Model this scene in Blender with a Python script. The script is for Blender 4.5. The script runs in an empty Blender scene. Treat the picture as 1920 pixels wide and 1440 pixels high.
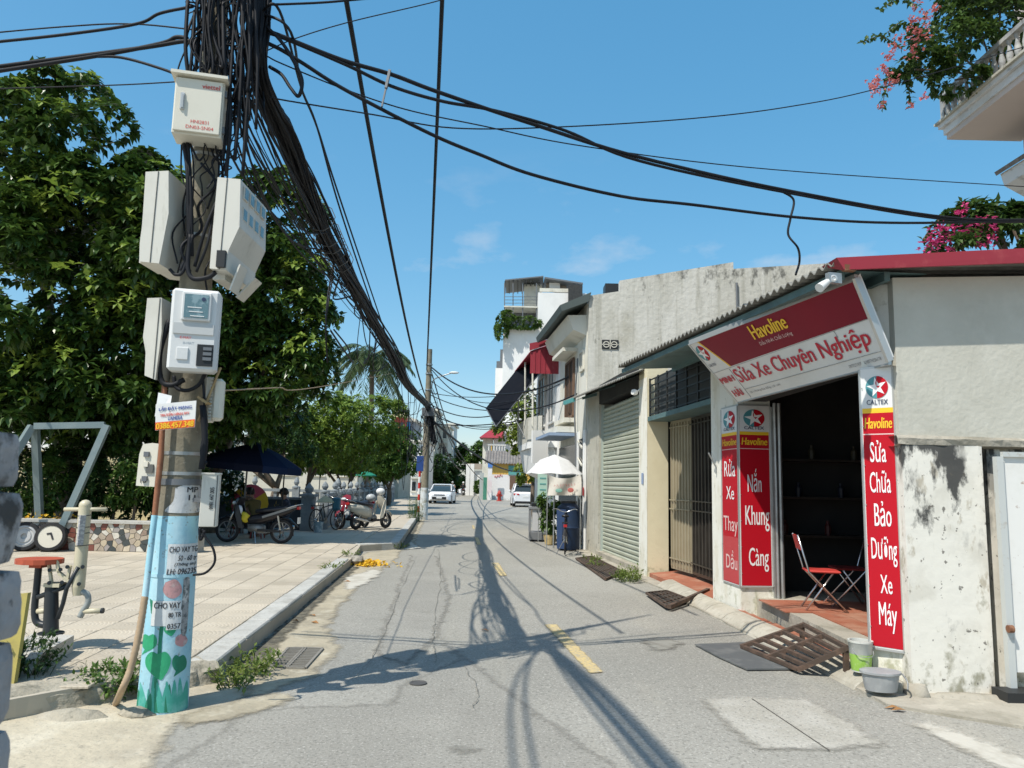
import bpy, bmesh, math, random
import numpy as np
from mathutils import Vector, Matrix, noise
R = math.radians
rnd = random.Random(7)
S = bpy.context.scene
COL = S.collection
# ------------------------------------------------------------------ camera, sky, sun, exposure
CAM_H, CAM_F, PITCH, ROLL = 1.6, 1420.0, R(7.5), R(1.3)
cd = bpy.data.cameras.new('camera'); cam = bpy.data.objects.new('camera', cd); COL.objects.link(cam)
cam.location = (0, 0, CAM_H)
CM = (Matrix.Rotation(math.pi / 2 + PITCH, 3, 'X') @ Matrix.Rotation(ROLL, 3, 'Z'))
cam.rotation_euler = CM.to_euler()
cd.sensor_width = 36; cd.lens = 36 * CAM_F / 1920; cd.clip_start = .05; cd.clip_end = 3000
cd.dof.use_dof = True; cd.dof.focus_distance = 11; cd.dof.aperture_fstop = 4.5
S.camera = cam
S.render.resolution_x = 1024; S.render.resolution_y = 768
SUN_AZ = Vector((-.69, -.72)).normalized(); SUN_EL = R(56)
sl = bpy.data.lights.new('sun', 'SUN'); so = bpy.data.objects.new('sun', sl); COL.objects.link(so)
sl.energy = 3.0; sl.angle = R(.5); sl.color = (1, .95, .86)
sdir = Vector((SUN_AZ.x * math.cos(SUN_EL), SUN_AZ.y * math.cos(SUN_EL), math.sin(SUN_EL)))
so.rotation_euler = sdir.to_track_quat('Z', 'Y').to_euler(); so.location = (-20, -20, 30)
W = bpy.data.worlds.new('World'); S.world = W; W.use_nodes = True
wn, wl = W.node_tree.nodes, W.node_tree.links
sky = wn.new('ShaderNodeTexSky'); sky.sky_type = 'NISHITA'; sky.sun_disc = False
sky.sun_elevation = SUN_EL; sky.sun_rotation = math.atan2(SUN_AZ.x, SUN_AZ.y)
sky.air_density = 1; sky.dust_density = 1; sky.ozone_density = 4
bg = wn['Background']; bg.inputs[1].default_value = .15
# a few thin fair-weather clouds low in the sky
tc = wn.new('ShaderNodeTexCoord'); mp = wn.new('ShaderNodeMapping'); mp.inputs['Scale'].default_value = (1, 1, 2.2)
nz = wn.new('ShaderNodeTexNoise'); nz.inputs['Scale'].default_value = 5.2; nz.inputs['Detail'].default_value = 7; nz.inputs['Roughness'].default_value = .55
mr = wn.new('ShaderNodeMapRange'); mr.inputs[1].default_value = .59; mr.inputs[2].default_value = .78
mr.inputs[3].default_value = 0; mr.inputs[4].default_value = .95
sx = wn.new('ShaderNodeSeparateXYZ'); m2 = wn.new('ShaderNodeMapRange'); m2.inputs[1].default_value = .42; m2.inputs[2].default_value = .2
mu = wn.new('ShaderNodeMath'); mu.operation = 'MULTIPLY'
mx = wn.new('ShaderNodeMix'); mx.data_type = 'RGBA'
wl.new(tc.outputs['Generated'], mp.inputs[0]); wl.new(mp.outputs[0], nz.inputs[0]); wl.new(nz.outputs[0], mr.inputs[0])
wl.new(tc.outputs['Generated'], sx.inputs[0]); wl.new(sx.outputs[2], m2.inputs[0])
wl.new(mr.outputs[0], mu.inputs[0]); wl.new(m2.outputs[0], mu.inputs[1]); wl.new(mu.outputs[0], mx.inputs[0])
hs = wn.new('ShaderNodeHueSaturation'); hs.inputs['Saturation'].default_value = 1.85; hs.inputs['Hue'].default_value = .489; hs.inputs['Value'].default_value = 1.46
gm = wn.new('ShaderNodeGamma'); gm.inputs[1].default_value = .5; wl.new(sky.outputs[0], gm.inputs[0])
wl.new(gm.outputs[0], hs.inputs['Color']); wl.new(hs.outputs[0], mx.inputs[6]); mx.inputs[7].default_value = (3.0, 3.05, 3.2, 1)
wl.new(mx.outputs[2], bg.inputs[0])
S.view_settings.view_transform = 'Standard'; S.view_settings.look = 'None'; S.view_settings.gamma = 1
S.view_settings.exposure = .8
try: S.view_settings.use_curve_mapping = False
except Exception: pass

# ------------------------------------------------------------------ measuring helpers (points of the place, in metres)
C0 = Vector((0, 0, CAM_H))
def ray(px, py): return CM @ Vector(((px - 960) / CAM_F, -(py - 720) / CAM_F, -1))
def G(px, py, z=0.0):
    d = ray(px, py); return C0 + d * ((z - CAM_H) / d.z)
def YP(px, py, y):
    d = ray(px, py); return C0 + d * (y / d.y)
def PL(px, py, A, B):      # on the upright plane through plan points A and B
    d = ray(px, py); n = Vector((B[1] - A[1], A[0] - B[0])); t = (n.x * A[0] + n.y * A[1]) / (n.x * d.x + n.y * d.y)
    return C0 + d * t
def V(*a): return Vector(a)

# ------------------------------------------------------------------ materials
MATS = {}
def mat(name, col, rough=.75, metal=0.0, layers=(), bump=None, trans=0.0, island=None, coords='pos', spec=.4, emit=None, alpha=None):
    if name in MATS: return MATS[name]
    m = bpy.data.materials.new(name); m.use_nodes = True; MATS[name] = m
    n, l = m.node_tree.nodes, m.node_tree.links; b = n['Principled BSDF']
    b.inputs['Roughness'].default_value = rough; b.inputs['Metallic'].default_value = metal
    try: b.inputs['Specular IOR Level'].default_value = spec
    except Exception: pass
    geo = n.new('ShaderNodeNewGeometry')
    if coords == 'pos': vec = geo.outputs['Position']
    else: vec = n.new('ShaderNodeTexCoord').outputs['Object']
    def rgb(c):
        r = n.new('ShaderNodeRGB'); r.outputs[0].default_value = (*c[:3], 1); return r.outputs[0]
    cur = rgb(col)
    if island:
        mxn = n.new('ShaderNodeMix'); mxn.data_type = 'RGBA'; l.new(geo.outputs['Random Per Island'], mxn.inputs[0])
        l.new(cur, mxn.inputs[6]); l.new(rgb(island), mxn.inputs[7]); cur = mxn.outputs[2]
    for L in layers:
        c, sc, lo, hi, fac = L[:5]; det = L[5] if len(L) > 5 else 6; zr = L[6] if len(L) > 6 else None
        mpn = n.new('ShaderNodeMapping'); mpn.inputs['Scale'].default_value = sc if isinstance(sc, tuple) else (sc, sc, sc)
        mpn.inputs['Location'].default_value = (len(name) * .37 + lo * 11, fac * 3.1, 1.7)
        l.new(vec, mpn.inputs[0])
        t = n.new('ShaderNodeTexNoise'); t.inputs['Scale'].default_value = 1; t.inputs['Detail'].default_value = det; t.inputs['Roughness'].default_value = .62
        l.new(mpn.outputs[0], t.inputs[0])
        src = t.outputs[0]
        if zr:   # a stain that belongs to a height band: noise shifted by height
            s = n.new('ShaderNodeSeparateXYZ'); l.new(geo.outputs['Position'], s.inputs[0])
            k = n.new('ShaderNodeMapRange'); k.inputs[1].default_value = zr[0]; k.inputs[2].default_value = zr[1]
            k.inputs[3].default_value = -zr[2]; k.inputs[4].default_value = 0; l.new(s.outputs[2], k.inputs[0])
            a = n.new('ShaderNodeMath'); a.operation = 'ADD'; l.new(src, a.inputs[0]); l.new(k.outputs[0], a.inputs[1]); src = a.outputs[0]
        r = n.new('ShaderNodeMapRange'); r.inputs[1].default_value = lo; r.inputs[2].default_value = hi
        r.inputs[3].default_value = 0; r.inputs[4].default_value = fac; l.new(src, r.inputs[0])
        mxn = n.new('ShaderNodeMix'); mxn.data_type = 'RGBA'; l.new(r.outputs[0], mxn.inputs[0]); l.new(cur, mxn.inputs[6]); l.new(rgb(c), mxn.inputs[7]); cur = mxn.outputs[2]
    l.new(cur, b.inputs['Base Color'])
    if bump:
        sc, st = bump[:2]; mpn = n.new('ShaderNodeMapping'); mpn.inputs['Scale'].default_value = sc if isinstance(sc, tuple) else (sc, sc, sc)
        l.new(vec, mpn.inputs[0]); t = n.new('ShaderNodeTexNoise'); t.inputs['Scale'].default_value = 1; t.inputs['Detail'].default_value = 5
        l.new(mpn.outputs[0], t.inputs[0]); bp = n.new('ShaderNodeBump'); bp.inputs['Strength'].default_value = st; bp.inputs['Distance'].default_value = bump[2] if len(bump) > 2 else .02
        l.new(t.outputs[0], bp.inputs['Height']); l.new(bp.outputs[0], b.inputs['Normal'])
    if trans:
        tr = n.new('ShaderNodeBsdfTranslucent'); l.new(cur, tr.inputs[0]); ms = n.new('ShaderNodeMixShader'); ms.inputs[0].default_value = trans
        l.new(b.outputs[0], ms.inputs[1]); l.new(tr.outputs[0], ms.inputs[2]); l.new(ms.outputs[0], n['Material Output'].inputs[0])
    if alpha is not None:
        tr = n.new('ShaderNodeBsdfTransparent'); ms = n.new('ShaderNodeMixShader'); ms.inputs[0].default_value = alpha
        l.new(tr.outputs[0], ms.inputs[1]); l.new(b.outputs[0], ms.inputs[2]); l.new(ms.outputs[0], n['Material Output'].inputs[0])
    return m

def soft(m):        # the same surface thinning out irregularly towards the rim of its sheet
    nm = m.name + '_thinning'
    if nm in MATS: return MATS[nm]
    c = m.copy(); c.name = nm; MATS[nm] = c; n, l = c.node_tree.nodes, c.node_tree.links
    at = n.new('ShaderNodeAttribute'); at.attribute_name = 'fade'; g = n.new('ShaderNodeNewGeometry'); t = n.new('ShaderNodeTexNoise'); t.inputs['Scale'].default_value = 9; t.inputs['Detail'].default_value = 8; t.inputs['Roughness'].default_value = .7
    l.new(g.outputs['Position'], t.inputs[0]); a = n.new('ShaderNodeMath'); a.operation = 'MULTIPLY_ADD'; a.inputs[1].default_value = 2.4; a.inputs[2].default_value = -1.5; l.new(t.outputs[0], a.inputs[0])
    b = n.new('ShaderNodeMath'); b.operation = 'MULTIPLY_ADD'; b.inputs[1].default_value = 1.6; b.use_clamp = True; l.new(at.outputs['Fac'], b.inputs[0]); l.new(a.outputs[0], b.inputs[2])
    tr = n.new('ShaderNodeBsdfTransparent'); ms = n.new('ShaderNodeMixShader'); l.new(b.outputs[0], ms.inputs[0]); l.new(tr.outputs[0], ms.inputs[1]); l.new(n['Principled BSDF'].outputs[0], ms.inputs[2]); l.new(ms.outputs[0], n['Material Output'].inputs[0]); return c
# ------------------------------------------------------------------ mesh helpers
def catmull(pts, k=6):
    pts = [Vector(p) for p in pts]
    if len(pts) < 3: return pts
    P = [pts[0] * 2 - pts[1]] + pts + [pts[-1] * 2 - pts[-2]]; out = []
    for i in range(1, len(P) - 2):
        a, b, c, d = P[i - 1:i + 3]
        for j in range(k):
            t = j / k
            out.append(.5 * ((2 * b) + (c - a) * t + (2 * a - 5 * b + 4 * c - d) * t * t + (3 * b - a - 3 * c + d) * t ** 3))
    out.append(P[-2]); return out
class MB:
    def __init__(s): s.v = []; s.f = []; s.fade = None
    def add(s, vs, fs):
        o = len(s.v); s.v += [tuple(p) for p in vs]; s.f += [tuple(i + o for i in f) for f in fs]; return s
    def hexa(s, p):     # 8 points: bottom 0-3 ccw, top 4-7
        return s.add(p, [(3, 2, 1, 0), (4, 5, 6, 7), (0, 1, 5, 4), (1, 2, 6, 5), (2, 3, 7, 6), (3, 0, 4, 7)])
    def box(s, c, d, rz=0.0, rot=None, bev=0.0):
        m = rot if rot is not None else Matrix.Rotation(rz, 3, 'Z'); c = Vector(c); hx, hy, hz = d[0] / 2, d[1] / 2, d[2] / 2
        if bev:
            vs = []; b = bev
            fs = []
            bm = bmesh.new(); bmesh.ops.create_cube(bm, size=1)
            for v in bm.verts: v.co = Vector((v.co.x * d[0], v.co.y * d[1], v.co.z * d[2]))
            bmesh.ops.bevel(bm, geom=bm.edges[:], offset=b, segments=1, affect='EDGES')
            bm.verts.index_update(); vs = [c + m @ v.co for v in bm.verts]; fs = [[v.index for v in f.verts] for f in bm.faces]; bm.free()
            return s.add(vs, fs)
        q = [(-hx, -hy, -hz), (hx, -hy, -hz), (hx, hy, -hz), (-hx, hy, -hz), (-hx, -hy, hz), (hx, -hy, hz), (hx, hy, hz), (-hx, hy, hz)]
        return s.hexa([c + m @ Vector(p) for p in q])
    def bar(s, a, b, w, h=None, up=(0, 0, 1)):
        a, b = Vector(a), Vector(b); h = h or w; d = (b - a); L = d.length
        if L < 1e-6: return s
        d.normalize(); u = Vector(up)
        if abs(d.dot(u)) > .98: u = Vector((1, 0, 0))
        x = d.cross(u).normalized(); z = x.cross(d); rot = Matrix((x, d, z)).transposed()
        return s.box((a + b) / 2, (w, L, h), rot=rot)
    def tube(s, pts, r, n=8, caps=True):
        pts = [Vector(p) for p in pts]; k = len(pts); rs = r if isinstance(r, (list, tuple)) else [r] * k
        d0 = (pts[1] - pts[0]).normalized(); u = Vector((0, 0, 1)) if abs(d0.z) < .9 else Vector((1, 0, 0))
        x = d0.cross(u).normalized(); vs = []; fs = []
        for i, p in enumerate(pts):
            d = (pts[min(i + 1, k - 1)] - pts[max(i - 1, 0)])
            d = d.normalized() if d.length > 1e-9 else d0
            x = (x - d * x.dot(d)); x = x.normalized() if x.length > 1e-6 else d.orthogonal().normalized(); y = d.cross(x)
            for j in range(n):
                a = 2 * math.pi * j / n; vs.append(p + (x * math.cos(a) + y * math.sin(a)) * rs[i])
        for i in range(k - 1):
            for j in range(n):
                a = i * n + j; b = i * n + (j + 1) % n; fs.append((a, b, b + n, a + n))
        if caps: fs.append(tuple(range(n - 1, -1, -1))); fs.append(tuple((k - 1) * n + j for j in range(n)))
        return s.add(vs, fs)
    def cyl(s, a, b, r0, r1=None, n=12): return s.tube([a, b], [r0, r0 if r1 is None else r1], n)
    def lathe(s, prof, c=(0, 0, 0), n=16, axis=None, sq=False):   # prof: (r, z)
        c = Vector(c); vs = []; fs = []; k = len(prof)
        q = Vector((0, 0, 1)).rotation_difference(Vector(axis)).to_matrix() if axis else Matrix.Identity(3)
        for r, z in prof:
            for j in range(n):
                a = 2 * math.pi * (j + (.5 if sq else 0)) / n; vs.append(c + q @ Vector((r * math.cos(a), r * math.sin(a), z)))
        for i in range(k - 1):
            for j in range(n):
                a = i * n + j; b = i * n + (j + 1) % n; fs.append((a, b, b + n, a + n))
        fs.append(tuple(range(n - 1, -1, -1))); fs.append(tuple((k - 1) * n + j for j in range(n)))
        return s.add(vs, fs)
    def ball(s, c, r, n=10, sc=(1, 1, 1)):
        c = Vector(c); vs = [c + Vector((0, 0, -r * sc[2]))]; fs = []; h = n // 2
        for i in range(1, h):
            t = -math.pi / 2 + math.pi * i / h
            for j in range(n):
                a = 2 * math.pi * j / n; vs.append(c + Vector((r * sc[0] * math.cos(t) * math.cos(a), r * sc[1] * math.cos(t) * math.sin(a), r * sc[2] * math.sin(t))))
        vs.append(c + Vector((0, 0, r * sc[2]))); L = len(vs) - 1
        for j in range(n): fs.append((0, 1 + (j + 1) % n, 1 + j)); fs.append((L, L - n + j, L - n + (j + 1) % n))
        for i in range(h - 2):
            for j in range(n):
                a = 1 + i * n + j; b = 1 + i * n + (j + 1) % n; fs.append((a, b, b + n, a + n))
        return s.add(vs, fs)
    def prism(s, poly, vec):    # planar polygon (3d points, any winding) swept by vec
        p = [Vector(q) for q in poly]; vec = Vector(vec); k = len(p)
        nrm = Vector((0, 0, 0))
        for i in range(k): nrm += (p[i] - p[0]).cross(p[(i + 1) % k] - p[0])
        if nrm.dot(vec) > 0: p.reverse()
        fs = [tuple(range(k)), tuple(range(2 * k - 1, k - 1, -1))] + [((i + 1) % k, i, i + k, (i + 1) % k + k) for i in range(k)]
        return s.add(p + [q + vec for q in p], fs)
    def quad(s, *p): return s.add(p, [tuple(range(len(p)))])
    def move(s, M):
        s.v = [tuple(M @ Vector(p)) for p in s.v]; return s
    def build(s, name, m, parent=None, origin=None, smooth=False, local=False):
        o3 = Vector(origin) if origin is not None else Vector((0, 0, 0))
        if parent is not None and not local:
            q = parent; o3 = Vector((0, 0, 0))
            while q: o3 = o3 + q.location; q = q.parent
        me = bpy.data.meshes.new(name); me.from_pydata([(p[0] - o3.x, p[1] - o3.y, p[2] - o3.z) for p in s.v], [], s.f); me.update()
        ob = bpy.data.objects.new(name, me); COL.objects.link(ob)
        if s.fade: me.attributes.new('fade', 'FLOAT', 'POINT').data.foreach_set('value', s.fade); m = soft(m)
        if m: me.materials.append(m)
        if smooth:
            me.polygons.foreach_set('use_smooth', [True] * len(me.polygons))
            if smooth is not True:
                try: me.set_sharp_from_angle(angle=R(smooth))
                except Exception: pass
        if parent is not None: ob.parent = parent
        elif origin is not None: ob.location = o3
        return ob
def tag(o, label=None, cat=None, group=None, kind=None):
    if label: o['label'] = label
    if cat: o['category'] = cat
    if group: o['group'] = group
    if kind: o['kind'] = kind
    return o
def thing(name, label, cat, loc=(0, 0, 0), group=None, rz=0.0):
    o = bpy.data.objects.new(name, None); COL.objects.link(o); o.location = loc; o.rotation_euler = (0, 0, rz)
    o.empty_display_size = .1
    return tag(o, label, cat, group)
def copy_tree(o, parent=None):
    c = o.copy(); COL.objects.link(c); c.parent = parent
    for ch in o.children: copy_tree(ch, c)
    return c
def struct(name, mb, m, smooth=False): return tag(mb.build(name, m, smooth=smooth), kind='structure')
# flat lettering: converts a text to a thin mesh laid on a plane (o = lower-left corner, u right, v up, n out)
def lettering(parent, txt, o, u, v, w, h, m, off=.004, bold=.0, shear=0.0, name='lettering', warp=None, ext=.001, sub=False):
    cu = bpy.data.curves.new('t', 'FONT'); cu.body = txt; cu.size = 1; cu.offset = 0; cu.shear = shear; cu.extrude = 0; cu.resolution_u = 3
    to = bpy.data.objects.new('t', cu); COL.objects.link(to)
    dg = bpy.context.evaluated_depsgraph_get(); me = bpy.data.meshes.new_from_object(to.evaluated_get(dg))
    bpy.data.objects.remove(to); bpy.data.curves.remove(cu)
    vs = [p.co.copy() for p in me.vertices]; fs = [tuple(p.vertices) for p in me.polygons]; bpy.data.meshes.remove(me)
    if not vs: return None
    x0 = min(p.x for p in vs); x1 = max(p.x for p in vs); y0 = min(p.y for p in vs); y1 = max(p.y for p in vs)
    o, u, v = Vector(o), Vector(u).normalized(), Vector(v).normalized(); nrm = u.cross(v)
    mb = MB(); em = (x1 - x0)
    for k, sh in enumerate((0, -1, 1) if bold else (0,)):      # heavier weight: copies shifted sideways, each a hair above the last
        pv = []; dx = sh * bold * 1.6 / em * w
        for p in vs:
            a = (p.x - x0) / (x1 - x0) * w + dx; b = (p.y - y0) / (y1 - y0) * h
            q = warp(a, b) if warp else o + u * a + v * b + nrm * off
            pv.append(q + (C0 - q).normalized() * (.0006 * k) if warp else q + nrm * (.0006 * k))
        mb.add(pv, fs)
    return mb.build(name, m, parent)
# ------------------------------------------------------------------ ground materials
ASPH = mat('asphalt', (.285, .272, .235), .9, layers=[((.35, .335, .295), .35, .45, .62, .55, 3), ((.235, .226, .198), .22, .5, .66, .6, 3), ((.36, .335, .275), (1.6, .25, 1), .56, .7, .5, 4),
        ((.13, .125, .11), 44, .53, .64, .6, 3), ((.54, .52, .46), 52, .57, .67, .6, 3), ((.2, .19, .165), 2.6, .6, .72, .55, 9), ((.22, .21, .185), (.9, .07, 1), .56, .66, .35, 3)], bump=(70, .5, .006))
ASPH2 = mat('asphalt_repair', (.262, .25, .218), .92, layers=[((.33, .315, .275), 1.2, .45, .65, .5, 3), ((.12, .115, .1), 46, .53, .64, .6, 3), ((.52, .5, .45), 54, .57, .67, .6, 3), ((.19, .18, .155), 3.1, .6, .72, .5, 9)], bump=(80, .5, .006))
CONC_PATCH = mat('concrete_patch', (.36, .34, .29), .93, layers=[((.46, .44, .39), 2.5, .45, .6, .6), ((.16, .155, .14), 38, .57, .66, .8, 3), ((.56, .54, .48), 48, .6, .68, .6, 2)], bump=(40, .7, .012))
APRON = mat('apron_concrete', (.47, .415, .31), .95, layers=[((.34, .3, .23), 1.3, .45, .62, .7), ((.58, .53, .42), 2.6, .5, .64, .6), ((.22, .2, .16), 9, .62, .72, .7), ((.2, .19, .16), 60, .6, .68, .5, 2)], bump=(14, .7, .02))
DIRT = mat('ground_soil', (.30, .27, .21), .97, layers=[((.2, .18, .13), .8, .45, .6, .6), ((.4, .37, .3), 3, .52, .66, .6)], bump=(12, .6, .03))
GUT = mat('gutter_concrete', (.40, .35, .255), .95, layers=[((.26, .23, .17), 2, .45, .62, .7), ((.16, .15, .12), 22, .58, .7, .6), ((.5, .46, .36), 6, .55, .68, .6)], bump=(26, .6, .012))
KERB = mat('kerb_granite', (.47, .46, .42), .85, layers=[((.3, .29, .26), 1.8, .45, .62, .6), ((.2, .19, .17), 55, .57, .66, .5, 2), ((.22, .2, .16), (3, 3, 9), .55, .7, .5)], bump=(40, .35, .006))
TILE = mat('paving_tile', (.49, .43, .335), .88, layers=[((.42, .365, .28), .55, .45, .62, .7), ((.55, .49, .395), 1.5, .5, .66, .5), ((.25, .225, .18), 3.5, .6, .72, .6, 8), ((.2, .18, .15), 11, .66, .73, .7, 6), ((.32, .29, .24), 40, .56, .66, .35, 2)])
TILE2 = mat('paving_tile_joint', (.25, .225, .175), .95)
YEL = mat('road_paint_yellow', (.56, .43, .20), .85, layers=[((.30, .28, .235), 26, .5, .62, .8, 4), ((.34, .31, .24), 3, .46, .64, .7)])
DARKC = mat('crack_fill', (.05, .048, .04), .97)
CRK = mat('crack_dust', (.17, .16, .135), .97)
LIME = mat('spilled_lime', (.50, .475, .41), .95, layers=[((.36, .33, .27), 4, .45, .62, .8)], bump=(30, .4, .008))
REDTILE = mat('red_floor_tile', (.33, .115, .065), .7, layers=[((.42, .25, .17), 2.2, .48, .64, .6), ((.18, .07, .045), 6, .58, .7, .6), ((.45, .38, .3), 30, .62, .7, .4)])
def F(y): return 2.95 - .105 * (y - 9.3)

def interp(tab, y):
    if y <= tab[0][0]: return tab[0][1]
    for (a, b), (c, d) in zip(tab, tab[1:]):
        if y <= c: return b + (d - b) * (y - a) / (c - a)
    return tab[-1][1]
# paving tiles carry a fan of grooves: relief in the material on each tile
def grooves(m):
    n, l = m.node_tree.nodes, m.node_tree.links; b = n['Principled BSDF']
    g = n.new('ShaderNodeTexCoord'); w = n.new('ShaderNodeTexWave'); w.wave_type = 'RINGS'; w.rings_direction = 'Z'
    w.inputs['Scale'].default_value = 9.0; w.inputs['Distortion'].default_value = 1.2; w.inputs['Detail'].default_value = 1
    mp_ = n.new('ShaderNodeMapping'); mp_.inputs['Location'].default_value = (.2, .0, 0)
    l.new(g.outputs['Object'], mp_.inputs[0]); l.new(mp_.outputs[0], w.inputs[0])
    bp = n.new('ShaderNodeBump'); bp.inputs['Strength'].default_value = .3; bp.inputs['Distance'].default_value = .006
    l.new(w.outputs[1], bp.inputs['Height']); l.new(bp.outputs[0], b.inputs['Normal'])
    src = b.inputs['Base Color'].links[0].from_socket; mxn = n.new('ShaderNodeMix'); mxn.data_type = 'RGBA'; mxn.blend_type = 'MULTIPLY'
    rr = n.new('ShaderNodeMapRange'); rr.inputs[1].default_value = .0; rr.inputs[2].default_value = .22; rr.inputs[3].default_value = .38; rr.inputs[4].default_value = 0
    l.new(w.outputs[1], rr.inputs[0]); l.new(rr.outputs[0], mxn.inputs[0]); l.new(src, mxn.inputs[6]); mxn.inputs[7].default_value = (.55, .52, .48, 1)
    oi = n.new('ShaderNodeObjectInfo'); rv = n.new('ShaderNodeMapRange'); rv.inputs[3].default_value = .84; rv.inputs[4].default_value = 1.08; l.new(oi.outputs['Random'], rv.inputs[0])
    hv = n.new('ShaderNodeHueSaturation'); l.new(rv.outputs[0], hv.inputs['Value']); l.new(mxn.outputs[2], hv.inputs['Color']); l.new(hv.outputs[0], b.inputs['Base Color'])
grooves(TILE)

# ------------------------------------------------------------------ ground and road
mb = MB(); mb.quad((-900, -300, -.06), (900, -300, -.06), (900, 2500, -.06), (-900, 2500, -.06)); struct('ground', mb, DIRT)
RL = [(-12, -16), (4.9, -16), (5.0, -2.6), (6.3, -2.5), (14.7, -3.1), (17.4, -3.3), (23, -3.2), (32, -4.0), (50, -6.2), (75, -8.0), (92, -8.6), (140, -12), (220, -18)]
RR = [(-12, 16), (3.6, 16), (5.2, 4.4), (5.8, 3.3), (6.2, 2.88), (7.4, 2.8), (10.7, 2.56), (12.3, 2.5), (17.4, 2.3), (23, 1.7), (32, 2.4), (50, 2.7), (66, 2.6), (75, .4), (92, -3.4), (140, -8.5), (220, -14)]
ys = sorted(set([q[0] for q in RL] + [q[0] for q in RR])); mb = MB(); vs = []; fs = []
NX = 10
for y in ys:
    a, b = interp(RL, y), interp(RR, y)
    for i in range(NX + 1): vs.append((a + (b - a) * i / NX, y, 0))
for i in range(len(ys) - 1):
    for j in range(NX): k = i * (NX + 1) + j; fs.append((k, k + 1, k + NX + 2, k + NX + 1))
mb.add(vs, fs); road = struct('road', mb, ASPH)
def blob(poly, z, jit=.03, step=.12, seed=0, th=0.0, fade=.09):
    r = random.Random(seed); out = []
    for i in range(len(poly)):
        a, b = Vector(poly[i][:2]), Vector(poly[(i + 1) % len(poly)][:2]); k = max(1, int((b - a).length / step)); nn = Vector((-(b - a).y, (b - a).x)); nn = nn.normalized() if nn.length else nn
        for j in range(k):
            p = a + (b - a) * j / k + nn * r.uniform(-jit, jit); out.append((p.x, p.y, z))
    m_ = MB()
    if th:
        m_.prism([(p[0], p[1], z - th) for p in out], (0, 0, th))
    else:
        # fine sheet whose 'fade' runs from 0 at the rim to 1 inside, so the rim can thin out unevenly
        A = np.array([p[:2] for p in out]); B = np.roll(A, -1, axis=0); D = B - A; LL = (D ** 2).sum(1) + 1e-12
        lo, hi = A.min(0) - fade, A.max(0) + fade; st = max(.02, fade * .45, math.sqrt((hi - lo).prod()) / 70); nx, ny = int((hi[0] - lo[0]) / st) + 2, int((hi[1] - lo[1]) / st) + 2
        gx, gy = np.meshgrid(lo[0] + st * np.arange(nx), lo[1] + st * np.arange(ny)); P = np.stack([gx.ravel(), gy.ravel()], 1); dist = np.full(len(P), 1e9); ins = np.zeros(len(P), bool)
        for a_, b_, d_, l_ in zip(A, B, D, LL):
            t = np.clip(((P - a_) @ d_) / l_, 0, 1); dist = np.minimum(dist, np.hypot(*(P - a_ - t[:, None] * d_).T))
            c = (a_[1] > P[:, 1]) != (b_[1] > P[:, 1])
            if d_[1] != 0: ins ^= c & (P[:, 0] < d_[0] * (P[:, 1] - a_[1]) / d_[1] + a_[0])
        f = np.clip((np.where(ins, dist, -dist) + fade * .5) / (fade * 1.5), 0, 1); idx = -np.ones(len(P), int); vs = []; fs = []; fd = []
        def vid(i):
            if idx[i] < 0: idx[i] = len(vs); vs.append((P[i, 0], P[i, 1], z)); fd.append(float(f[i]))
            return int(idx[i])
        for j in range(ny - 1):
            for i in range(nx - 1):
                q = (j * nx + i, j * nx + i + 1, (j + 1) * nx + i + 1, (j + 1) * nx + i)
                if max(f[k] for k in q) > 0: fs.append(tuple(vid(k) for k in q))
        m_.add(vs, fs); m_.fade = fd
    return m_
def gp(*px): return [tuple(G(*q))[:2] for q in px]
# repairs in the asphalt
blob(gp((805, 1180), (1000, 1330), (1160, 1440), (1450, 1600), (300, 1600), (310, 1440), (470, 1330), (730, 1320), (740, 1290), (860, 1235)), .004, .02, .15, 3).build('asphalt_patch', ASPH2, road)
blob(gp((770, 1040), (820, 1042), (845, 1120), (820, 1200), (760, 1250), (700, 1225), (735, 1130)), .008, .03, .2, 4).build('asphalt_patch', ASPH2, road)
blob(gp((1310, 1312), (1400, 1308), (1520, 1312), (1580, 1345), (1672, 1402), (1560, 1408), (1430, 1409), (1365, 1370)), .0085, .022, .07, 5).build('concrete_patch', CONC_PATCH, road)
cps = [G(1410, 1310, .010), G(1555, 1407, .010)]
MB().bar(cps[0], cps[1], .008, .002).build('joint', DARKC, road)
def crack(pts, w, seed, z=.015):
    r = random.Random(seed); P = catmull([Vector((*q, z)) for q in gp(*pts)], 9); m_ = MB(); vs = []
    for i, p in enumerate(P):
        d = (P[min(i + 1, len(P) - 1)] - P[max(i - 1, 0)]).normalized(); nn = Vector((-d.y, d.x, 0)); p = p + nn * r.uniform(-.018, .018); ww = w * r.uniform(.25, 1.3)
        vs += [p + nn * ww, p - nn * ww]
    m_.add(vs, [(2 * i, 2 * i + 1, 2 * i + 3, 2 * i + 2) for i in range(len(P) - 1)])
    return m_.build('crack', CRK, road)
crack([(822, 1030), (826, 1090), (815, 1160), (812, 1200), (820, 1245)], .004, 1)
crack([(780, 1045), (755, 1100), (735, 1150), (700, 1230), (660, 1275)], .003, 2)
crack([(872, 1250), (895, 1300), (885, 1330)], .003, 3)
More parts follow.
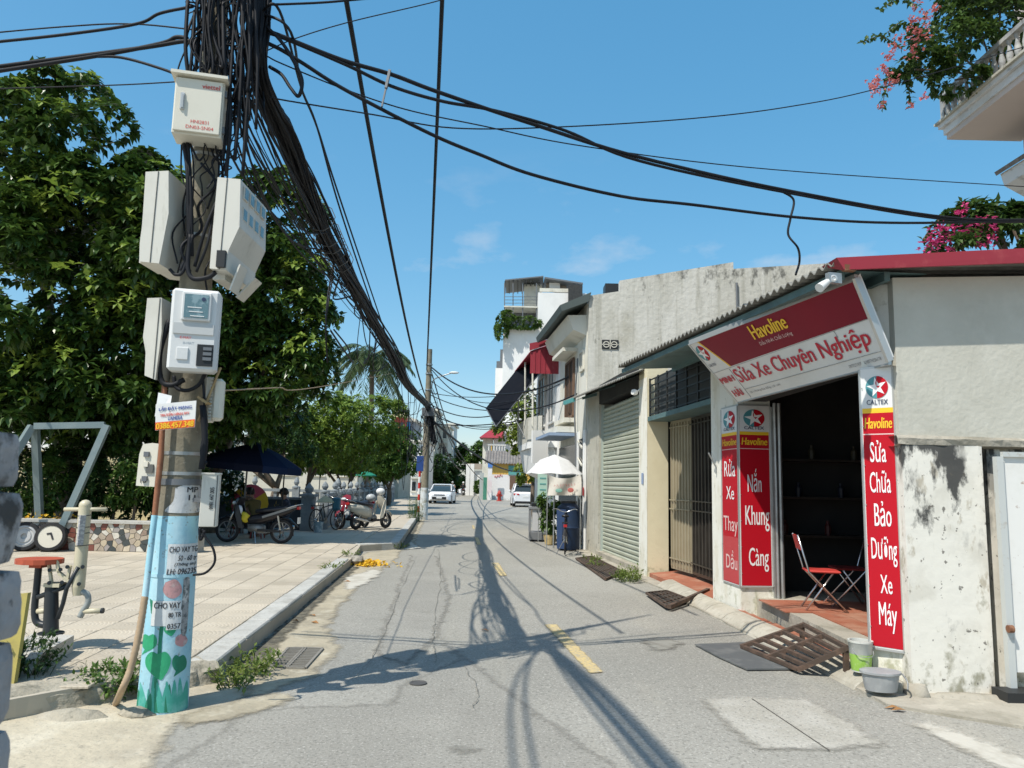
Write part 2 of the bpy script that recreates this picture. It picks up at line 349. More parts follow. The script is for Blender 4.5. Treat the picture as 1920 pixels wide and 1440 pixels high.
# kerbside gutter of pale cement
blob([(-2.27, 6.3), (-2.93, 14.6), (-3.2, 17.4), (-2.6, 18.3), (-2.45, 18.1), (-2.3, 16), (-2.25, 13.5), (-2.2, 11), (-1.95, 8.6), (-1.62, 7.6), (-1.55, 6.5), (-1.75, 5.9), (-2.25, 5.6)], .006, .05, .2, 8).build('gutter', GUT, road)
blob([(-2.55, 18.3), (-3.84, 32.3), (-3.5, 32.3), (-2.9, 25), (-2.3, 18.6)], .006, .05, .3, 9).build('gutter', GUT, road)
KERB_SHADE = mat('damp_litter', (.10, .092, .07), .9, layers=[((.2, .18, .13), 8, .48, .6, .8), ((.05, .047, .038), 18, .52, .62, .8)], bump=(30, .7, .02))  # dark strip paints a wider kerb shadow, mixed with damp litter
blob([(-2.28, 6.35), (-2.93, 14.4), (-2.76, 14.4), (-2.50, 11), (-2.28, 8.6), (-2.08, 6.4)], .011, .03, .12, 15, fade=.07).build('damp_litter', KERB_SHADE, road)  # painted kerb shadow mixed with damp litter
blob([(-2.62, 18.5), (-3.8, 31.5), (-3.62, 31.5), (-2.4, 18.6)], .011, .03, .3, 16, fade=.07).build('damp_litter', KERB_SHADE, road)  # painted kerb shadow mixed with damp litter
blob(gp((640, 1085), (700, 1068), (720, 1072), (690, 1095), (650, 1110)), .010, .04, .1, 10).build('lime_spill', LIME, road)
blob(gp((740, 1012), (765, 1010), (790, 1028), (760, 1032)), .010, .04, .1, 11).build('lime_spill', LIME, road)
# worn centre-line dashes
for q in [[(1020, 1172), (1045, 1172), (1132, 1262), (1105, 1264)], [(922, 1056), (935, 1056), (951, 1080), (937, 1081)], [(890, 1008), (897, 1008), (903, 1022), (894, 1022)], [(885, 985), (889, 985), (891, 992), (886, 992)]]:
    blob(gp(*q), .009, .006, .06, 12, fade=.025).build('lane_marking', YEL, road)
# stains on the asphalt near the ramp
STAIN = mat('oil_stain', (.19, .178, .15), .85, layers=[((.27, .26, .225), 5, .42, .56, .95)])
blob(gp((1200, 1200), (1250, 1195), (1285, 1205), (1270, 1220), (1215, 1220)), .007, .06, .08, 13).build('oil_stain', STAIN, road)
blob(gp((842, 1408), (850, 1402), (868, 1400), (885, 1402), (898, 1408), (888, 1413), (868, 1415), (850, 1413)), .009, .015, .03, 14).build('oil_stain', STAIN, road)
# drain gratings and a small round cover
IRON = mat('cast_iron', (.24, .225, .195), .8, .1, layers=[((.17, .15, .12), 12, .5, .66, .6)])
for q, lab in (([(540, 1218), (570, 1218), (535, 1254), (508, 1253)], 'slotted iron drain grate on the kerb side of the pair'), ([(573, 1218), (605, 1219), (572, 1256), (538, 1255)], 'slotted iron drain grate on the asphalt side of the pair')):
    P = [G(*k) for k in q]; g = thing('drain_grate', lab, 'grate', tuple((P[0] + P[2]) / 2 + V(0, 0, .008)), 'pair of drain grates by the kerb')
    z3 = V(0, 0, .012)
    m_ = MB()
    for i in range(4): m_.bar(P[i] + z3, P[(i + 1) % 4] + z3, .022, .02)
    m_.build('frame', IRON, g)
    bb = MB(); bb.quad(*[p + V(0, 0, .0085) for p in P]); bb.build('pit', DARKC, g)
    for i in range(1, 12):
        t = i / 12; MB().bar(P[0].lerp(P[3], t) + z3, P[1].lerp(P[2], t) + z3, .014, .014).build('bar', IRON, g)
c = G(784, 1280, .012); mb = MB(); mb.lathe([(.07, 0), (.07, .008), (.055, .010), (.05, .006), (.0, .006)], c - V(0, 0, .006), 20)
tag(mb.build('valve_cover', mat('dark_iron', (.1, .095, .09), .7, .3), origin=c), 'small round iron valve cover set in the asphalt', 'cover')

# ------------------------------------------------------------------ pavement on the park side
KA = Vector((-2.29, 6.25)); KB = Vector((-2.95, 14.6)); kd = (KB - KA).normalized(); kn = Vector((-kd.y, kd.x))   # kn points into the pavement
SWZ = .15
edge = [(-3.3, 5.05), (-2.9, 5.55), (-2.29, 6.25), (-2.95, 14.6), (-3.35, 17.5), (-2.6, 18.3), (-3.84, 32.3), (-6.1, 50), (-7.9, 75), (-40, 75), (-40, 5.05)]
mb = MB(); mb.prism([(x, y, -.05) for x, y in edge], (0, 0, SWZ + .05 - .014)); side = struct('pavement', mb, mat('pavement_bed', (.46, .405, .32), .93, layers=[((.33, .3, .245), 1.2, .45, .62, .6), ((.24, .22, .18), 5, .6, .7, .5), ((.36, .33, .27), (.2, 9, 1), .62, .66, .4, 2)], bump=(14, .3, .01)))
TS = .4; tiles = []
for i in range(0, 130):
    for j in range(0, 60):
        c2 = KA + kd * (.05 + TS * (i + .5) - 2.0) + kn * (.24 + TS * (j + .5))
        if c2.y < 5.25 + (0 if c2.x < -3.2 else (c2.x + 3.2) * 1.1) + .1: continue
        if c2.y > 17 and c2.y > 17 and (c2.x > -3.3 and c2.y < 18.5): continue
        if c2.y > 33 or c2.x < -15: continue
        tiles.append(c2)
def inview(c2):
    p = CM.transposed() @ (V(c2.x, c2.y, SWZ) - C0)
    if p.z > -.5: return False
    x = 960 - CAM_F * p.x / p.z; y = 720 + CAM_F * p.y / p.z
    return -60 < x < 1980 and y < 1500
tiles = [t for t in tiles if inview(t) or t.length < 9]
tiles.sort(key=lambda t: (0 if inview(t) else 1, t.length))
def tile_mesh(s, h, b):
    q = s / 2; k = q - b
    return [(-q, -q, 0), (q, -q, 0), (q, q, 0), (-q, q, 0), (-q, -q, h - b), (q, -q, h - b), (q, q, h - b), (-q, q, h - b), (-k, -k, h), (k, -k, h), (k, k, h), (-k, k, h)], \
        [(0, 1, 5, 4), (1, 2, 6, 5), (2, 3, 7, 6), (3, 0, 4, 7), (4, 5, 9, 8), (5, 6, 10, 9), (6, 7, 11, 10), (7, 4, 8, 11), (8, 9, 10, 11)]
tv, tf = tile_mesh(TS - .008, .016, .004); tme = bpy.data.meshes.new('paving_tile'); tme.from_pydata(tv, [], tf); tme.materials.append(TILE)
ang = math.atan2(kd.y, kd.x) - math.pi / 2
for k, t in enumerate(tiles[:300]):
    o = bpy.data.objects.new('paving_tile', tme); COL.objects.link(o); o.parent = side
    o.location = (t.x, t.y, SWZ - .015 + rnd.uniform(-.0015, .0015)); o.rotation_euler = (rnd.gauss(0, .002), rnd.gauss(0, .002), ang)
mb = MB(); ca, sa = math.cos(ang), math.sin(ang)
for t in tiles[300:]:
    mb.add([(t.x + x * ca - y * sa, t.y + x * sa + y * ca, SWZ - .015 + z) for x, y, z in tv], tf)
tag(mb.build('far_paving_tiles', TILE, side), kind='stuff')
def kerbline(a, b, n, seed):
    r = random.Random(seed); a, b = Vector(a), Vector(b); d = (b - a).normalized(); nn = Vector((-d.y, d.x)); L = (b - a).length
    for i in range(n):
        p = a + d * (L * (i + .5) / n) + nn * .11
        m_ = MB(); m_.box((p.x, p.y, .055 + r.uniform(-.004, .004)), (.22, L / n - .012, .215), rz=math.atan2(d.y, d.x) - math.pi / 2 + r.gauss(0, .004), bev=.012)
        m_.build('kerb_stone', KERB, side)
kerbline(KA, KB + Vector((0, -.25)), 9, 1)
kerbline((-2.6, 18.35), (-3.84, 32.2), 14, 2); kerbline((-3.86, 32.4), (-6.1, 50), 14, 4)
kerbline((-3.38, 17.55), (-2.62, 18.22), 1, 3)
# broken kerb end and rubble in the gap
RUB = mat('rubble', (.33, .3, .25), .95, layers=[((.15, .14, .12), 9, .5, .62, .7)], bump=(20, .6, .02))
def rock(c, s, seed, m=RUB, name='broken_stone'):
    r = random.Random(seed); b_ = MB(); b_.ball((0, 0, 0), 1, 8)
    b_.v = [(x * s[0] * r.uniform(.75, 1.15), y * s[1] * r.uniform(.75, 1.15), z * s[2] * r.uniform(.75, 1.1)) for x, y, z in b_.v]
    b_.move(Matrix.Translation(c)); return b_
mb = rock((-2.88, 14.75, .09), (.16, .2, .11), 1); tag(mb.build('kerb_rubble', RUB, origin=(-2.88, 14.75, 0)), 'broken lump of concrete at the end of the kerb by the gap', 'rubble')
# raw front edge of the pavement slab, uneven concrete
RAW = mat('raw_concrete', (.36, .325, .255), .96, layers=[((.22, .2, .155), 3, .45, .62, .7), ((.12, .115, .085), 11, .56, .68, .7), ((.46, .42, .34), 5, .56, .7, .6)], bump=(18, .8, .03))
def ribbon(path, prof, seed, jit):     # profile (offset to right, z) swept along plan path, lumpy
    r = random.Random(seed); P = catmull([Vector((*p[:2], 0)) for p in path], 8); m_ = MB(); vs = []; k = len(prof)
    for i, p in enumerate(P):
        d = (P[min(i + 1, len(P) - 1)] - P[max(i - 1, 0)]).normalized(); nn = Vector((d.y, -d.x, 0))
        for a, z in prof: vs.append(p + nn * (a + r.uniform(-jit, jit)) + V(0, 0, z + r.uniform(-jit, jit) * .5))
    fs = []
    for i in range(len(P) - 1):
        for j in range(k - 1): a = i * k + j; fs.append((a, a + k, a + k + 1, a + 1))
    return m_.add(vs, fs)
mb = ribbon([(-5.2, 4.75), (-4.2, 4.9), (-3.4, 5.12), (-2.9, 5.6), (-2.5, 6.0), (-2.27, 6.22)], [(-.25, .158), (-.02, .155), (.05, .11), (.06, .03), (.09, -.02)], 5, .018)
mb.build('broken_edge', RAW, side, smooth=50)
ap = gp((-300, 1400), (-60, 1330), (20, 1322), (120, 1300), (230, 1290), (300, 1270), (390, 1268), (440, 1262), (500, 1268), (470, 1300), (440, 1330), (400, 1350), (330, 1362), (320, 1390), (290, 1440), (250, 1520), (-500, 1600))
struct('concrete_apron', blob(ap, .009, .02, .12, 21), APRON)
blob(gp((330, 1345), (420, 1320), (520, 1300), (560, 1310), (500, 1335), (420, 1352), (350, 1365)), .010, .02, .06, 22).build('dust_patch', GUT, road)
ap_ob = bpy.data.objects['concrete_apron']
for (a, b, s_) in [(-2.55, 5.2, 1), (-2.7, 5.12, 2), (-3.0, 4.9, 3)]:
    pass
mb = rock((-2.86, 5.26, .0), (.26, .12, .06), 4); mb.build('cement_lump', RAW, ap_ob, smooth=60)
mb = rock((-2.46, 5.33, .015), (.12, .1, .05), 5); mb.build('cement_lump', RAW, ap_ob, smooth=60)
# right-hand verge
VERGE = mat('verge_concrete', (.37, .34, .28), .95, layers=[((.24, .22, .17), 2.2, .45, .62, .7), ((.5, .46, .38), 4, .55, .68, .6), ((.13, .125, .1), 16, .6, .7, .6)], bump=(20, .6, .02))
vg = [(2.86, 5.95), (2.8, 7.4), (2.62, 9.2), (2.5, 10.7), (2.42, 12.3), (2.1, 15), (1.8, 17.4), (1.5, 21), (1.25, 24), (1.5, 30), (12, 30), (12, 4.6), (4.9, 4.75), (3.7, 5.42), (3.3, 5.66)]
mb = blob(vg, .022, .02, .3, 31, .08); vo = struct('verge', mb, VERGE)
blob(gp((1700, 1357), (1745, 1356), (1820, 1382), (1990, 1446), (1990, 1490), (1890, 1452), (1790, 1404)), .009, .012, .06, 32).build('lime_strip', LIME, road)
KX = [(6.35, 2.86), (7.4, 2.80), (9, 2.66), (10.7, 2.54), (12.2, 2.44)]
KC = mat('cast_kerb', (.42, .39, .32), .92, layers=[((.3, .275, .22), 2.4, .45, .62, .7), ((.17, .16, .13), 20, .58, .7, .6), ((.52, .49, .42), 5, .55, .7, .5)], bump=(26, .5, .012))
y = 6.42
while y < 12.0:
    L = .62; a = V(interp(KX, y), y, 0); b = V(interp(KX, y + L - .015), y + L - .015, 0); prof = [(-.02, 0), (.0, .03), (.07, .085), (.17, .115), (.24, .118), (.24, 0)]
    m_ = MB(); k = len(prof); m_.add([(a.x + p, a.y, q) for p, q in prof] + [(b.x + p, b.y, q) for p, q in prof], [tuple(range(k - 1, -1, -1)), tuple(range(k, 2 * k))] + [(i, i + 1, i + 1 + k, i + k) for i in range(k - 1)])
    m_.build('kerb_block', KC, vo); y += L
# red tiled strip between kerb and shopfronts
y = 6.75
while y < 12.4:
    xa = interp(KX, y) + .245; xb = F(y) + .02
    nn = 2
    for i in range(nn):
        w = (xb - xa) / nn
        if w > .04:
            m_ = MB(); m_.box((xa + w * (i + .5), y + .15, .06), (w - .006, .294, .09)); m_.build('red_paver', REDTILE, vo)
    y += .3
# ------------------------------------------------------------------ wall materials
GREYPL = mat('grey_render', (.52, .505, .435), .9, layers=[((.44, .425, .36), .9, .45, .62, .6), ((.58, .565, .495), 2.5, .5, .66, .5), ((.3, .29, .24), (9, 9, 1.2), .63, .76, .35)], bump=(22, .45, .012))
WHITEPL = mat('flaking_whitewash', (.74, .71, .63), .92, layers=[((.58, .55, .47), 2.2, .50, .62, .6), ((.42, .37, .28), (5.5, 5.5, 2.5), .58, .64, .8), ((.30, .29, .26), (3.2, 3.2, 1.6), .50, .60, .85, 8, (.7, 1.9, .16)), ((.055, .055, .052), (4.2, 4.2, 2.2), .49, .56, .97, 9, (1.0, 1.9, .19)), ((.24, .225, .15), (6, 6, 5), .48, .60, .8, 6, (.6, .05, .16)), ((.1, .09, .075), 16, .645, .67, .8, 4)], bump=(11, .3, .015))
PILW = mat('white_plaster_pillar', (.76, .74, .66), .9, layers=[((.6, .55, .42), (4, 4, 1.5), .48, .64, .6), ((.33, .33, .2), (7, 7, 6), .46, .6, .8, 6, (.75, .0, .2)), ((.4, .36, .27), 9, .6, .7, .5)], bump=(20, .4, .01))
CREAM = mat('cream_plaster', (.70, .63, .44), .9, layers=[((.6, .53, .35), 1.5, .45, .65, .5), ((.32, .31, .18), (6, 6, 6), .48, .62, .75, 6, (.6, .05, .18))], bump=(20, .3, .01))
RAWWALL = mat('weathered_concrete_wall', (.50, .49, .435), .93, layers=[((.60, .59, .54), (2.6, 2.6, .5), .46, .62, .75), ((.33, .32, .265), (4.5, 4.5, .3), .53, .66, .65), ((.27, .25, .18), .6, .54, .68, .45), ((.1, .1, .09), (4, 4, 2), .50, .61, .85, 8, (6.3, 7.3, .16)), ((.2, .195, .165), (7, 7, 3), .63, .7, .7, 8), ((.64, .62, .56), 11, .58, .7, .5)], bump=(9, .5, .03))
STRIPC = mat('grey_pillar_plaster', (.42, .40, .33), .93, layers=[((.54, .52, .45), 1.4, .46, .62, .6), ((.2, .19, .16), (5, 5, 1.2), .56, .66, .7), ((.13, .13, .11), 7, .62, .7, .7)], bump=(16, .5, .02))
DARKROOM = mat('sooty_plaster', (.024, .025, .025), .95, layers=[((.045, .045, .042), 1.2, .45, .65, .6)])  # near-black plaster, interior shade put into its colour: inner walls, ceiling, lintel, shutter box
CORR = mat('fibre_cement_sheet', (.24, .235, .21), .9, layers=[((.13, .125, .11), 2, .45, .62, .7), ((.33, .32, .29), 6, .55, .68, .5)])
ROOFTEAL = mat('painted_steel_teal', (.10, .17, .17), .55, layers=[((.06, .09, .09), 2, .45, .64, .7)])
REDTRIM = mat('red_painted_steel', (.29, .035, .05), .5, spec=.2, layers=[((.27, .04, .05), 1.3, .45, .64, .5), ((.42, .10, .10), 5, .55, .7, .4)])
STEEL = mat('galvanised_steel', (.42, .43, .42), .45, .7, layers=[((.3, .3, .28), 6, .48, .64, .6)])
ALU = mat('aluminium_frame', (.55, .55, .53), .4, .6)
RED = mat('sign_red', (.47, .008, .018), .4, spec=.2, layers=[((.41, .012, .024), .8, .4, .64, .5)])
REDF = mat('sign_red_faded', (.50, .055, .06), .4, layers=[((.42, .03, .04), .8, .4, .64, .5)])
MAROON = mat('sign_maroon', (.22, .005, .02), .4, spec=.2, layers=[((.18, .006, .022), .7, .4, .64, .6)])
SWHITE = mat('sign_white', (.72, .72, .70), .4, spec=.3, layers=[((.6, .6, .56), 1.5, .5, .68, .5)])
SYEL = mat('sign_yellow', (.85, .52, .03), .4)
STEAL = mat('sign_teal', (.08, .27, .30), .4); SNAVY = mat('sign_navy', (.035, .05, .10), .4); SLRED = mat('sign_letter_red', (.52, .01, .035), .4)
SGREY = mat('sign_grey_print', (.2, .2, .2), .5); SLINE = mat('sign_line', (.30, .30, .30), .5); SLW = mat('sign_letter_white', (.82, .81, .80), .4)
SPINK = mat('sign_letter_faded', (.72, .5, .47), .5)
ROLL = mat('roller_slat_green', (.44, .455, .36), .5, .15, layers=[((.36, .375, .29), (2, 2, .5), .45, .64, .6), ((.5, .51, .43), 8, .56, .7, .4)])
OLIVE = mat('gate_olive', (.36, .315, .22), .5, .2, layers=[((.29, .25, .17), 3, .45, .64, .5)]); GATE = mat('gate_dark_steel', (.085, .075, .065), .35, .6, layers=[((.05, .045, .04), 4, .45, .6, .6)])
BLACKST = mat('black_ironwork', (.03, .032, .033), .5, .3)

# ------------------------------------------------------------------ motorbike repair shop (right)
shop = thing('repair_shop', 'low motorbike repair shop with grey side wall, red roof trim and dark open front', 'building', (3.6, 8, 0))
SF = .26      # shop floor level
def wallpoly(pts, z0, z1, name, m, parent, **k):
    m_ = MB(); m_.prism([(x, y, z0) for x, y in pts], (0, 0, z1 - z0)); return m_.build(name, m, parent, **k)
GY = 6.33
# gable wall: smooth grey above, flaking whitewash below, ledge between
mb = MB(); mb.prism([(3.25, GY, 2.07), (6.6, GY + .25, 2.07), (6.6, GY + .25, 3.62), (3.25, GY, 3.43)], (0.0, .18, 0)); mb.build('upper_wall', GREYPL, shop)
wallpoly([(3.243, GY - .045), (3.93, GY - .005), (3.93, GY + .22), (3.243, GY + .18)], 0, 2.0, 'lower_wall', WHITEPL, shop)
wallpoly([(4.03, GY + .1), (6.6, GY + .25), (6.6, GY + .45), (4.03, GY + .3)], 0, 2.0, 'lower_wall', WHITEPL, shop)
mb = ribbon([(3.2, GY + .05), (4.0, GY + .1), (5, GY + .17), (6.6, GY + .28)], [(-.1, 2.07), (.09, 2.075), (.11, 2.05), (.10, 2.0), (.03, 1.985), (-.1, 1.99)], 4, .008)
mb.build('ledge', VERGE, shop)
mb = rock((3.25, 6.25, .02), (.10, .12, .10), 3); mb.build('cement_fillet', VERGE, shop, smooth=60)
mb = rock((3.14, 6.42, .03), (.10, .18, .11), 9); mb.build('cement_fillet', VERGE, shop, smooth=60)
mb = rock((3.62, 6.2, .0), (.4, .1, .06), 6); mb.build('cement_fillet', VERGE, shop, smooth=60)
# jamb that carries the long sign, and pillar on the other side of the opening
wallpoly([(3.255, GY + .085), (3.08, 6.60), (3.36, 6.9), (3.62, 6.55), (3.62, GY + .195), (3.255, GY + .195)], 0, 3.4, 'jamb', PILW, shop)
pil = [(F(9.67), 9.67), (3.33, 9.71), (3.42, 10.6), (F(10.62), 10.62)]
wallpoly(pil, 0, 3.36, 'pillar', PILW, shop)
# interior: floor, back and side walls, lintel
wallpoly([(3.08, 6.6), (8, 6.6), (8, 10.58), (3.05, 10.58), (F(9.3) + .16, 9.66), (3.12, 7.9)], 0, SF, 'floor_slab', VERGE, shop)
for i in range(9):
    for j in range(11):
        x = 3.06 + .3 * i + .15; yy = 6.78 + .3 * j + .15
        if x < F(yy) + .2 or yy > 9.62: continue
        MB().box((x, yy, SF + .006), (.292, .292, .012)).build('floor_tile', REDTILE, shop)
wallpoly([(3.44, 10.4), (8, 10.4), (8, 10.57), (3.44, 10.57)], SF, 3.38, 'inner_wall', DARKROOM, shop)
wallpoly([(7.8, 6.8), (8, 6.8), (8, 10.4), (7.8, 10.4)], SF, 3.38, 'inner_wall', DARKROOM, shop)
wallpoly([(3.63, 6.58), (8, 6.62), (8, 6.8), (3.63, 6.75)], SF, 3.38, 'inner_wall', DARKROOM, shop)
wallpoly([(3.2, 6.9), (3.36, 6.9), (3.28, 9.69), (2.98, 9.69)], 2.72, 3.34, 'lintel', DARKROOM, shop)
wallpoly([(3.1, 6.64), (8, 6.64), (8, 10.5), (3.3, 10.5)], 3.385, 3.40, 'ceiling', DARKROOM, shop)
# corrugated roof sheet
def corrugated(e0, e1, into, amp, wl_, th=.012, smooth=True):
    e0, e1, into = Vector(e0), Vector(e1), Vector(into); L = (e1 - e0).length; n = int(L / wl_ * 6); vs = []; fs = []
    for i in range(n + 1):
        t = i / n; p = e0.lerp(e1, t); z = V(0, 0, amp * math.sin(2 * math.pi * t * L / wl_))
        for off in (V(0, 0, 0), V(0, 0, th)): vs += [p + z + off, p + into + z + off]
    for i in range(n):
        a = 4 * i; b = a + 4
        fs += [(a, a + 1, b + 1, b), (a + 2, b + 2, b + 3, a + 3), (a, b, b + 2, a + 2), (a + 1, a + 3, b + 3, b + 1)]
    m_ = MB(); return m_.add(vs, fs)
E0 = V(2.66, 6.04, 3.475); E1 = V(1.72, 12.2, 3.53)
corrugated(E0, E1, (5.2, 1.0, .42), .022, .13).build('roof_sheet', CORR, shop, smooth=40)
mb = MB(); mb.bar(E0 + V(.09, .15, -.075), E1 + V(.09, 0, -.075), .06, .07); mb.bar(E0 + V(.5, .2, -.06), E1 + V(.9, 0, -.02), .05, .08); mb.build('purlin', ROOFTEAL, shop)
mb = MB(); mb.quad(E0 + V(.06, .1, -.045), E0 + V(.9, .3, 0.0), E1 + V(1.3, 0, .02), E1 + V(.06, 0, -.045)); mb.build('soffit', ROOFTEAL, shop)
f0 = V(2.70, 6.02, 3.40); f1 = V(6.9, 6.3, 3.74)
mb = MB(); mb.hexa([f0, f1, f1 + V(0, .025, 0), f0 + V(0, .025, 0), f0 + V(-.06, 0, .10), f1 + V(0, 0, .16), f1 + V(0, .3, .17), f0 + V(-.06, .3, .11)]); mb.build('rake_trim', REDTRIM, shop)
mb = MB(); mb.box((2.75, 6.05, 3.42), (.10, .05, .05), rz=.2); mb.build('trim_bracket', mat('rusty_steel', (.2, .09, .05), .85, .2, layers=[((.3, .16, .09), 20, .5, .64, .7)]), shop)
# dim shelf, board and odds and ends on the inner wall
sh = thing('tool_shelf', 'dim tool shelf with oil cans against the inner wall of the repair shop', 'shelf', (4.2, 10.2, SF))
for z in (1.0, 1.5, 2.0): MB().box((4.3, 10.25, z), (1.5, .26, .03)).build('shelf_board', GATE, sh)
for x in (3.57, 5.03): MB().box((x, 10.25, 1.15), (.04, .26, 1.78)).build('upright', GATE, sh)
for i in range(7):
    x = 3.68 + i * .19; z = (1.015, 1.515, 2.015)[i % 3]; m_ = MB(); m_.lathe([(.04, 0), (.042, .12), (.02, .16), (.02, .19)], (x, 10.24, z), 8)
    o = m_.build('oil_can', mat('can_%d' % (i % 3), ((.06, .012, .012), (.012, .016, .03), (.05, .045, .03))[i % 3], .5), None, (x, 10.24, z))
    tag(o, ('dark red', 'navy blue', 'mustard')[i % 3] + ' oil can standing on the dim tool shelf', 'can', ('dark red', 'navy blue', 'mustard')[i % 3] + ' oil cans on the tool shelf')
# floor drain channel and door track
mb = MB(); mb.tube([V(3.37, 9.66, SF + .0), V(3.37, 9.66, 2.7)], .022, 8); mb.tube([V(3.43, 9.68, SF), V(3.43, 9.68, 2.7)], .03, 8); mb.build('door_post', STEEL, shop)
mb = MB(); mb.box((3.335, 9.69, 1.45), (.02, .05, 2.4)); mb.build('door_frame', STEEL, shop)

# ---- long hanging sign over the shop front
TL, TR, BL, BR = V(2.16, 9.15, 3.35), V(2.86, 6.19, 3.37), V(2.8, 9.34, 2.67), V(3.16, 6.28, 2.68)
def sg(s, t, off=.0):
    p = TL.lerp(TR, s).lerp(BL.lerp(BR, s), t); n = (TR - TL).cross(BL - TL).normalized()
    if n.y > 0: n = -n
    return p + n * off
bigs = thing('shop_sign', 'long tilted red and white sign above the repair shop opening', 'sign', tuple(sg(.5, 1)))
mb = MB(); mb.hexa([sg(0, 1, -.08), sg(1, 1, -.08), sg(1, 0, -.08), sg(0, 0, -.08), sg(0, 1, -.03), sg(1, 1, -.03), sg(1, 0, -.03), sg(0, 0, -.03)]); mb.build('panel', SWHITE, bigs)
def sgpoly(pts, name, m, off): 
    m_ = MB(); (a, b, c, d) = [Vector(p) for p in pts]; K = 12
    m_.add([sg(*(a.lerp(b, i / K)).lerp(d.lerp(c, i / K), j / K), off) for j in range(K + 1) for i in range(K + 1)], [(j * (K + 1) + i, j * (K + 1) + i + 1, (j + 1) * (K + 1) + i + 1, (j + 1) * (K + 1) + i) for j in range(K) for i in range(K)])
    return m_.build(name, m, bigs)
sgpoly([(0, 1), (1, 1), (1, 0), (0, 0)], 'face', SWHITE, .0015)
sgpoly([(.165, .485), (.99, .46), (.99, .015), (.075, .015)], 'red_field', MAROON, .003)
sgpoly([(.155, .485), (.165, .485), (.075, .015), (.065, .015)], 'yellow_stripe', SYEL, .004)
for a, b in [((.005, .505), (.995, .465)), ((.138, .515), (.137, .985)), ((.14, .85), (.995, .853)), ((.83, .47), (.835, .56))]:
    m_ = MB(); m_.bar(sg(*a, .004), sg(*b, .004), .008, .003); m_.build('seam', SLINE, bigs)
mb = MB()
for a, b in [((0, 0), (1, 0)), ((1, 0), (1, 1)), ((1, 1), (0, 1)), ((0, 1), (0, 0))]: mb.bar(sg(*a, -.02), sg(*b, -.02), .03, .06)
mb.build('frame', ALU, bigs)
def sgtext(txt, s0, s1, t0, t1, m, bold=.0, shear=0.0, slope=0.0):
    def wp(a, b):
        s = s0 + a * (s1 - s0); t = t1 + b * (t0 - t1) + slope * a; return sg(s, t, .009)
    return lettering(bigs, txt, (0, 0, 0), (1, 0, 0), (0, 1, 0), 1, 1, m, warp=wp, bold=bold, shear=shear)
sgtext('Havoline', .425, .635, .06, .255, SYEL, .02, slope=.0)
sgtext('Dầu Nhớt Chất Lượng', .437, .637, .285, .365, SPINK, .0)
sgtext('Sửa Xe Chuyên Nghiệp', .150, .968, .515, .815, SLRED, .012, slope=-.0)
sgtext('MINH', .012, .122, .60, .69, SLRED, .02); sgtext('HẢI', .03, .105, .775, .92, SLRED, .02)
sgtext('SN 1 Phường Phúc Đồng - LB - HN', .163, .40, .885, .935, SGREY); sgtext('0977271978 - 0.98774256178', .825, .981, .905, .945, SGREY)
def emblem(parent, P, r, name='emblem'):
    # P(a, b): point on the sign for offsets a right, b up; half teal, half red disc with a white star
    for nm, m, a0 in (('emblem_half', STEAL, 90), ('emblem_half', RED, -90)):
        m_ = MB(); pts = [P(r * math.cos(R(a0 + 180 * i / 16)), r * math.sin(R(a0 + 180 * i / 16)), .005) for i in range(17)]; m_.quad(*pts); m_.build(nm, m, parent)
    st = []
    for i in range(10):
        q = r * (.93 if i % 2 == 0 else .36); a = R(100 + 36 * i); st.append((q * math.cos(a), q * math.sin(a)))
    c = P(0, 0, .007); m_ = MB(); P3 = [P(x, y, .007) for x, y in st]; m_.add([c] + P3, [(0, 1 + i, 1 + (i + 1) % 10) for i in range(10)]); m_.build('emblem_star', SLW, parent)
    m_ = MB(); m_.quad(P(.0, .1 * r, .009), P(.33 * r, .12 * r, .009), P(.12 * r, -.1 * r, .009)); m_.quad(P(0, 0, .009), P(-.1 * r, .35 * r, .009), P(.03 * r, .9 * r, .009)); m_.build('emblem_fold', RED, parent)
W0 = (TR - TL).length; H0 = (BL - TL).length
emblem(bigs, lambda a, b, o: sg(.045 + a / W0, .19 - b / H0, o), .115)
sgtext('CALTEX', .018, .078, .365, .405, SNAVY, .01)
# two sockets / lamp fixing on the sign's upper corner
lamp = thing('sign_lamp', 'small white floodlight on an arm at the upper corner of the long sign', 'lamp', tuple(YP(1565, 520, 6.0)))
c = YP(1563, 522, 6.05); mb = MB(); mb.box(c, (.12, .05, .085), rz=.25); mb.build('mount_box', STEEL, lamp)
mb = MB(); mb.tube([YP(1555, 524, 6.03), YP(1548, 530, 5.98)], .012, 8); mb.build('arm', STEEL, lamp)
mb = MB(); a = YP(1552, 528, 5.95); b = YP(1536, 540, 5.9); mb.tube([a, a.lerp(b, .6), b], [.024, .034, .038], 12); mb.build('lamp_head', SWHITE, lamp, smooth=40)
mb = MB(); mb.lathe([(.03, 0), (.03, .006), (.018, .008), (.012, .003)], YP(1563, 522, 6.018), 14, axis=(-.2, -1, 0)); mb.build('socket_ring', ALU, lamp)

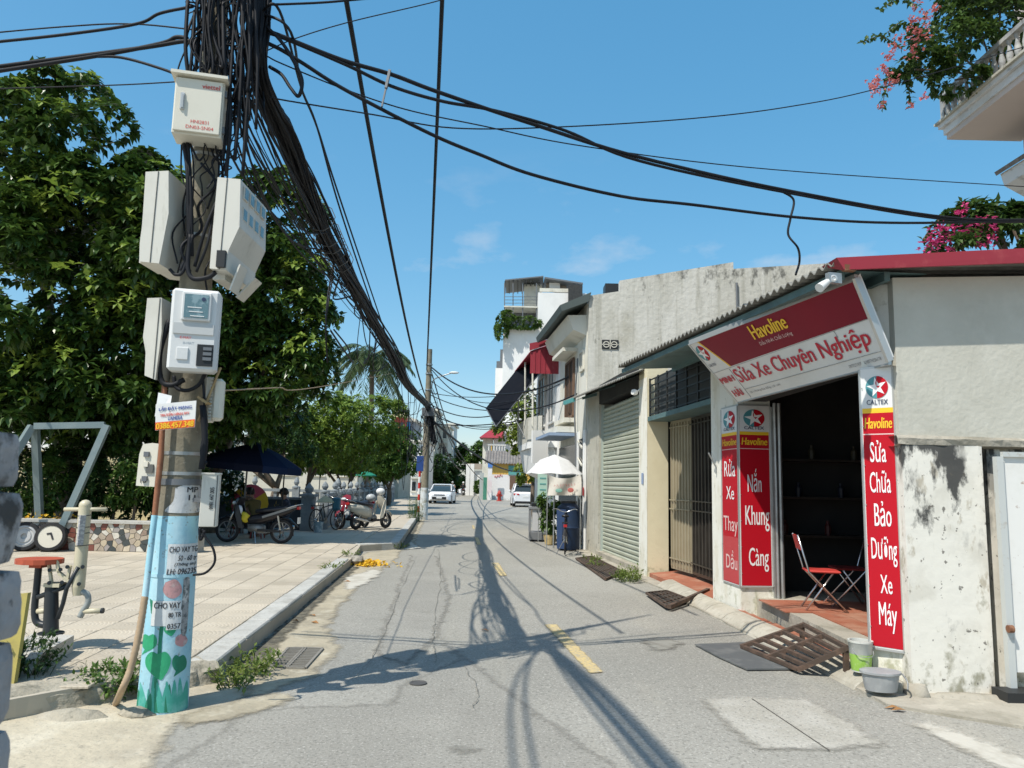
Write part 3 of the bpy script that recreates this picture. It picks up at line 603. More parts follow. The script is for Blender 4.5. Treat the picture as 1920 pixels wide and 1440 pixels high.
# ---- vertical signs
def vsign(name, label, A, B, z0, z1, layout, thick=.03, faded=False):
    A, B = Vector((*A, 0)), Vector((*B, 0)); u = (B - A).normalized(); w = (B - A).length; n = u.cross(V(0, 0, 1)); h = z1 - z0
    t = thing(name, label, 'sign', ((A.x + B.x) / 2, (A.y + B.y) / 2, z0), 'vertical red repair signs')
    def P(a, b, o=0.0): return A + u * a + n * o + V(0, 0, z0 + b)
    mb = MB(); mb.hexa([P(0, 0, -thick), P(w, 0, -thick), P(w, 0, 0), P(0, 0, 0), P(0, h, -thick), P(w, h, -thick), P(w, h, 0), P(0, h, 0)]); mb.build('panel', SWHITE, t)
    def rect(a0, a1, b0, b1, m, nm, o): q = MB(); q.quad(P(a0 * w, b0 * h, o), P(a1 * w, b0 * h, o), P(a1 * w, b1 * h, o), P(a0 * w, b1 * h, o)); q.build(nm, m, t)
    rect(.03, .97, .005, .835, RED, 'red_field', .003)
    if faded: rect(.035, .965, .008, .26, REDF, 'faded_field', .0036)
    rect(.03, .97, .835, .853, SYEL, 'yellow_stripe', .003); rect(.03, .97, .755, .759, SPINK, 'seam', .004)
    mb = MB()
    for a, b in [((0, 0), (w, 0)), ((w, 0), (w, h)), ((w, h), (0, h)), ((0, h), (0, 0))]: mb.bar(P(*a, -.01), P(*b, -.01), .018, .035)
    mb.build('frame', ALU, t)
    er = min(w * .36, h * .05)
    emblem(t, lambda a, b, o: P(w / 2 + a * w * .36 / er * .95, h * .93 + b, o), er)
    lettering(t, 'CALTEX', P(w * .18, h * .866), u, (0, 0, 1), w * .64, h * .018, SNAVY, .005, .01)
    lettering(t, 'Havoline', P(w * .09, h * .778), u, (0, 0, 1), w * .82, h * .04, SYEL, .005, .02, .15)
    for txt, b0, b1, a0, a1, m in layout: lettering(t, txt, P(w * a0, h * b0), u, (0, 0, 1), w * (a1 - a0), h * (b1 - b0), m, .005, .006)
    for k in range(7):
        q = MB(); q.lathe([(.006, 0), (.004, .004)], P(.012, h * (k + .5) / 7, .008), 6, axis=tuple(n)); q.build('rivet', STEEL, t)
    return t
zb = .40
vsign('vertical_sign', 'long red sign on the corner of the grey wall beside the shop opening', tuple(G(1632, 1212, .318))[:2], tuple(G(1697, 1222, .318))[:2], .318, 2.66,
      [('Sửa', .655, .735, .22, .70, SLW), ('Chữa', .545, .625, .18, .80, SLW), ('Bảo', .425, .515, .28, .78, SLW), ('Dưỡng', .285, .39, .15, .90, SLW), ('Xe', .19, .255, .38, .72, SLW), ('Máy', .055, .16, .3, .82, SLW)])
vsign('vertical_sign', 'red sign reading down the pillar, facing the shop opening', (F(9.67) - .01, 9.645), (3.31, 9.685), .40, 2.66,
      [('Nắn', .515, .645, .26, .70, SLW), ('Khung', .30, .44, .17, .93, SLW), ('Càng', .08, .21, .26, .88, SLW)])
vsign('vertical_sign', 'narrow faded red sign on the street face of the white pillar', (F(10.22) - .012, 10.22), (F(9.67) - .012, 9.66), .40, 2.66,
      [('Rửa', .60, .70, .18, .82, SLW), ('Xe', .47, .545, .28, .74, SLW), ('Thay', .265, .375, .1, .92, SPINK), ('Dầu', .08, .185, .22, .86, SPINK)], faded=True)
# metal clip on pillar
mb = MB(); mb.tube([V(F(10.42) - .02, 10.42, 1.9), V(F(10.42) - .12, 10.40, 2.08)], .012, 8); mb.tube([V(F(10.42) - .02, 10.42, 1.8), V(F(10.42) - .02, 10.42, 1.92)], .01, 8); mb.build('hook', STEEL, shop)

# ---- gate of the yard at the right edge
gate = thing('sheet_gate', 'white sheet metal gate with pale pipe frame beside the stained wall', 'gate', (4.3, 6.1, 0))
GW = mat('white_sheet_steel', (.74, .73, .69), .6, layers=[((.6, .58, .52), 2, .5, .66, .5), ((.28, .16, .09), 14, .66, .72, .7), ((.4, .36, .3), (9, 9, 1), .6, .7, .4)]); GP = mat('pale_blue_pipe', (.50, .52, .50), .55, layers=[((.33, .27, .2), 9, .58, .68, .6)])
mb = MB(); mb.box((4.9, 6.26, 1.06), (1.72, .012, 1.7), rz=.03); mb.build('sheet', GW, gate)
mb = MB(); mb.box((4.0, 6.23, .98), (.055, .055, 1.86)); mb.build('post', GP, gate)
mb = MB(); mb.box((4.9, 6.25, 1.93), (1.74, .04, .04), rz=.03); mb.build('rail', GP, gate)
mb = MB(); mb.box((4.0, 6.15, .05), (.3, .2, .09)); mb.build('foot', BLACKST, gate)
mb = MB(); mb.lathe([(.03, -.02), (.03, .02)], (3.985, 6.18, .55), 10, axis=(1, 0, 0)); mb.build('lock', mat('rusty_steel', (.2, .09, .05)), gate)

# ------------------------------------------------------------------ neighbour with folding gate
nb = thing('folding_gate_house', 'house with cream pillars, barred transom and folding steel gate', 'building', (2.8, 12.3, 0))
wallpoly([(F(13.75), 13.75), (F(13.75) + .38, 13.79), (F(14.3) + .38, 14.34), (F(14.3), 14.3)], 0, 3.9, 'pillar', CREAM, nb)
mb = MB(); mb.quad((F(13.75) - .006, 13.76, .02), (F(14.3) - .006, 14.3, .02), (F(14.3) - .006, 14.3, 3.6), (F(13.75) - .006, 13.76, 3.6)); mb.build('pillar_paint', PILW, nb)
wallpoly([(F(10.62), 10.625), (F(13.74), 13.745), (F(13.74) + .9, 13.745), (F(10.62) + .9, 10.625)], 2.78, 2.86, 'lintel', ROOFTEAL, nb)
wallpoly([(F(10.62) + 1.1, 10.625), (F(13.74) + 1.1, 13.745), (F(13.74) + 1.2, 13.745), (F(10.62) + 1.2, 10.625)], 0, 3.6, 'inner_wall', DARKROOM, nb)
# transom bars
mb = MB(); mb.quad((F(10.66) + .12, 10.66, 2.87), (F(13.72) + .12, 13.72, 2.87), (F(13.72) + .12, 13.72, 3.56), (F(10.66) + .12, 10.66, 3.56)); mb.build('transom_screen', mat('dark_mesh_screen', (.05, .055, .055), .7), nb)
for i in range(7):
    yy = 10.7 + i * .5; MB().box((F(yy) + .03, yy, 3.21), (.03, .03, .70)).build('transom_post', BLACKST, nb)
for z in (2.9, 3.03, 3.16, 3.29, 3.42, 3.53): MB().bar((F(10.66) + .03, 10.66, z), (F(13.72) + .03, 13.72, z), .02, .02).build('transom_bar', BLACKST, nb)
# folding gate
fg = thing('folding_gate', 'folding steel gate with one olive leaf folded back and a dark leaf closed', 'gate', (2.9, 12.4, .2))
def leaf(A, B, z0, z1, m, nbar, name):
    A, B = Vector((*A, 0)), Vector((*B, 0)); u = (B - A).normalized(); n = u.cross(V(0, 0, 1)); w = (B - A).length
    q = MB(); q.hexa([A + V(0, 0, z0), B + V(0, 0, z0), B - n * .02 + V(0, 0, z0), A - n * .02 + V(0, 0, z0), A + V(0, 0, z1), B + V(0, 0, z1), B - n * .02 + V(0, 0, z1), A - n * .02 + V(0, 0, z1)])
    lf = q.build(name, m, fg)
    for i in range(nbar):
        p = A + u * (w * (i + .5) / nbar) + n * .012; MB().box(p + V(0, 0, (z0 + z1) / 2), (.028, .028, z1 - z0 - .1), rz=math.atan2(u.y, u.x)).build('bar', m, lf)
    for z in (z0 + .18, z0 + (z1 - z0) * .40, z0 + (z1 - z0) * .46, z1 - .12):
        MB().bar(A + n * .028 + V(0, 0, z), B + n * .028 + V(0, 0, z), .012, .02).build('rail', m, lf)
leaf((F(13.4) + .34, 13.55), (F(12.6) + .42, 12.72), .2, 2.77, OLIVE, 7, 'leaf')
leaf((F(12.6) + .43, 12.70), (F(11.2) + .40, 11.25), .2, 2.77, GATE, 9, 'leaf')
leaf((F(11.2) + .40, 11.23), (F(10.65) + .4, 10.66), .2, 2.77, GATE, 4, 'leaf')
mb = MB(); mb.prism([(F(10.64) - .0, 10.64, 0), (F(10.64) - .0, 10.64, .09), (F(10.64) + 1, 10.64, .19), (F(10.64) + 1, 10.64, 0)], (-.3, 3.08, 0)); mb.build('step', REDTILE, nb)
mb = MB(); mb.box((F(14.05) - .012, 14.05, 1.75), (.008, .16, .2)); tag(mb.build('house_number', mat('house_number_blue', (.25, .33, .5), .5), origin=(F(14.05), 14.05, 1.65)), 'small faded blue house number plate on the white pillar', 'plate')
mb = MB(); c = V(F(14.2) - .1, 14.1, 3.35); mb.lathe([(.05, 0), (.06, .05), (.05, .09)], c, 12, axis=(-1, -.6, 0)); mb.tube([c, c + V(.1, .05, .1)], .015, 6); tag(mb.build('camera_dome', SWHITE, origin=c), 'round white security camera under the eave beside the roller door', 'camera')

# ------------------------------------------------------------------ roller door unit
rd = thing('roller_door_house', 'low shop unit with a pale green roller shutter and patched lean-to roof', 'building', (2.3, 16, 0))
wallpoly([(F(17.75), 17.75), (F(17.75) + .3, 17.78), (F(19.0) + .3, 19.0), (F(19.0), 19.0)], 0, 3.9, 'pillar', STRIPC, rd)
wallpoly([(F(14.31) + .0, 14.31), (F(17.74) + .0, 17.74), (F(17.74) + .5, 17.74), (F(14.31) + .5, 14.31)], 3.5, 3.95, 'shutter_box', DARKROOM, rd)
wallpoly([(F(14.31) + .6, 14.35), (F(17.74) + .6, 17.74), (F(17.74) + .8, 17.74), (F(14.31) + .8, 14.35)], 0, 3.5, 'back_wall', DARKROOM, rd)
wallpoly([(F(14.31) - .05, 14.31), (F(17.74) - .05, 17.74), (F(17.74) + .5, 17.74), (F(14.31) + .5, 14.31)], 0, .12, 'threshold', VERGE, rd)
sh_ = thing('roller_shutter', 'pale green ribbed roller shutter, closed', 'shutter', (F(16) + .12, 16, .12))
A_, B_ = V(F(14.33) + .12, 14.33, 0), V(F(17.72) + .12, 17.72, 0); ns = 36; shh = 3.4 / ns
q = MB(); k5 = [(0, 0), (-.03, .012), (-.034, .055), (-.012, .08), (0, shh)]
vs = [];
for P0 in (A_, B_): vs += [(P0.x + a, P0.y, b) for a, b in k5]
q.add(vs, [(i, i + 5, i + 6, i + 1) for i in range(4)] + [(0, 4, 9, 5)] + [(0, 1, 2, 3, 4), (9, 8, 7, 6, 5)])
first = None
for i in range(ns):
    if first is None:
        first = q.build('slat', ROLL, sh_); me0 = first.data; l0 = first.location.copy()
        first.location = (0, 0, 0)
    else:
        o = bpy.data.objects.new('slat', me0); COL.objects.link(o); o.parent = sh_; o.location = (rnd.uniform(-.002, .002), 0, i * shh)
for yy in (14.34, 17.7): MB().box((F(yy) + .08, yy, 1.8), (.07, .05, 3.36)).build('guide_rail', mat('guide_teal', (.35, .40, .36), .5), sh_)
# lean-to roof above it
mb = corrugated(V(F(19.2) - .55, 19.3, 3.72), V(F(13.9) - .35, 13.9, 3.62), (1.8, .2, .75), .02, .12); mb.build('roof_sheet', CORR, rd, smooth=40)
mb = MB(); mb.quad(V(F(19.2) - .5, 19.3, 3.66), V(F(13.9) - .3, 13.9, 3.57), V(F(13.9) + 1.2, 14.1, 4.2), V(F(19.2) + 1.2, 19.3, 4.3)); mb.build('soffit', ROOFTEAL, rd)
mb = MB(); mb.bar(V(F(19.2) - .56, 19.3, 3.68), V(F(18.2) - .5, 18.3, 3.66), .05, .1); mb.bar(V(F(15) + .5, 15.0, 4.05), V(F(14) + .5, 13.9, 4.0), .4, .03); mb.build('roof_flashing', mat('teal_sheet', (.09, .30, .29), .5), rd)
for yy in (14.6, 16.2, 18.0): MB().bar((F(yy) - .35, yy, 3.66), (F(yy) + .3, yy, 3.86), .05, .06).build('rafter', ROOFTEAL, rd)
# ------------------------------------------------------------------ tall concrete-sided house
OFFW = mat('offwhite_paint', (.66, .64, .56), .9, layers=[((.5, .48, .4), 1.2, .48, .64, .6), ((.3, .28, .23), (5, 5, .6), .6, .7, .5)], bump=(14, .3, .02))
WHITEB = mat('white_paint', (.74, .74, .72), .88, layers=[((.62, .62, .6), .5, .48, .66, .5), ((.5, .49, .46), (2, 2, .2), .6, .72, .4)])
GLASS = mat('dark_window', (.03, .035, .04), .15, spec=.6); WOODW = mat('brown_shutter', (.14, .085, .055), .7)
BLACKT = mat('black_tarpaulin', (.007, .008, .012), .9, spec=.1, layers=[((.013, .013, .016), 3, .5, .66, .5)])
GREYST = mat('grey_steel', (.16, .17, .18), .5, .3)
ch = thing('concrete_house', 'two storey house with bare weathered concrete side wall and dark green eave', 'building', (3, 20, 0))
W9 = 19.02
prof = [(F(W9), 0), (10.2, 0), (10.2, 7.62), (5.66, 7.24), (5.66, 7.42), (2.72, 6.86), (2.72, 6.58), (F(W9), 6.44)]
mb = MB(); mb.prism([(x, W9, z) for x, z in prof], (0, .22, 0)); mb.build('side_wall', RAWWALL, ch)
# pierced vent block in the side wall
vb = MB(); c = YP(1144, 646, W9 - .012); vb.box(c + V(0, .0, 0), (.42, .02, .24)); vo_ = vb.build('vent_block', BLACKST, ch)
mb = MB()
for sx_ in (-1, 1):
    for k in range(10):
        a = R(36 * k); mb.bar(c + V(sx_ * .1 + .075 * math.cos(a), -.016, .075 * math.sin(a)), c + V(sx_ * .1 + .075 * math.cos(a + R(36)), -.016, .075 * math.sin(a + R(36))), .018, .022)
mb.bar(c + V(-.21, -.016, .0), c + V(.21, -.016, 0), .018, .02); mb.bar(c + V(0, -.016, -.12), c + V(0, -.016, .12), .018, .02)
mb.build('vent_pattern', OFFW, vo_)
MB().tube([YP(1381, 530, W9 - .04), YP(1383, 610, W9 - .04)], .03, 8).build('drain_pipe', GREYST, ch)
mb = MB(); mb.box(YP(1150, 546, W9 + 1.2), (.5, .5, .3)); mb.build('water_heater', BLACKST, ch)
# street face
wallpoly([(F(19.25), 19.25), (F(23.2), 23.2), (F(23.2) + .25, 23.2), (F(19.25) + .25, 19.25)], 0, 6.3, 'front_wall', OFFW, ch)
wallpoly([(F(23.0) + .26, 23.0), (10, 23.0), (10, 23.2), (F(23.2) + .26, 23.2)], 0, 6.3, 'back_wall', OFFW, ch)
mb = MB(); mb.hexa([V(F(19) - .7, 18.95, 6.0), V(F(23.4) - .7, 23.4, 6.0), V(F(23.4), 23.4, 6.28), V(F(19), 18.95, 6.28), V(F(19) - .75, 18.95, 6.16), V(F(23.4) - .75, 23.4, 6.16), V(F(23.4) + .05, 23.4, 6.52), V(F(19) + .05, 18.95, 6.52)]); mb.build('eave', mat('dark_green_eave', (.07, .09, .085), .7), ch)
mb = MB(); mb.hexa([V(F(19.2) - .35, 19.3, 5.6), V(F(23.2) - .35, 23.2, 5.6), V(F(23.2), 23.2, 5.45), V(F(19.2), 19.3, 5.45), V(F(19.2) - .5, 19.3, 5.98), V(F(23.2) - .5, 23.2, 5.98), V(F(23.2), 23.2, 6.0), V(F(19.2), 19.3, 6.0)]); mb.build('cornice', OFFW, ch)
def fwindow(parent, y0, y1, z0, z1, m=GLASS, fm=OFFW, out=.03, bars=0, fr=.06, fx=F, mid=True):
    w = MB(); w.quad((fx(y0) - .015, y0, z0), (fx(y1) - .015, y1, z0), (fx(y1) - .015, y1, z1), (fx(y0) - .015, y0, z1)); wo = w.build('window', m, parent)
    q = MB()
    for a, b in [((y0, z0), (y1, z0)), ((y1, z0), (y1, z1)), ((y1, z1), (y0, z1)), ((y0, z1), (y0, z0))]: q.bar((fx(a[0]) - out, a[0], a[1]), (fx(b[0]) - out, b[0], b[1]), fr, fr)
    if mid: q.bar((fx((y0 + y1) / 2) - out, (y0 + y1) / 2, z0), (fx((y0 + y1) / 2) - out, (y0 + y1) / 2, z1), .04, .04)
    q.build('frame', fm, wo)
    for i in range(bars):
        yy = y0 + (y1 - y0) * (i + 1) / (bars + 1); MB().bar((fx(yy) - .06, yy, z0), (fx(yy) - .06, yy, z1), .014, .014).build('bar', BLACKST, wo)
    return wo
fwindow(ch, 20.8, 22.0, 3.5, 5.1, WOODW, WOODW, .04, 5); fwindow(ch, 19.5, 19.95, 4.6, 5.1, GLASS, OFFW, .03)
MB().box((F(21.4) - .16, 21.4, 3.36), (.34, 1.7, .12), rz=.105).build('window_sill', OFFW, ch); MB().box((F(21.4) - .2, 21.4, 5.3), (.4, 1.8, .1), rz=.105).build('window_hood', OFFW, ch)
MB().tube(catmull([V(F(20.2) - .05, 20.2, 5.0), V(F(20.25) - .1, 20.25, 3.6), V(F(20.2) - .06, 20.2, 2.3), V(F(20.3) - .06, 20.3, .4)], 6), .025, 6).build('drain_pipe', GREYST, ch)
# ground floor of that house: painted white posts, grille
for yy in (19.15, 20.0): wallpoly([(F(yy) - .05, yy), (F(yy + .22) - .05, yy + .22), (F(yy + .22), yy + .22), (F(yy), yy)], 0, 3.0, 'post', WHITEB, ch)
w = MB(); w.quad((F(19.4) - .03, 19.4, .1), (F(19.98) - .03, 19.98, .1), (F(19.98) - .03, 19.98, 2.8), (F(19.4) - .03, 19.4, 2.8)); gr = w.build('door', GLASS, ch)
for k in range(6): MB().bar((F(19.4) - .06, 19.4, .3 + k * .45), (F(19.98) - .06, 19.98, .5 + k * .45), .03, .05).build('louvre', OFFW, gr)
w = MB(); w.quad((F(20.3) - .02, 20.3, .1), (F(23.1) - .02, 23.1, .1), (F(23.1) - .02, 23.1, 2.7), (F(20.3) - .02, 20.3, 2.7)); w.build('shop_opening', GLASS, ch)
mb = MB(); mb.box((F(21.6) - .4, 21.6, 2.95), (.75, 2.6, .08), rz=.105); mb.build('canopy', mat('blue_grey_awning', (.25, .33, .45), .7), ch)
MB().box((F(21.3) - .3, 21.5, 3.1), (.5, 1.9, .16), rz=.105).build('canopy_board', OFFW, ch)

# ------------------------------------------------------------------ house with red corrugated canopy and black awning
rh = thing('red_canopy_house', 'narrow house with red corrugated balcony canopy and curved white balcony', 'building', (1.6, 25.5, 0))
wallpoly([(F(23.25), 23.25), (F(28.5), 28.5), (9, 28.7), (9, 23.4)], 0, 6.1, 'wall', WHITEB, rh)
fwindow(rh, 24.2, 25.4, 3.6, 5.4, GLASS, WHITEB, .03, 0); fwindow(rh, 26.2, 27.6, 3.6, 5.4, GLASS, WHITEB, .03, 0)
# balcony
bp = [(F(23.6), 23.6), (F(23.6) - .55, 23.8), (F(24.6) - .8, 24.7), (F(27.5) - .75, 27.6), (F(28), 28)]
wallpoly(bp, 2.75, 2.95, 'balcony_slab', WHITEB, rh)
mb = MB()
for a, b in zip(bp[1:3], bp[2:4]): mb.hexa([V(*a, 2.95), V(*b, 2.95), V(b[0] + .08, b[1], 2.95), V(a[0] + .08, a[1], 2.95), V(*a, 3.75), V(*b, 3.75), V(b[0] + .08, b[1], 3.75), V(a[0] + .08, a[1], 3.75)])
mb.build('balcony_parapet', RAWWALL, rh)
mb = MB(); mb.quad(V(F(23.6) - .1, 23.7, 2.74), V(F(24.4) - .75, 24.6, 2.74), V(F(24.4) - .2, 24.6, 1.9), V(F(23.6), 23.7, 1.9)); mb.prism([(F(23.6) - .02, 23.75, 1.75), (F(23.7) - .6, 23.9, 2.0), (F(23.7) - .75, 24.2, 2.74), (F(23.6) - .02, 23.75, 2.74)], (-.35, 3.2, 0)); mb.build('balcony_base', WHITEB, rh)
mb = MB(); P0 = V(F(23.5) - .9, 23.6, 5.75); P1 = V(F(28) - .9, 28, 5.75)
corr = corrugated(P0, P1, (1.1, .1, .42), .02, .16); corr.build('canopy_sheet', REDTRIM, rh, smooth=40)
mb = MB(); A0 = V(F(23.5) - .9, 23.56, 5.72); A1 = V(F(23.5) + .22, 23.56, 6.14); n5 = 14
for i in range(n5):
    t0, t1 = i / n5, (i + 1) / n5; p = A0.lerp(A1, t0); q2 = A0.lerp(A1, t1); dz = V(0, 0, -.66); o2 = V(0, -.02 if i % 2 else 0, 0)
    mb.add([p + o2, q2 + o2, V(q2.x, q2.y, 5.05) + o2, V(p.x, p.y, 5.05) + o2], [(0, 1, 2, 3)])
mb.build('canopy_end', REDTRIM, rh)
mb = MB(); mb.hexa([A0 + V(-.03, -.06, 0.05), A1 + V(0, -.06, .05), A1 + V(0, .0, .05), A0 + V(-.03, 0, .05), A0 + V(-.03, -.06, .28), A1 + V(0, -.06, .12), A1 + V(0, 0, .12), A0 + V(-.03, 0, .28)]); mb.build('canopy_flashing', REDTRIM, rh)
for yy in (23.7, 25.6, 27.6): MB().tube([V(F(yy) - .75, yy + .1, 2.9), V(F(yy) - .8, yy + .1, 5.75)], .03, 8).build('canopy_post', OFFW, rh)
# black awning reaching over the street
aw = thing('black_awning', 'slanted black tarpaulin awning reaching over the street beside the red canopy', 'awning', (.6, 25, 3))
q4 = [YP(1020, 690, 25.4), YP(995, 660, 27.5) , YP(911, 765, 28.0), YP(930, 800, 26.0)]
mb = MB(); mb.hexa([p - V(0, 0, .02) for p in (q4[3], q4[0], q4[1], q4[2])] + [q4[3], q4[0], q4[1], q4[2]]); mb.build('tarpaulin', BLACKT, aw)
mb = MB(); mb.tube([q4[2], q4[3]], .02, 6); mb.tube([q4[3], q4[0]], .02, 6); mb.build('frame', GREYST, aw)
MB().tube([q4[3].lerp(q4[0], .3), V(F(25) - .7, 25.2, 2.9)], .015, 6).build('stay', GREYST, aw)
# hanging light box sign and blue-edged board on that side
sb = thing('lightbox_sign', 'grey printed light box sign hanging under the white balcony', 'sign', tuple(YP(1010, 870, 23.4)))
mb = MB(); c = YP(1012, 838, 23.4); mb.box(c, (.5, .16, 1.0), rz=.25); mb.build('box', WHITEB, sb); mb = MB(); mb.box(c + V(-.09, -.082, 0), (.28, .012, .9), rz=.25); mb.build('printed_face', mat('grey_print', (.36, .38, .38), .5, layers=[((.6, .6, .58), 9, .5, .6, .8)]), sb)

# ------------------------------------------------------------------ white tower behind
tw = thing('white_tower_house', 'tall narrow white house with roof terraces and hanging greenery', 'building', (3, 90, 0))
TY = 90
def ty(px, py): return YP(px, py, TY)
def slab(p0, p1, d, name, m, y=TY):      # box whose front face spans two pixel corners, d deep
    a, b = YP(*p0, y), YP(*p1, y); mb = MB(); mb.box(((a.x + b.x) / 2, y + d / 2, (a.z + b.z) / 2), (abs(b.x - a.x), d, abs(b.z - a.z))); return mb.build(name, m, tw)
a = ty(944, 613).x; b = ty(1009, 545); r_ = ty(1100, 545).x
mb = MB(); mb.box(((a + r_) / 2, TY + 6, ty(1000, 613).z / 2), (r_ - a, 12, ty(1000, 613).z)); mb.build('wall', WHITEB, tw)
mb = MB(); z0, z1 = ty(1000, 613).z + .003, ty(1000, 548).z; mb.box(((b.x + r_) / 2, TY + 6, (z0 + z1) / 2), (r_ - b.x, 12, z1 - z0)); mb.build('upper_wall', WHITEB, tw)
slab((945, 573), (1008, 577), 8, 'terrace_slab', OFFW); slab((948, 578), (1006, 612), .2, 'terrace_back', GREYST, TY + 3)
for px in (946, 962, 980, 1006): p = ty(px, 612); q = ty(px, 530); MB().bar((p.x, TY + .2, p.z), (q.x, TY + .2, q.z), .12, .12).build('post', GREYST, tw)
mb = MB(); p0, p1, p2, p3 = ty(947, 524), ty(1019, 517), YP(1019, 540, TY + 6), YP(949, 548, TY + 6); mb.hexa([p0 - V(0, 0, .15), p1 - V(0, 0, .15), p2 - V(0, 0, .15), p3 - V(0, 0, .15), p0, p1, p2, p3]); mb.build('terrace_roof', GREYST, tw)
for k in range(9):
    px = 947 + k * 8; p = ty(px, 524); q = YP(px, 546, TY + 5.8); MB().bar(p - V(0, 0, .25), q - V(0, 0, .25), .12, .15).build('roof_rafter', BLACKST, tw)
for z in (556, 562, 568): p = ty(947, z); q = ty(1008, z); MB().bar(V(p.x, TY + .1, p.z), V(q.x, TY + .1, q.z), .06, .06).build('railing', GREYST, tw)
mb = MB(); p = ty(1000, 560); mb.box((p.x, TY + 3, p.z + .6), (2.2, 2, 3.4)); mb.build('stair_box', OFFW, tw)
slab((1012, 540), (1070, 548), .2, 'parapet', OFFW); mb = MB(); p0, p1 = ty(1021, 522), ty(1093, 533); mb.hexa([p0, p1, p1 + V(0, 6, 0), p0 + V(0, 6, 0), p0 + V(0, 0, .2), p1 + V(0, 0, .2), p1 + V(0, 6, .2), p0 + V(0, 6, .2)]); mb.build('terrace_roof', GREYST, tw)
slab((1024, 527), (1062, 545), .2, 'roof_room', mat('tan_sheet', (.35, .3, .25), .8), TY + 2); slab((1066, 534), (1092, 566), .6, 'water_tank_frame', GATE, TY - .7); slab((1030, 530), (1050, 540), .3, 'water_tank', WHITEB, TY + 1.2)
lw = ty(930, 690); slab((929, 690), (943, 900), 8, 'side_block', WHITEB, TY + 1); slab((931, 677), (943, 690), .4, 'side_railing', GREYST, TY + 1); slab((938, 655), (944, 690), 2, 'side_stair', GREYST, TY + 2)

# ------------------------------------------------------------------ yellow and white wall house at the bend
yh = thing('yellow_house', 'single storey white and yellow house with grey tiled roof at the bend', 'building', (.5, 75, 0))
YY = 75
MURAL = mat('painted_white_wall', (.72, .70, .68), .9, layers=[((.6, .42, .42), .5, .55, .64, .5), ((.3, .29, .27), (2, 2, 3), .5, .64, .8, 6, (.8, .1, .2))]); OCHRE = mat('ochre_paint', (.68, .42, .10), .88, layers=[((.58, .36, .1), .8, .45, .64, .5)])
x0, x1 = YP(915, 900, YY).x, YP(1100, 900, YY).x; zt = YP(950, 890, YY).z; zo = YP(950, 868, YY).z
mb = MB(); mb.box(((x0 + x1) / 2, YY + 3, zt / 2), (x1 - x0, 6, zt)); mb.build('wall', MURAL, yh)
mb = MB(); mb.box(((x0 + x1) / 2, YY + 3, (zt + zo) / 2 + .002), (x1 - x0, 6.01, zo - zt)); mb.build('upper_wall', OCHRE, yh)
mb = MB(); mb.box((YP(990, 900, YY).x, YY - .02, 1.5), (.7, .06, 3.0)); mb.build('pilaster', OCHRE, yh)
p = YP(955, 888, YY - .1); MB().box((YP(968, 900, YY).x, YY - .05, zt + .45), (1.6, .06, .9)).build('sign_board', mat('sea_green', (.10, .32, .30), .6), yh)
wx = YP(960, 905, YY - .05); zz0, zz1 = YP(960, 921, YY - .05).z, YP(960, 892, YY - .05).z
MB().box((wx.x + .1, YY - .06, (zz0 + zz1) / 2), (.65, .05, zz1 - zz0)).build('shutter', WOODW, yh); MB().box((wx.x + .85, YY - .05, (zz0 + zz1) / 2), (.75, .04, zz1 - zz0)).build('window', GLASS, yh); MB().box((wx.x + 1.35, YY - .06, (zz0 + zz1) / 2), (.25, .05, zz1 - zz0)).build('shutter', WOODW, yh)
xq = YP(923, 905, YY).x + .2; q = MB(); q.tube([V(xq + .07 * k, YY - .03, 2.2 + .13 * math.sin(k * 1.7) + .02 * k) for k in range(12)], .03, 5); q.build('red_scrawl', mat('mural_red', (.55, .1, .12), .8), yh)
TILER = mat('grey_roof_tile', (.17, .155, .145), .9, layers=[((.26, .24, .22), 2.5, .48, .62, .7), ((.1, .09, .085), 6, .55, .66, .6)])
zr0, zr1 = zo, YP(950, 855, YY + 2).z; e0 = V(x0 - .35, YY - .45, zo - .1); e1 = V(x1, YY - .45, zo - .1)
corrugated(e1, e0, (0, 3.2, zr1 - zo + .6), .05, .28, .06).build('roof', TILER, yh, smooth=40)
# green gate post and white wall towards the far bend
fw = thing('white_compound_wall', 'white compound wall with gate pillars beyond the yellow house', 'wall', (-4, 96, 0))
a, b = YP(876, 905, 98), YP(906, 905, 98); zt2 = YP(890, 882, 98).z
MB().box(((a.x + b.x) / 2, 98.1, zt2 / 2), (b.x - a.x, .3, zt2)).build('wall_panel', WHITEB, fw)
for px in (878, 886): q = YP(px, 870, 97.8); MB().box((q.x, 97.8, q.z / 2), (.5, .5, q.z)).build('gate_pillar', WHITEB, fw)
MB().box((b.x - 1.2, 98.6, zt2 + .5), (1.9, 2, .7)).build('shed_roof', mat('tan_sheet', (.35, .3, .25)), fw)
gp_ = thing('green_gate_post', 'tall green painted gate post with white board at the corner of the yellow house', 'post', tuple(V(YP(910, 930, 74).x, 74, 0)))
q = YP(910, 895, 74); MB().box((q.x, 74, q.z / 2), (.35, .3, q.z)).build('post', mat('green_paint', (.06, .22, .15), .6), gp_); MB().box((q.x - .35, 74.2, 1.3), (.4, .2, 2.6)).build('board', mat('grey_board', (.4, .42, .4), .8), gp_); MB().box((q.x + .45, 73.9, 1.6), (.4, .2, 3.2)).build('poster_board', MURAL, gp_); MB().box((q.x + .45, 73.78, 3.35), (.45, .08, .45)).build('blue_plate', mat('blue_plate', (.08, .2, .5), .5), gp_)
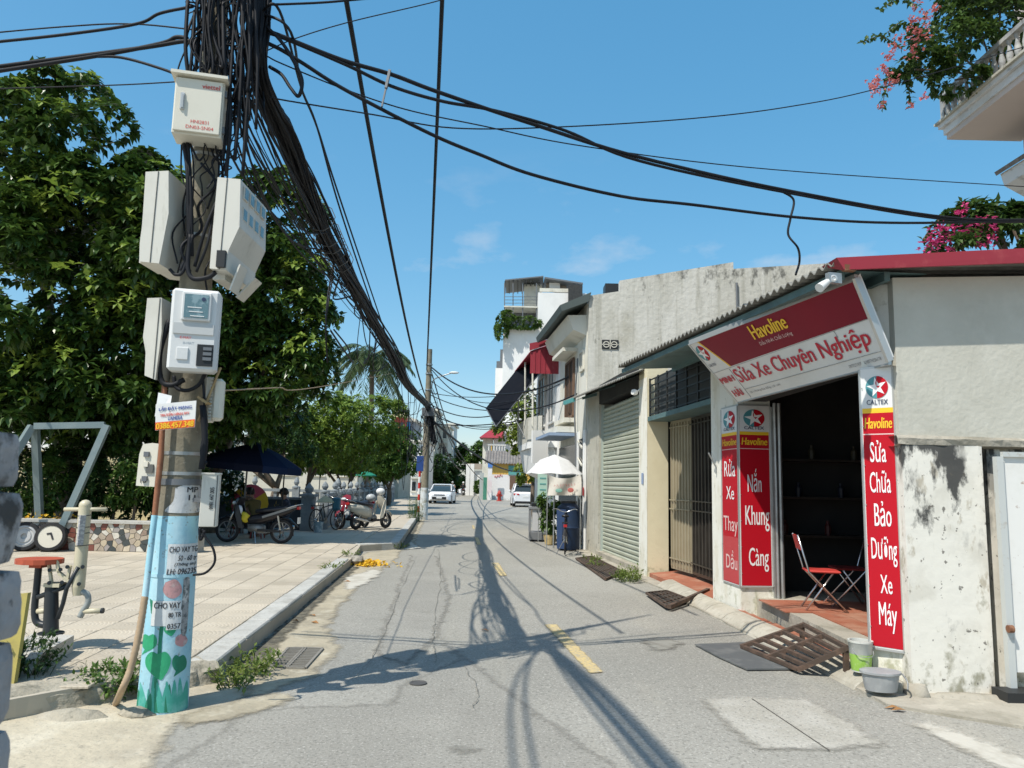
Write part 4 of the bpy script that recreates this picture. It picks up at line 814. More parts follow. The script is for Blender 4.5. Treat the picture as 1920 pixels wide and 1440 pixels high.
# white two-storey house with balcony and red hip roof behind
bh = thing('balcony_house', 'white two storey house with baluster balcony and red hipped roof', 'building', (-1, 84, 0))
HY = 84; a, b = YP(914, 850, HY), YP(1010, 850, HY); zt3 = YP(950, 795, HY).z
MB().box(((YP(925, 850, HY).x + b.x) / 2, HY + 3, zt3 / 2), (b.x - YP(925, 850, HY).x, 6, zt3)).build('wall', WHITEB, bh)
bz0, bz1 = YP(930, 856, HY - 1).z, YP(930, 834, HY - 1).z; bxa, bxb = YP(914, 845, HY - 1).x, YP(949, 845, HY - 1).x
MB().box(((bxa + bxb) / 2, HY - .5, bz0 + .1), (bxb - bxa, 1.2, .25)).build('balcony_slab', WHITEB, bh); MB().box(((bxa + bxb) / 2, HY - 1.05, bz1), (bxb - bxa, .2, .15)).build('balcony_rail', WHITEB, bh)
for i in range(7): mb = MB(); x = bxa + (bxb - bxa) * (i + .5) / 7; mb.lathe([(.06, 0), (.1, .25), (.05, .5), (.07, bz1 - bz0 - .2)], (x, HY - 1.05, bz0 + .2), 8); mb.build('baluster', OCHRE if i == 1 else WHITEB, bh)
mb = MB(); ra, rb = YP(899, 821, HY - 1).x, YP(927, 821, HY - 1).x; rz0, rz1 = YP(910, 821, HY - 1).z, YP(926, 800, HY - 1).z
mb.add([(ra, HY - 1.5, rz0), (rb + 1, HY - 1.5, rz0), (rb + 1, HY + 3, rz0), (ra, HY + 3, rz0), (rb - .2, HY, rz1), (rb + 1, HY, rz1)], [(0, 1, 5, 4), (1, 2, 5), (2, 3, 4, 5), (3, 0, 4), (0, 3, 2, 1)]); mb.build('roof', REDTRIM, bh)
MB().box((ra + .9, HY + 1, rz0 / 2), (1.1, 2, rz0)).build('stair_tower', OFFW, bh)

# ------------------------------------------------------------------ far houses on the left of the road end
def block(name, label, px0, px1, pyt, y, m, floors, cols, depth=8):
    a, b = YP(px0, pyt, y), YP(px1, pyt, y); h = a.z; t = thing(name, label, 'building', ((a.x + b.x) / 2, y, 0))
    MB().box(((a.x + b.x) / 2, y + depth / 2, h / 2), (b.x - a.x, depth, h)).build('wall', m, t)
    for f in range(floors):
        for c_ in range(cols):
            x = a.x + (b.x - a.x) * (c_ + .5) / cols; z = h * (f + .55) / floors; w_ = (b.x - a.x) / cols * .5; hh = h / floors * .5
            wd = MB().box((x, y - .02, z), (w_, .08, hh)).build('window', GLASS, t); MB().box((x, y - .1, z - hh / 2 - .06), (w_ + .2, .2, .12)).build('sill', OFFW, wd)
        MB().box(((a.x + b.x) / 2, y - .35, h * f / floors + .05), ((b.x - a.x) * .9, .7, .15)).build('balcony_slab', OFFW, t)
    MB().box(((a.x + b.x) / 2, y + depth / 2, h + .15), (b.x - a.x + .6, depth + .6, .3)).build('roof_slab', OFFW, t)
    return t
block('far_house', 'pale grey four storey far house behind the leaning cable pole', 815, 841, 800, 112, OFFW, 4, 2)
block('far_house', 'narrow white far house with balconies where the road ends', 840, 851, 797, 122, WHITEB, 5, 1)
block('far_house', 'low dark roofed far house left of the grey apartment block', 795, 818, 770, 106, GREYPL, 4, 2)
t = block('far_house', 'far house with yellow parapet and red upper floor above the trees', 738, 760, 782, 86, mat('brick_red_paint', (.36, .08, .06), .85), 3, 2)
MB().box((YP(749, 775, 85.5).x, 85.6, YP(749, 776, 85.5).z), (1.5, .3, .7)).build('yellow_parapet', mat('pale_yellow', (.7, .62, .36), .85), t)
t = block('far_house', 'grey far house with a bright blue window panel beside the red one', 758, 776, 790, 88, mat('slate_paint', (.25, .28, .32), .85), 3, 1)
MB().box((YP(764, 800, 87.6).x, 87.7, YP(764, 802, 87.6).z), (.55, .1, 1.3)).build('blue_panel', mat('bright_blue', (.06, .28, .62), .5), t)
block('far_house', 'white far house half hidden behind the round tree', 772, 800, 830, 84, WHITEB, 3, 2)

# ------------------------------------------------------------------ house with baluster balcony, upper right
rb_ = thing('balustrade_house', 'pale pink house with a high balustrade balcony above the repair shop', 'building', (12, 12, 0))
PINKW = mat('pale_pink_paint', (.60, .52, .48), .88, layers=[((.52, .45, .42), .8, .45, .64, .5)]); CREAMW = mat('pale_cornice', (.66, .66, .66), .85, layers=[((.5, .49, .47), 2, .48, .64, .6), ((.25, .24, .22), (3, 3, 8), .58, .68, .6)])
MB().box((15.2, 9.9, 7), (8, 12, 14)).build('wall', PINKW, rb_)
bx = 9.55; bz = 9.42
MB().box(((bx + 11.2) / 2 + .02, 9.9, bz + .06), (11.2 - bx, 12.2, .12)).build('balcony_slab', PINKW, rb_)
MB().box(((bx + 11.2) / 2, 9.92, bz + .2), (11.24 - bx, 12.26, .16)).build('fascia', CREAMW, rb_); MB().box(((bx + 11.2) / 2 - .05, 9.94, bz + .33), (11.3 - bx, 12.34, .1)).build('moulding', CREAMW, rb_); MB().box(((bx + 11.2) / 2 - .08, 9.96, bz + .405), (11.36 - bx, 12.42, .05)).build('coping', STRIPC, rb_)
BAL = mat('weathered_baluster', (.33, .335, .33), .9, layers=[((.52, .51, .47), 3, .5, .62, .7), ((.15, .15, .15), 7, .54, .66, .7)])
MB().box((bx + .05, 9.96, bz + 1.08), (.16, 12.2, .09)).build('handrail', BAL, rb_)
bl = None
for i in range(20):
    y = 15.95 - i * .235
    if bl is None: mb = MB(); mb.lathe([(.055, 0), (.055, .05), (.03, .08), (.06, .2), (.065, .3), (.032, .46), (.032, .52), (.05, .55), (.05, .61)], (bx + .05, y, bz + .43), 8); bl = mb.build('baluster', BAL, rb_, smooth=50); by0 = y
    else: o = bpy.data.objects.new('baluster', bl.data); COL.objects.link(o); o.parent = rb_; o.location = (0, y - by0, 0)
MB().box((bx + .05, 16.07, bz + .78), (.13, .13, .7)).build('newel', BAL, rb_)
for i in range(6): o = bpy.data.objects.new('baluster', bl.data); COL.objects.link(o); o.parent = rb_; o.location = (.25 + i * .25, 16.07 - by0, 0)
MB().box((bx + .9, 16.07, bz + 1.08), (1.7, .16, .09)).build('handrail', BAL, rb_)
mb = MB(); mb.prism([(10.75, 15.95, 8.35), (11.19, 15.95, 8.1), (11.19, 15.95, 8.95), (10.68, 15.95, 8.62)], (0, -10, 0)); mb.build('cornice', CREAMW, rb_)
mb = MB(); mb.prism([(10.62, 16.0, 8.6), (11.19, 16.0, 8.97), (11.19, 16.0, 9.05), (10.58, 16.0, 8.68)], (0, -10, 0)); mb.build('cornice_tiles', TILER, rb_)
MB().box((11.16, 15.2, 7.2), (.06, .9, 1.3)).build('window', GLASS, rb_)
# ------------------------------------------------------------------ the big cable pole
PC = V(-2.365, 5.49, 0)
def prj(p):
    c = CM.transposed() @ (Vector(p) - C0); return 960 - CAM_F * c.x / c.z, 720 + CAM_F * c.y / c.z, -c.z
def pr_(z): return .163 - .0165 * z
fdir = V(-PC.x, -PC.y, 0).normalized(); tdir = V(-fdir.y, fdir.x, 0)
if tdir.x < 0: tdir = -tdir
def polept(u, z, off=.002):
    u = max(-1, min(1, u)); a = math.asin(u); r = pr_(z) + off; return PC + (fdir * math.cos(a) + tdir * math.sin(a)) * r + V(0, 0, z)
def uv(px, py):
    z = YP(px, py, PC.y - .14).z
    for _ in range(4):
        cx, cy, d = prj(PC + V(0, 0, z)); hw = pr_(z) * CAM_F / d; u = (px - cx) / hw
        u = max(-.99, min(.99, u)); q = polept(u, z, 0); z += (py - prj(q)[1]) * -1 * d / CAM_F
    return u, z
CONCP = mat('pole_concrete', (.20, .178, .13), .95, layers=[((.28, .255, .19), 3, .45, .62, .6), ((.13, .12, .09), (8, 8, 3), .52, .66, .7), ((.42, .4, .34), 30, .6, .7, .5)], bump=(40, .6, .008))
BLUEP = mat('pole_sky_blue_paint', (.30, .56, .66), .75, layers=[((.48, .66, .72), (3, 3, 2), .45, .62, .8), ((.24, .46, .56), 4, .5, .64, .6), ((.2, .19, .16), 26, .62, .68, .8), ((.33, .3, .22), (5, 5, 5), .54, .64, .7, 6, (.35, .0, .2))], bump=(30, .35, .006))
def polestrip(z0, z1, m, name, off=0.0, n=28, seg=8, parent=None, mb=None):
    q = MB(); q.tube([PC + V(0, 0, z0 + (z1 - z0) * i / seg) for i in range(seg + 1)], [pr_(z0 + (z1 - z0) * i / seg) + off for i in range(seg + 1)], n); return q.build(name, m, parent, smooth=60)
pole = thing('utility_pole', 'thick concrete utility pole painted sky blue at its foot and hung with boxes', 'pole', tuple(PC))
ub, zb_ = uv(345, 968)
polestrip(-.1, 9.0, CONCP, 'shaft', parent=pole); pt = polestrip(-.08, zb_, BLUEP, 'painted_foot', .0025, parent=pole)
GREENM = mat('mural_green', (.03, .34, .16), .7, layers=[((.02, .25, .12), 9, .45, .6, .6)]); GREEND = mat('mural_dark_green', (.02, .19, .11), .75, layers=[((.03, .3, .2), 8, .5, .64, .6)]); TEALM = mat('mural_teal', (.06, .36, .29), .75, layers=[((.2, .5, .48), 7, .5, .64, .7)]); PINKM = mat('mural_pink', (.50, .28, .28), .85, layers=[((.3, .2, .2), 20, .5, .6, .8), ((.55, .5, .48), 12, .55, .66, .7)])
GRIME = mat('torn_paper_grime', (.30, .31, .31), .9, layers=[((.1, .11, .11), 30, .48, .58, .9), ((.6, .6, .58), 22, .58, .66, .8)])
def decal(poly, m, off, name='mural_shape', parent=None, smoothpts=False):
    P = [uv(*p) for p in poly]; c = (sum(p[0] for p in P) / len(P), sum(p[1] for p in P) / len(P)); k = len(P); q = MB(); vs = []
    for s_ in (1, .75, .5, .25): vs += [polept(c[0] + (u - c[0]) * s_, c[1] + (z - c[1]) * s_, off) for u, z in P]
    vs.append(polept(*c, off)); fs = []
    for j in range(3):
        for i in range(k): fs.append((j * k + i, j * k + (i + 1) % k, (j + 1) * k + (i + 1) % k, (j + 1) * k + i))
    fs += [(3 * k + i, 3 * k + (i + 1) % k, 4 * k) for i in range(k)]
    q.add(vs, fs); return q.build(name, m, parent or pole)
def sm(poly, k=4):
    P = catmull([V(x, y, 0) for x, y in poly + poly[:1]], k); return [(p.x, p.y) for p in P[:-1]]
heart = lambda cx, cy, w, h, tx: sm([(cx, cy - h * .42), (cx + w * .3, cy - h * .5), (cx + w * .5, cy - h * .25), (cx + w * .42, cy + h * .1), (cx + w * .2 + tx * .6, cy + h * .36), (cx + tx, cy + h * .52), (cx - w * .2, cy + h * .34), (cx - w * .46, cy + h * .05), (cx - w * .48, cy - h * .28), (cx - w * .25, cy - h * .5)])
decal(heart(284, 1208, 27, 38, -13), GREENM, .004); decal(heart(299, 1248, 42, 52, 4), GREENM, .0045); decal(heart(334, 1248, 24, 40, -10), GREEND, .004); decal(heart(319, 1183, 20, 18, 2), GREENM, .004)
decal(sm([(298, 1228), (304, 1228), (306, 1200), (309, 1170), (303, 1172), (300, 1200)]), GREEND, .0035); decal(sm([(292, 1290), (296, 1290), (298, 1265), (293, 1268)]), GREEND, .0035); decal([(286, 1122), (292, 1127), (291, 1152), (288, 1150)], GREEND, .0035)
r2 = random.Random(3)
for i in range(15):
    x = 265 + i * 5.4; h = r2.uniform(35, 70); y = 1335; dx = r2.uniform(-8, 8)
    decal(sm([(x - 5, y), (x - 5 + dx * .4, y - h * .5), (x + dx, y - h), (x + 5 + dx * .4, y - h * .45), (x + 5, y)], 3), TEALM if i % 3 else GREEND, .0032 + .0002 * (i % 4))
decal(sm([(312, 1092), (328, 1086), (338, 1098), (338, 1112), (326, 1122), (314, 1118), (308, 1106)]), PINKM, .004); decal(sm([(328, 1195), (340, 1188), (348, 1200), (340, 1212), (328, 1208)]), PINKM, .004)
decal(sm([(342, 1085), (352, 1084), (350, 1130), (346, 1185), (338, 1190), (336, 1160), (340, 1120)]), GRIME, .005, 'torn_poster')
decal(sm([(330, 915), (350, 908), (372, 912), (370, 945), (368, 960), (330, 962), (312, 958), (326, 940)]), mat('old_poster_paper', (.55, .56, .56), .9, layers=[((.36, .37, .37), 9, .5, .64, .7), ((.15, .15, .15), 26, .6, .66, .7)]), .004, 'torn_poster')
PAPER = mat('poster_paper', (.62, .64, .64), .85, layers=[((.5, .52, .52), 8, .5, .64, .6)]); INK = mat('poster_ink', (.03, .03, .035), .8)
def poster(x0, y0, x1, y1, lines, label, off=.006, sk=0):
    (ua, za), (ub2, zb2) = uv(x0, y0), uv(x1, y1); z_ = (za + zb2) / 2; K = 8
    t = thing('poster', label, 'poster', tuple(polept((ua + ub2) / 2, zb2, .002)))
    q = MB(); q.add([polept(ua + (ub2 - ua) * i / K, za + (zb2 - za) * j / 3, off) for j in range(4) for i in range(K + 1)], [(j * (K + 1) + i, (j + 1) * (K + 1) + i, (j + 1) * (K + 1) + i + 1, j * (K + 1) + i + 1) for j in range(3) for i in range(K)]); q.build('sheet', PAPER, t)
    for txt, a0, a1, b0, b1, sh_ in lines:
        lettering(t, txt, (0, 0, 0), (1, 0, 0), (0, 1, 0), 1, 1, INK, bold=.012, shear=sh_, warp=lambda a, b: polept(ua + (ub2 - ua) * (a0 + (a1 - a0) * a), za + (zb2 - za) * (b1 + (b0 - b1) * b), off + .002))
    return t
poster(318, 1020, 366, 1076, [('CHO VAY TG', .05, .98, .08, .26, 0), ('50 - 60 tr', .35, .98, .36, .52, .2), ('(Thông tin)', .25, .95, .58, .7, .3), ('LH: 096235', .02, .98, .76, .94, .2)], 'white loan poster stuck high on the blue pole foot')
poster(292, 1126, 335, 1172, [('CHO VAY', .06, .97, .06, .3, 0)], 'white loan poster stuck low on the blue pole foot'); poster(315, 1145, 336, 1179, [('80 TR', .1, .95, .1, .35, 0), ('0357', .08, .95, .68, .95, 0)], 'small white slip pasted over the lower loan poster', .010)
def ptext(txt, x0, y0, x1, y1, off=.0065):
    (ua, za), (ub2, zb2) = uv(x0, y0), uv(x1, y1); lettering(pole, txt, (0, 0, 0), (1, 0, 0), (0, 1, 0), 1, 1, INK, name='print', bold=.01, warp=lambda a, b: polept(ua + (ub2 - ua) * a, zb2 + (za - zb2) * b, off))
ptext('MP', 350, 913, 367, 923); ptext('11', 352, 928, 362, 938)
# steel bands
for py in (850, 888, 440, 290):
    u_, z_ = uv(350, py); q = MB(); q.tube([PC + V(0, 0, z_ - .012), PC + V(0, 0, z_ + .012)], [pr_(z_) + .005] * 2, 28); q.build('band', STEEL, pole, smooth=60)
u_, z_ = uv(345, 904); q = MB(); q.tube([PC + V(0, 0, z_ - .022), PC + V(0, 0, z_ + .022)], [pr_(z_) + .007] * 2, 28); q.build('band', GREYST, pole, smooth=60)
u_, z_ = uv(320, 1080); q = MB(); q.tube([PC + V(0, 0, z_ - .012), PC + V(0, 0, z_ + .012)], [pr_(z_) + .007] * 2, 28); q.build('band', BLUEP, pole, smooth=60)

# ---- cabinets
CABW = mat('cabinet_plastic', (.60, .585, .52), .5, layers=[((.5, .485, .42), 2.5, .46, .64, .6), ((.38, .36, .3), (14, 14, 3), .6, .7, .5)]); CABW2 = mat('cabinet_white', (.66, .665, .65), .45, layers=[((.56, .565, .55), 3, .46, .64, .5)]); VBOX = mat('telecom_box_paint', (.68, .65, .55), .45, layers=[((.6, .57, .47), 3, .46, .64, .5)]); SEAM = mat('seam_dark', (.12, .12, .11), .7)
MGLASS = mat('meter_window', (.12, .2, .22), .12, spec=.6, layers=[((.3, .4, .42), 14, .52, .6, .6)]); REDINK = mat('red_print', (.6, .06, .05), .6)
def obox(c, d, rz):     # frame helper: local x right, y back, z up
    M_ = Matrix.Rotation(rz, 3, 'Z'); return lambda x, y, z: Vector(c) + M_ @ V(x, y, z)
# telecom box
c = YP(376, 213, 5.27); rz = .24; L = obox(c, None, rz); w, d, h = .335, .2, .43; vb = thing('telecom_box', 'cream steel telecom box with red print, strapped high on the cable pole', 'box', tuple(c - V(0, 0, h / 2)))
mb = MB(); mb.box(c, (w, d, h), rz=rz, bev=.006); mb.build('body', VBOX, vb)
mb = MB(); mb.box(L(0, -d / 2 - .012, .0), (w - .02, .02, h - .03), rz=rz, bev=.004); mb.build('door', VBOX, vb); mb = MB(); mb.box(L(0, -.02, h / 2 + .012), (w + .05, d + .07, .022), rz=rz); mb.build('rain_cap', VBOX, vb)
mb = MB(); mb.box(L(-.105, -d / 2 - .026, .02), (.03, .012, .13), rz=rz, bev=.004); hb = mb.build('handle_plate', ALU, vb); MB().box(L(-.103, -d / 2 - .036, .015), (.014, .012, .1), rz=rz).build('handle', STEEL, hb)
ux = Matrix.Rotation(rz, 3, 'Z') @ V(1, 0, 0)
lettering(vb, 'viettel', L(.02, -d / 2 - .022, .135), ux, (0, 0, 1), .12, .035, REDINK, .002, .01); lettering(vb, 'HNI2831', L(-.04, -d / 2 - .022, -.135), ux, (0, 0, 1), .12, .026, REDINK, .002); lettering(vb, 'DN03-SN04', L(-.07, -d / 2 - .022, -.178), ux, (0, 0, 1), .185, .026, REDINK, .002)
for z in (.14, -.14): MB().box(L(w / 2 + .008, -.06, z), (.014, .03, .05), rz=rz).build('hinge', GREYST, vb)
MB().bar(L(0, d / 2, .0), V(PC.x, PC.y - .02, c.z), .04, .2).build('bracket', GREYST, vb)
# profile cabinets (front towards dirx)
def profcab(name, label, pts, y0, y1, m, win, dirx, open_=False):
    P = [YP(*p, y0) for p in pts]; zb0 = min(p.z for p in P); cx = sum(p.x for p in P) / len(P)
    t = thing(name, label, 'box', (cx, y0, zb0)); q = MB(); q.prism(P, (0, y1 - y0, 0)); q.build('housing', m, t)
    return t, P
tl, P = profcab('meter_cabinet', 'grey plastic meter cabinet facing away from the street, upper one on the pole', [(273, 322), (316, 320), (316, 400), (298, 494), (261, 490), (262, 455), (266, 425), (268, 400)], 5.2, 5.68, CABW, 0, -1)
q = MB(); q.bar(YP(297, 321, 5.197), YP(281, 492, 5.197), .006, .004); q.build('seam', SEAM, tl)
MB().box(YP(322, 430, 5.5), (.02, .46, .64)).build('back_plate', CABW, tl)
q = MB(); q.box(YP(292, 500, 5.45), (.10, .3, .03)); q.build('cable_gland', CABW, tl)
tr, P = profcab('meter_cabinet', 'grey plastic meter cabinet facing the street with its lower flaps hanging open', [(408, 332), (451, 336), (449, 425), (428, 470), (424, 506), (393, 503), (398, 440)], 5.22, 5.80, CABW, 0, 1)
q = MB(); q.bar(YP(426, 333, 5.217), YP(411, 505, 5.217), .006, .004); q.build('seam', SEAM, tr)
fx = YP(450, 380, 5.22).x
for i in range(4):
    for j in range(2):
        q = MB(); y = 5.32 + i * .125; zc = YP(450, 355 + j * 40, 5.22).z; x = fx + .004; q.box((x, y, zc), (.012, .07, .08)); wo = q.build('meter_window', MGLASS, tr); MB().box((x - .001, y, zc), (.010, .086, .096)).build('bezel', CABW, wo)
for i in range(2):
    y = 5.3 + i * .17; zc = YP(430, 500, 5.22).z; q = MB(); q.box((YP(436, 500, 5.22).x + .02 * i, y + .05, zc - .06 - .03 * i), (.012, .15, .2), rot=Matrix.Rotation(.3 + .4 * i, 3, 'Y')); q.build('open_flap', CABW, tr)
q = MB(); q.box(YP(428, 496, 5.34), (.06, .3, .12)); q.build('terminal_bay', BLACKST, tr); MB().box(YP(425, 528, 5.5), (.09, .3, .05)).build('gland_tray', CABW, tr)
tl2, P = profcab('meter_cabinet', 'grey plastic meter cabinet facing away from the street, lower one on the pole', [(276, 559), (303, 558), (303, 620), (291, 712), (271, 704), (273, 660), (268, 632), (272, 600)], 5.24, 5.6, CABW, 0, -1)
q = MB(); q.bar(YP(300, 559, 5.237), YP(287, 710, 5.237), .006, .004); q.build('seam', SEAM, tl2)
# single meter facing the street corner
c = YP(366, 622, 5.20); rz = .26; L = obox(c, None, rz); ux = Matrix.Rotation(rz, 3, 'Z') @ V(1, 0, 0); w, d, h = .315, .15, .575
mt = thing('meter_box', 'white single electricity meter box with glass window facing the road', 'box', tuple(c - V(0, 0, h / 2)))
mb = MB(); mb.box(c, (w, d, h), rz=rz, bev=.02); mb.build('housing', CABW2, mt)
q = MB(); q.box(L(.01, -d / 2 - .012, .16), (.19, .03, .2), rz=rz, bev=.006); wf = q.build('window_frame', CABW2, mt); MB().box(L(.01, -d / 2 - .029, .16), (.155, .006, .165), rz=rz).build('glass', MGLASS, wf)
q = MB(); q.lathe([(.014, 0), (.014, .003)], L(.055, -d / 2 - .033, .21), 12, axis=tuple(Matrix.Rotation(rz, 3, 'Z') @ V(0, -1, 0))); q.build('dial', SNAVY, wf)
for k in range(3): MB().box(L(.0 + .01 * k, -d / 2 - .0335, .15 - .03 * k), (.09, .002, .006), rz=rz).build('print', SWHITE, wf)
MB().box(L(0, -d / 2 - .004, .005), (.26, .014, .075), rz=rz).build('grey_band', mat('cabinet_grey_band', (.5, .51, .5), .5), mt)
MB().box(L(-.06, -d / 2 - .004, -.17), (.075, .012, .085), rz=rz, bev=.003).build('seal_cover', CABW2, mt); q = MB(); q.box(L(.085, -d / 2 - .002, -.175), (.105, .014, .15), rz=rz); to = q.build('terminal_opening', BLACKST, mt)
for k in range(3): MB().box(L(.1, -d / 2 - .012, -.13 - .035 * k), (.055, .01, .022), rz=rz).build('terminal', GREYST, to)
lettering(mt, 'E-MAT', L(-.08, -d / 2 - .008, -.068), ux, (0, 0, 1), .07, .016, REDINK, .004, .01)
MB().bar(L(0, d / 2, .1), V(PC.x, PC.y - .02, c.z + .1), .05, .05).build('bracket', GREYST, mt)
# beige junction box (left), tall service box (right), finned closure, plank
c = YP(283, 871, 5.42); jb = thing('junction_box', 'rounded beige junction box clipped to the rusty pipe side of the pole', 'box', tuple(c - V(0, 0, .15)))
q = MB(); q.prism([(c.x + a, c.y - .07, c.z + b) for a, b in [(-.06, -.15), (.07, -.155), (.075, .14), (.03, .15), (-.035, .14), (-.055, .07)]], (0, .14, 0)); q.build('housing', VBOX, jb)
for z in (.07, .0, -.1): MB().box((c.x + .0, c.y - .078, c.z + z), (.035, .016, .035)).build('latch', GREYST if z else VBOX, jb)
q = MB(); q.box((c.x + .03, c.y - .076, c.z - .03), (.05, .012, .06)); q.build('recess', SEAM, jb)
lettering(jb, '16', (c.x - .03, c.y - .072, c.z - .13), (1, 0, 0), (0, 0, 1), .04, .03, INK, .003)
c = YP(394, 938, 5.42); rz = .25; L = obox(c, None, rz); sb2 = thing('service_box', 'tall narrow beige service box with a phone number, low on the pole', 'box', tuple(c - V(0, 0, .18)))
q = MB(); q.box(c, (.115, .11, .365), rz=rz, bev=.004); q.build('housing', CABW, sb2); q = MB(); q.box(L(.045, -.056, 0), (.006, .004, .35), rz=rz); q.build('seam', SEAM, sb2); q = MB(); q.box(L(.0, .0, .187), (.125, .12, .012), rz=rz); q.build('lid', CABW, sb2)
ux = Matrix.Rotation(rz, 3, 'Z') @ V(1, 0, 0); lettering(sb2, '0981.447.005', L(.03, -.056, -.06), (0, 0, 1), -ux, .15, .028, INK, .002, .012)
MB().bar(L(-.02, .05, .0), V(PC.x + .08, PC.y - .05, c.z), .05, .03).build('bracket', GREYST, sb2)
c = YP(404, 750, 5.4); fc = thing('splice_closure', 'finned grey and cream splice closure on the street side of the pole', 'box', tuple(c - V(0, 0, .15))); MB().box(c + V(.02, 0, 0), (.075, .1, .3), rz=.2, bev=.02).build('cover', VBOX, fc); MB().box(c + V(-.04, .01, 0), (.05, .12, .32), rz=.2, bev=.008).build('tray', CABW, fc)
for k in range(13): MB().box(c + V(-.012, -.055, -.14 + k * .0235), (.02, .02, .012), rz=.2).build('fin', CABW, fc)
q = MB(); q.bar(YP(413, 690, 5.36), YP(372, 790, 5.30), .06, .012); q.bar(YP(375, 745, 5.30), YP(392, 757, 5.3), .09, .016); tag(q.build('plank', mat('tan_wood', (.38, .27, .13), .8, layers=[((.3, .2, .1), (4, 4, 20), .45, .6, .6)]), origin=YP(372, 790, 5.3)), 'tan wooden plank wedged slanting against the pole', 'plank')
# advert board hung on the pole
A0, A1, A2, A3 = YP(291, 807, 5.12), YP(365, 801, 5.12), YP(368, 751, 5.12), YP(292, 758, 5.12); ad = thing('advert_board', 'small white and orange advert board tied across the pole', 'sign', tuple((A0 + A1) / 2))
nb_ = (A1 - A0).cross(A3 - A0).normalized(); q = MB(); q.hexa([A0, A1, A1 - nb_ * .006, A0 - nb_ * .006, A3, A2, A2 - nb_ * .006, A3 - nb_ * .006]); q.build('panel', SWHITE, ad)
def adp(s, t, o=.002): return A0.lerp(A1, s).lerp(A3.lerp(A2, s), t) + nb_ * o
q = MB(); q.quad(adp(.005, .01), adp(.995, .01), adp(.995, .3), adp(.005, .3)); q.build('orange_strip', mat('advert_orange', (.75, .12, .015), .5), ad)
for txt, a0, a1, b0, b1, m in [('0386.457.348', .03, .97, .04, .26, SYEL), ('CAMERA', .32, .68, .34, .47, mat('advert_blue', (.03, .08, .3), .6)), ('TRUYỀN HÌNH FPT', .12, .85, .5, .66, REDINK), ('LẮP ĐẶT MẠNG', .09, .9, .69, .9, mat('advert_blue', (0, 0, 0)))]:
    lettering(ad, txt, (0, 0, 0), (1, 0, 0), (0, 1, 0), 1, 1, m, bold=.02, warp=lambda a, b: adp(a0 + (a1 - a0) * a, b0 + (b1 - b0) * b, .004))
q = MB(); q.quad(YP(290, 781, 5.2), YP(318, 772, 5.16), YP(322, 742, 5.2), YP(297, 736, 5.22)); q.quad(YP(290, 781, 5.206), YP(297, 736, 5.226), YP(322, 742, 5.206), YP(318, 772, 5.166)); tag(q.build('torn_paper', PAPER, origin=YP(305, 780, 5.2)), 'crumpled grey paper notice stuck behind the advert board', 'paper')
# rusty riser pipe turning to blue and then flexible conduit into the ground
RUST = mat('rusty_pipe', (.30, .13, .07), .85, .1, layers=[((.2, .085, .05), 14, .45, .6, .7), ((.42, .24, .15), 30, .56, .66, .5)]); COND = mat('flex_conduit', (.42, .31, .20), .8, layers=[((.32, .24, .16), 6, .45, .6, .6)])
rp = thing('riser_pipe', 'rusty riser pipe strapped to the pole, blue below and ending in a ribbed conduit', 'pipe', tuple(G(217, 1312)))
q = MB(); q.tube([YP(309, 715, 5.3), YP(302, 850, 5.3), YP(290, 968, 5.3)], .019, 10); q.build('rusty_section', RUST, rp, smooth=60); q = MB(); q.tube([YP(290, 966, 5.3), YP(280, 1050, 5.28), YP(272, 1120, 5.26)], .021, 10); q.build('blue_section', BLUEP, rp, smooth=60)
P = catmull([YP(272, 1118, 5.26), YP(262, 1180, 5.24), YP(246, 1250, 5.22), YP(228, 1295, 5.22), V(*G(216, 1318)[:2], -.02)], 14); q = MB(); q.tube(P, [.021 + (.003 if i % 2 else 0) for i in range(len(P))], 10); q.build('conduit', COND, rp, smooth=60)
# ------------------------------------------------------------------ cables
CABLE = mat('black_cable', (.009, .010, .013), .6, spec=.25, layers=[((.02, .022, .027), 3, .5, .64, .6)]); CABG = mat('grey_cable', (.13, .13, .125), .6)
def sagpts(a, b, sag, n=14, wob=0.0, r=None):
    a, b = Vector(a), Vector(b); out = []
    for i in range(n + 1):
        t = i / n; p = a.lerp(b, t) - V(0, 0, sag * 4 * t * (1 - t))
        if wob and 0 < i < n: p += V(r.gauss(0, wob), 0, r.gauss(0, wob))
        out.append(p)
    return out
def single(name, label, pts, rad, group=None, m=None, n=6, k=8, cat='cable'):
    P = catmull(pts, k); q = MB(); q.tube(P, rad, n); return tag(q.build(name, m or CABLE, origin=pts[0], smooth=True), label, cat, group)
FP = V(-3.6, 32.4, 0)          # far pole
rc = random.Random(11)
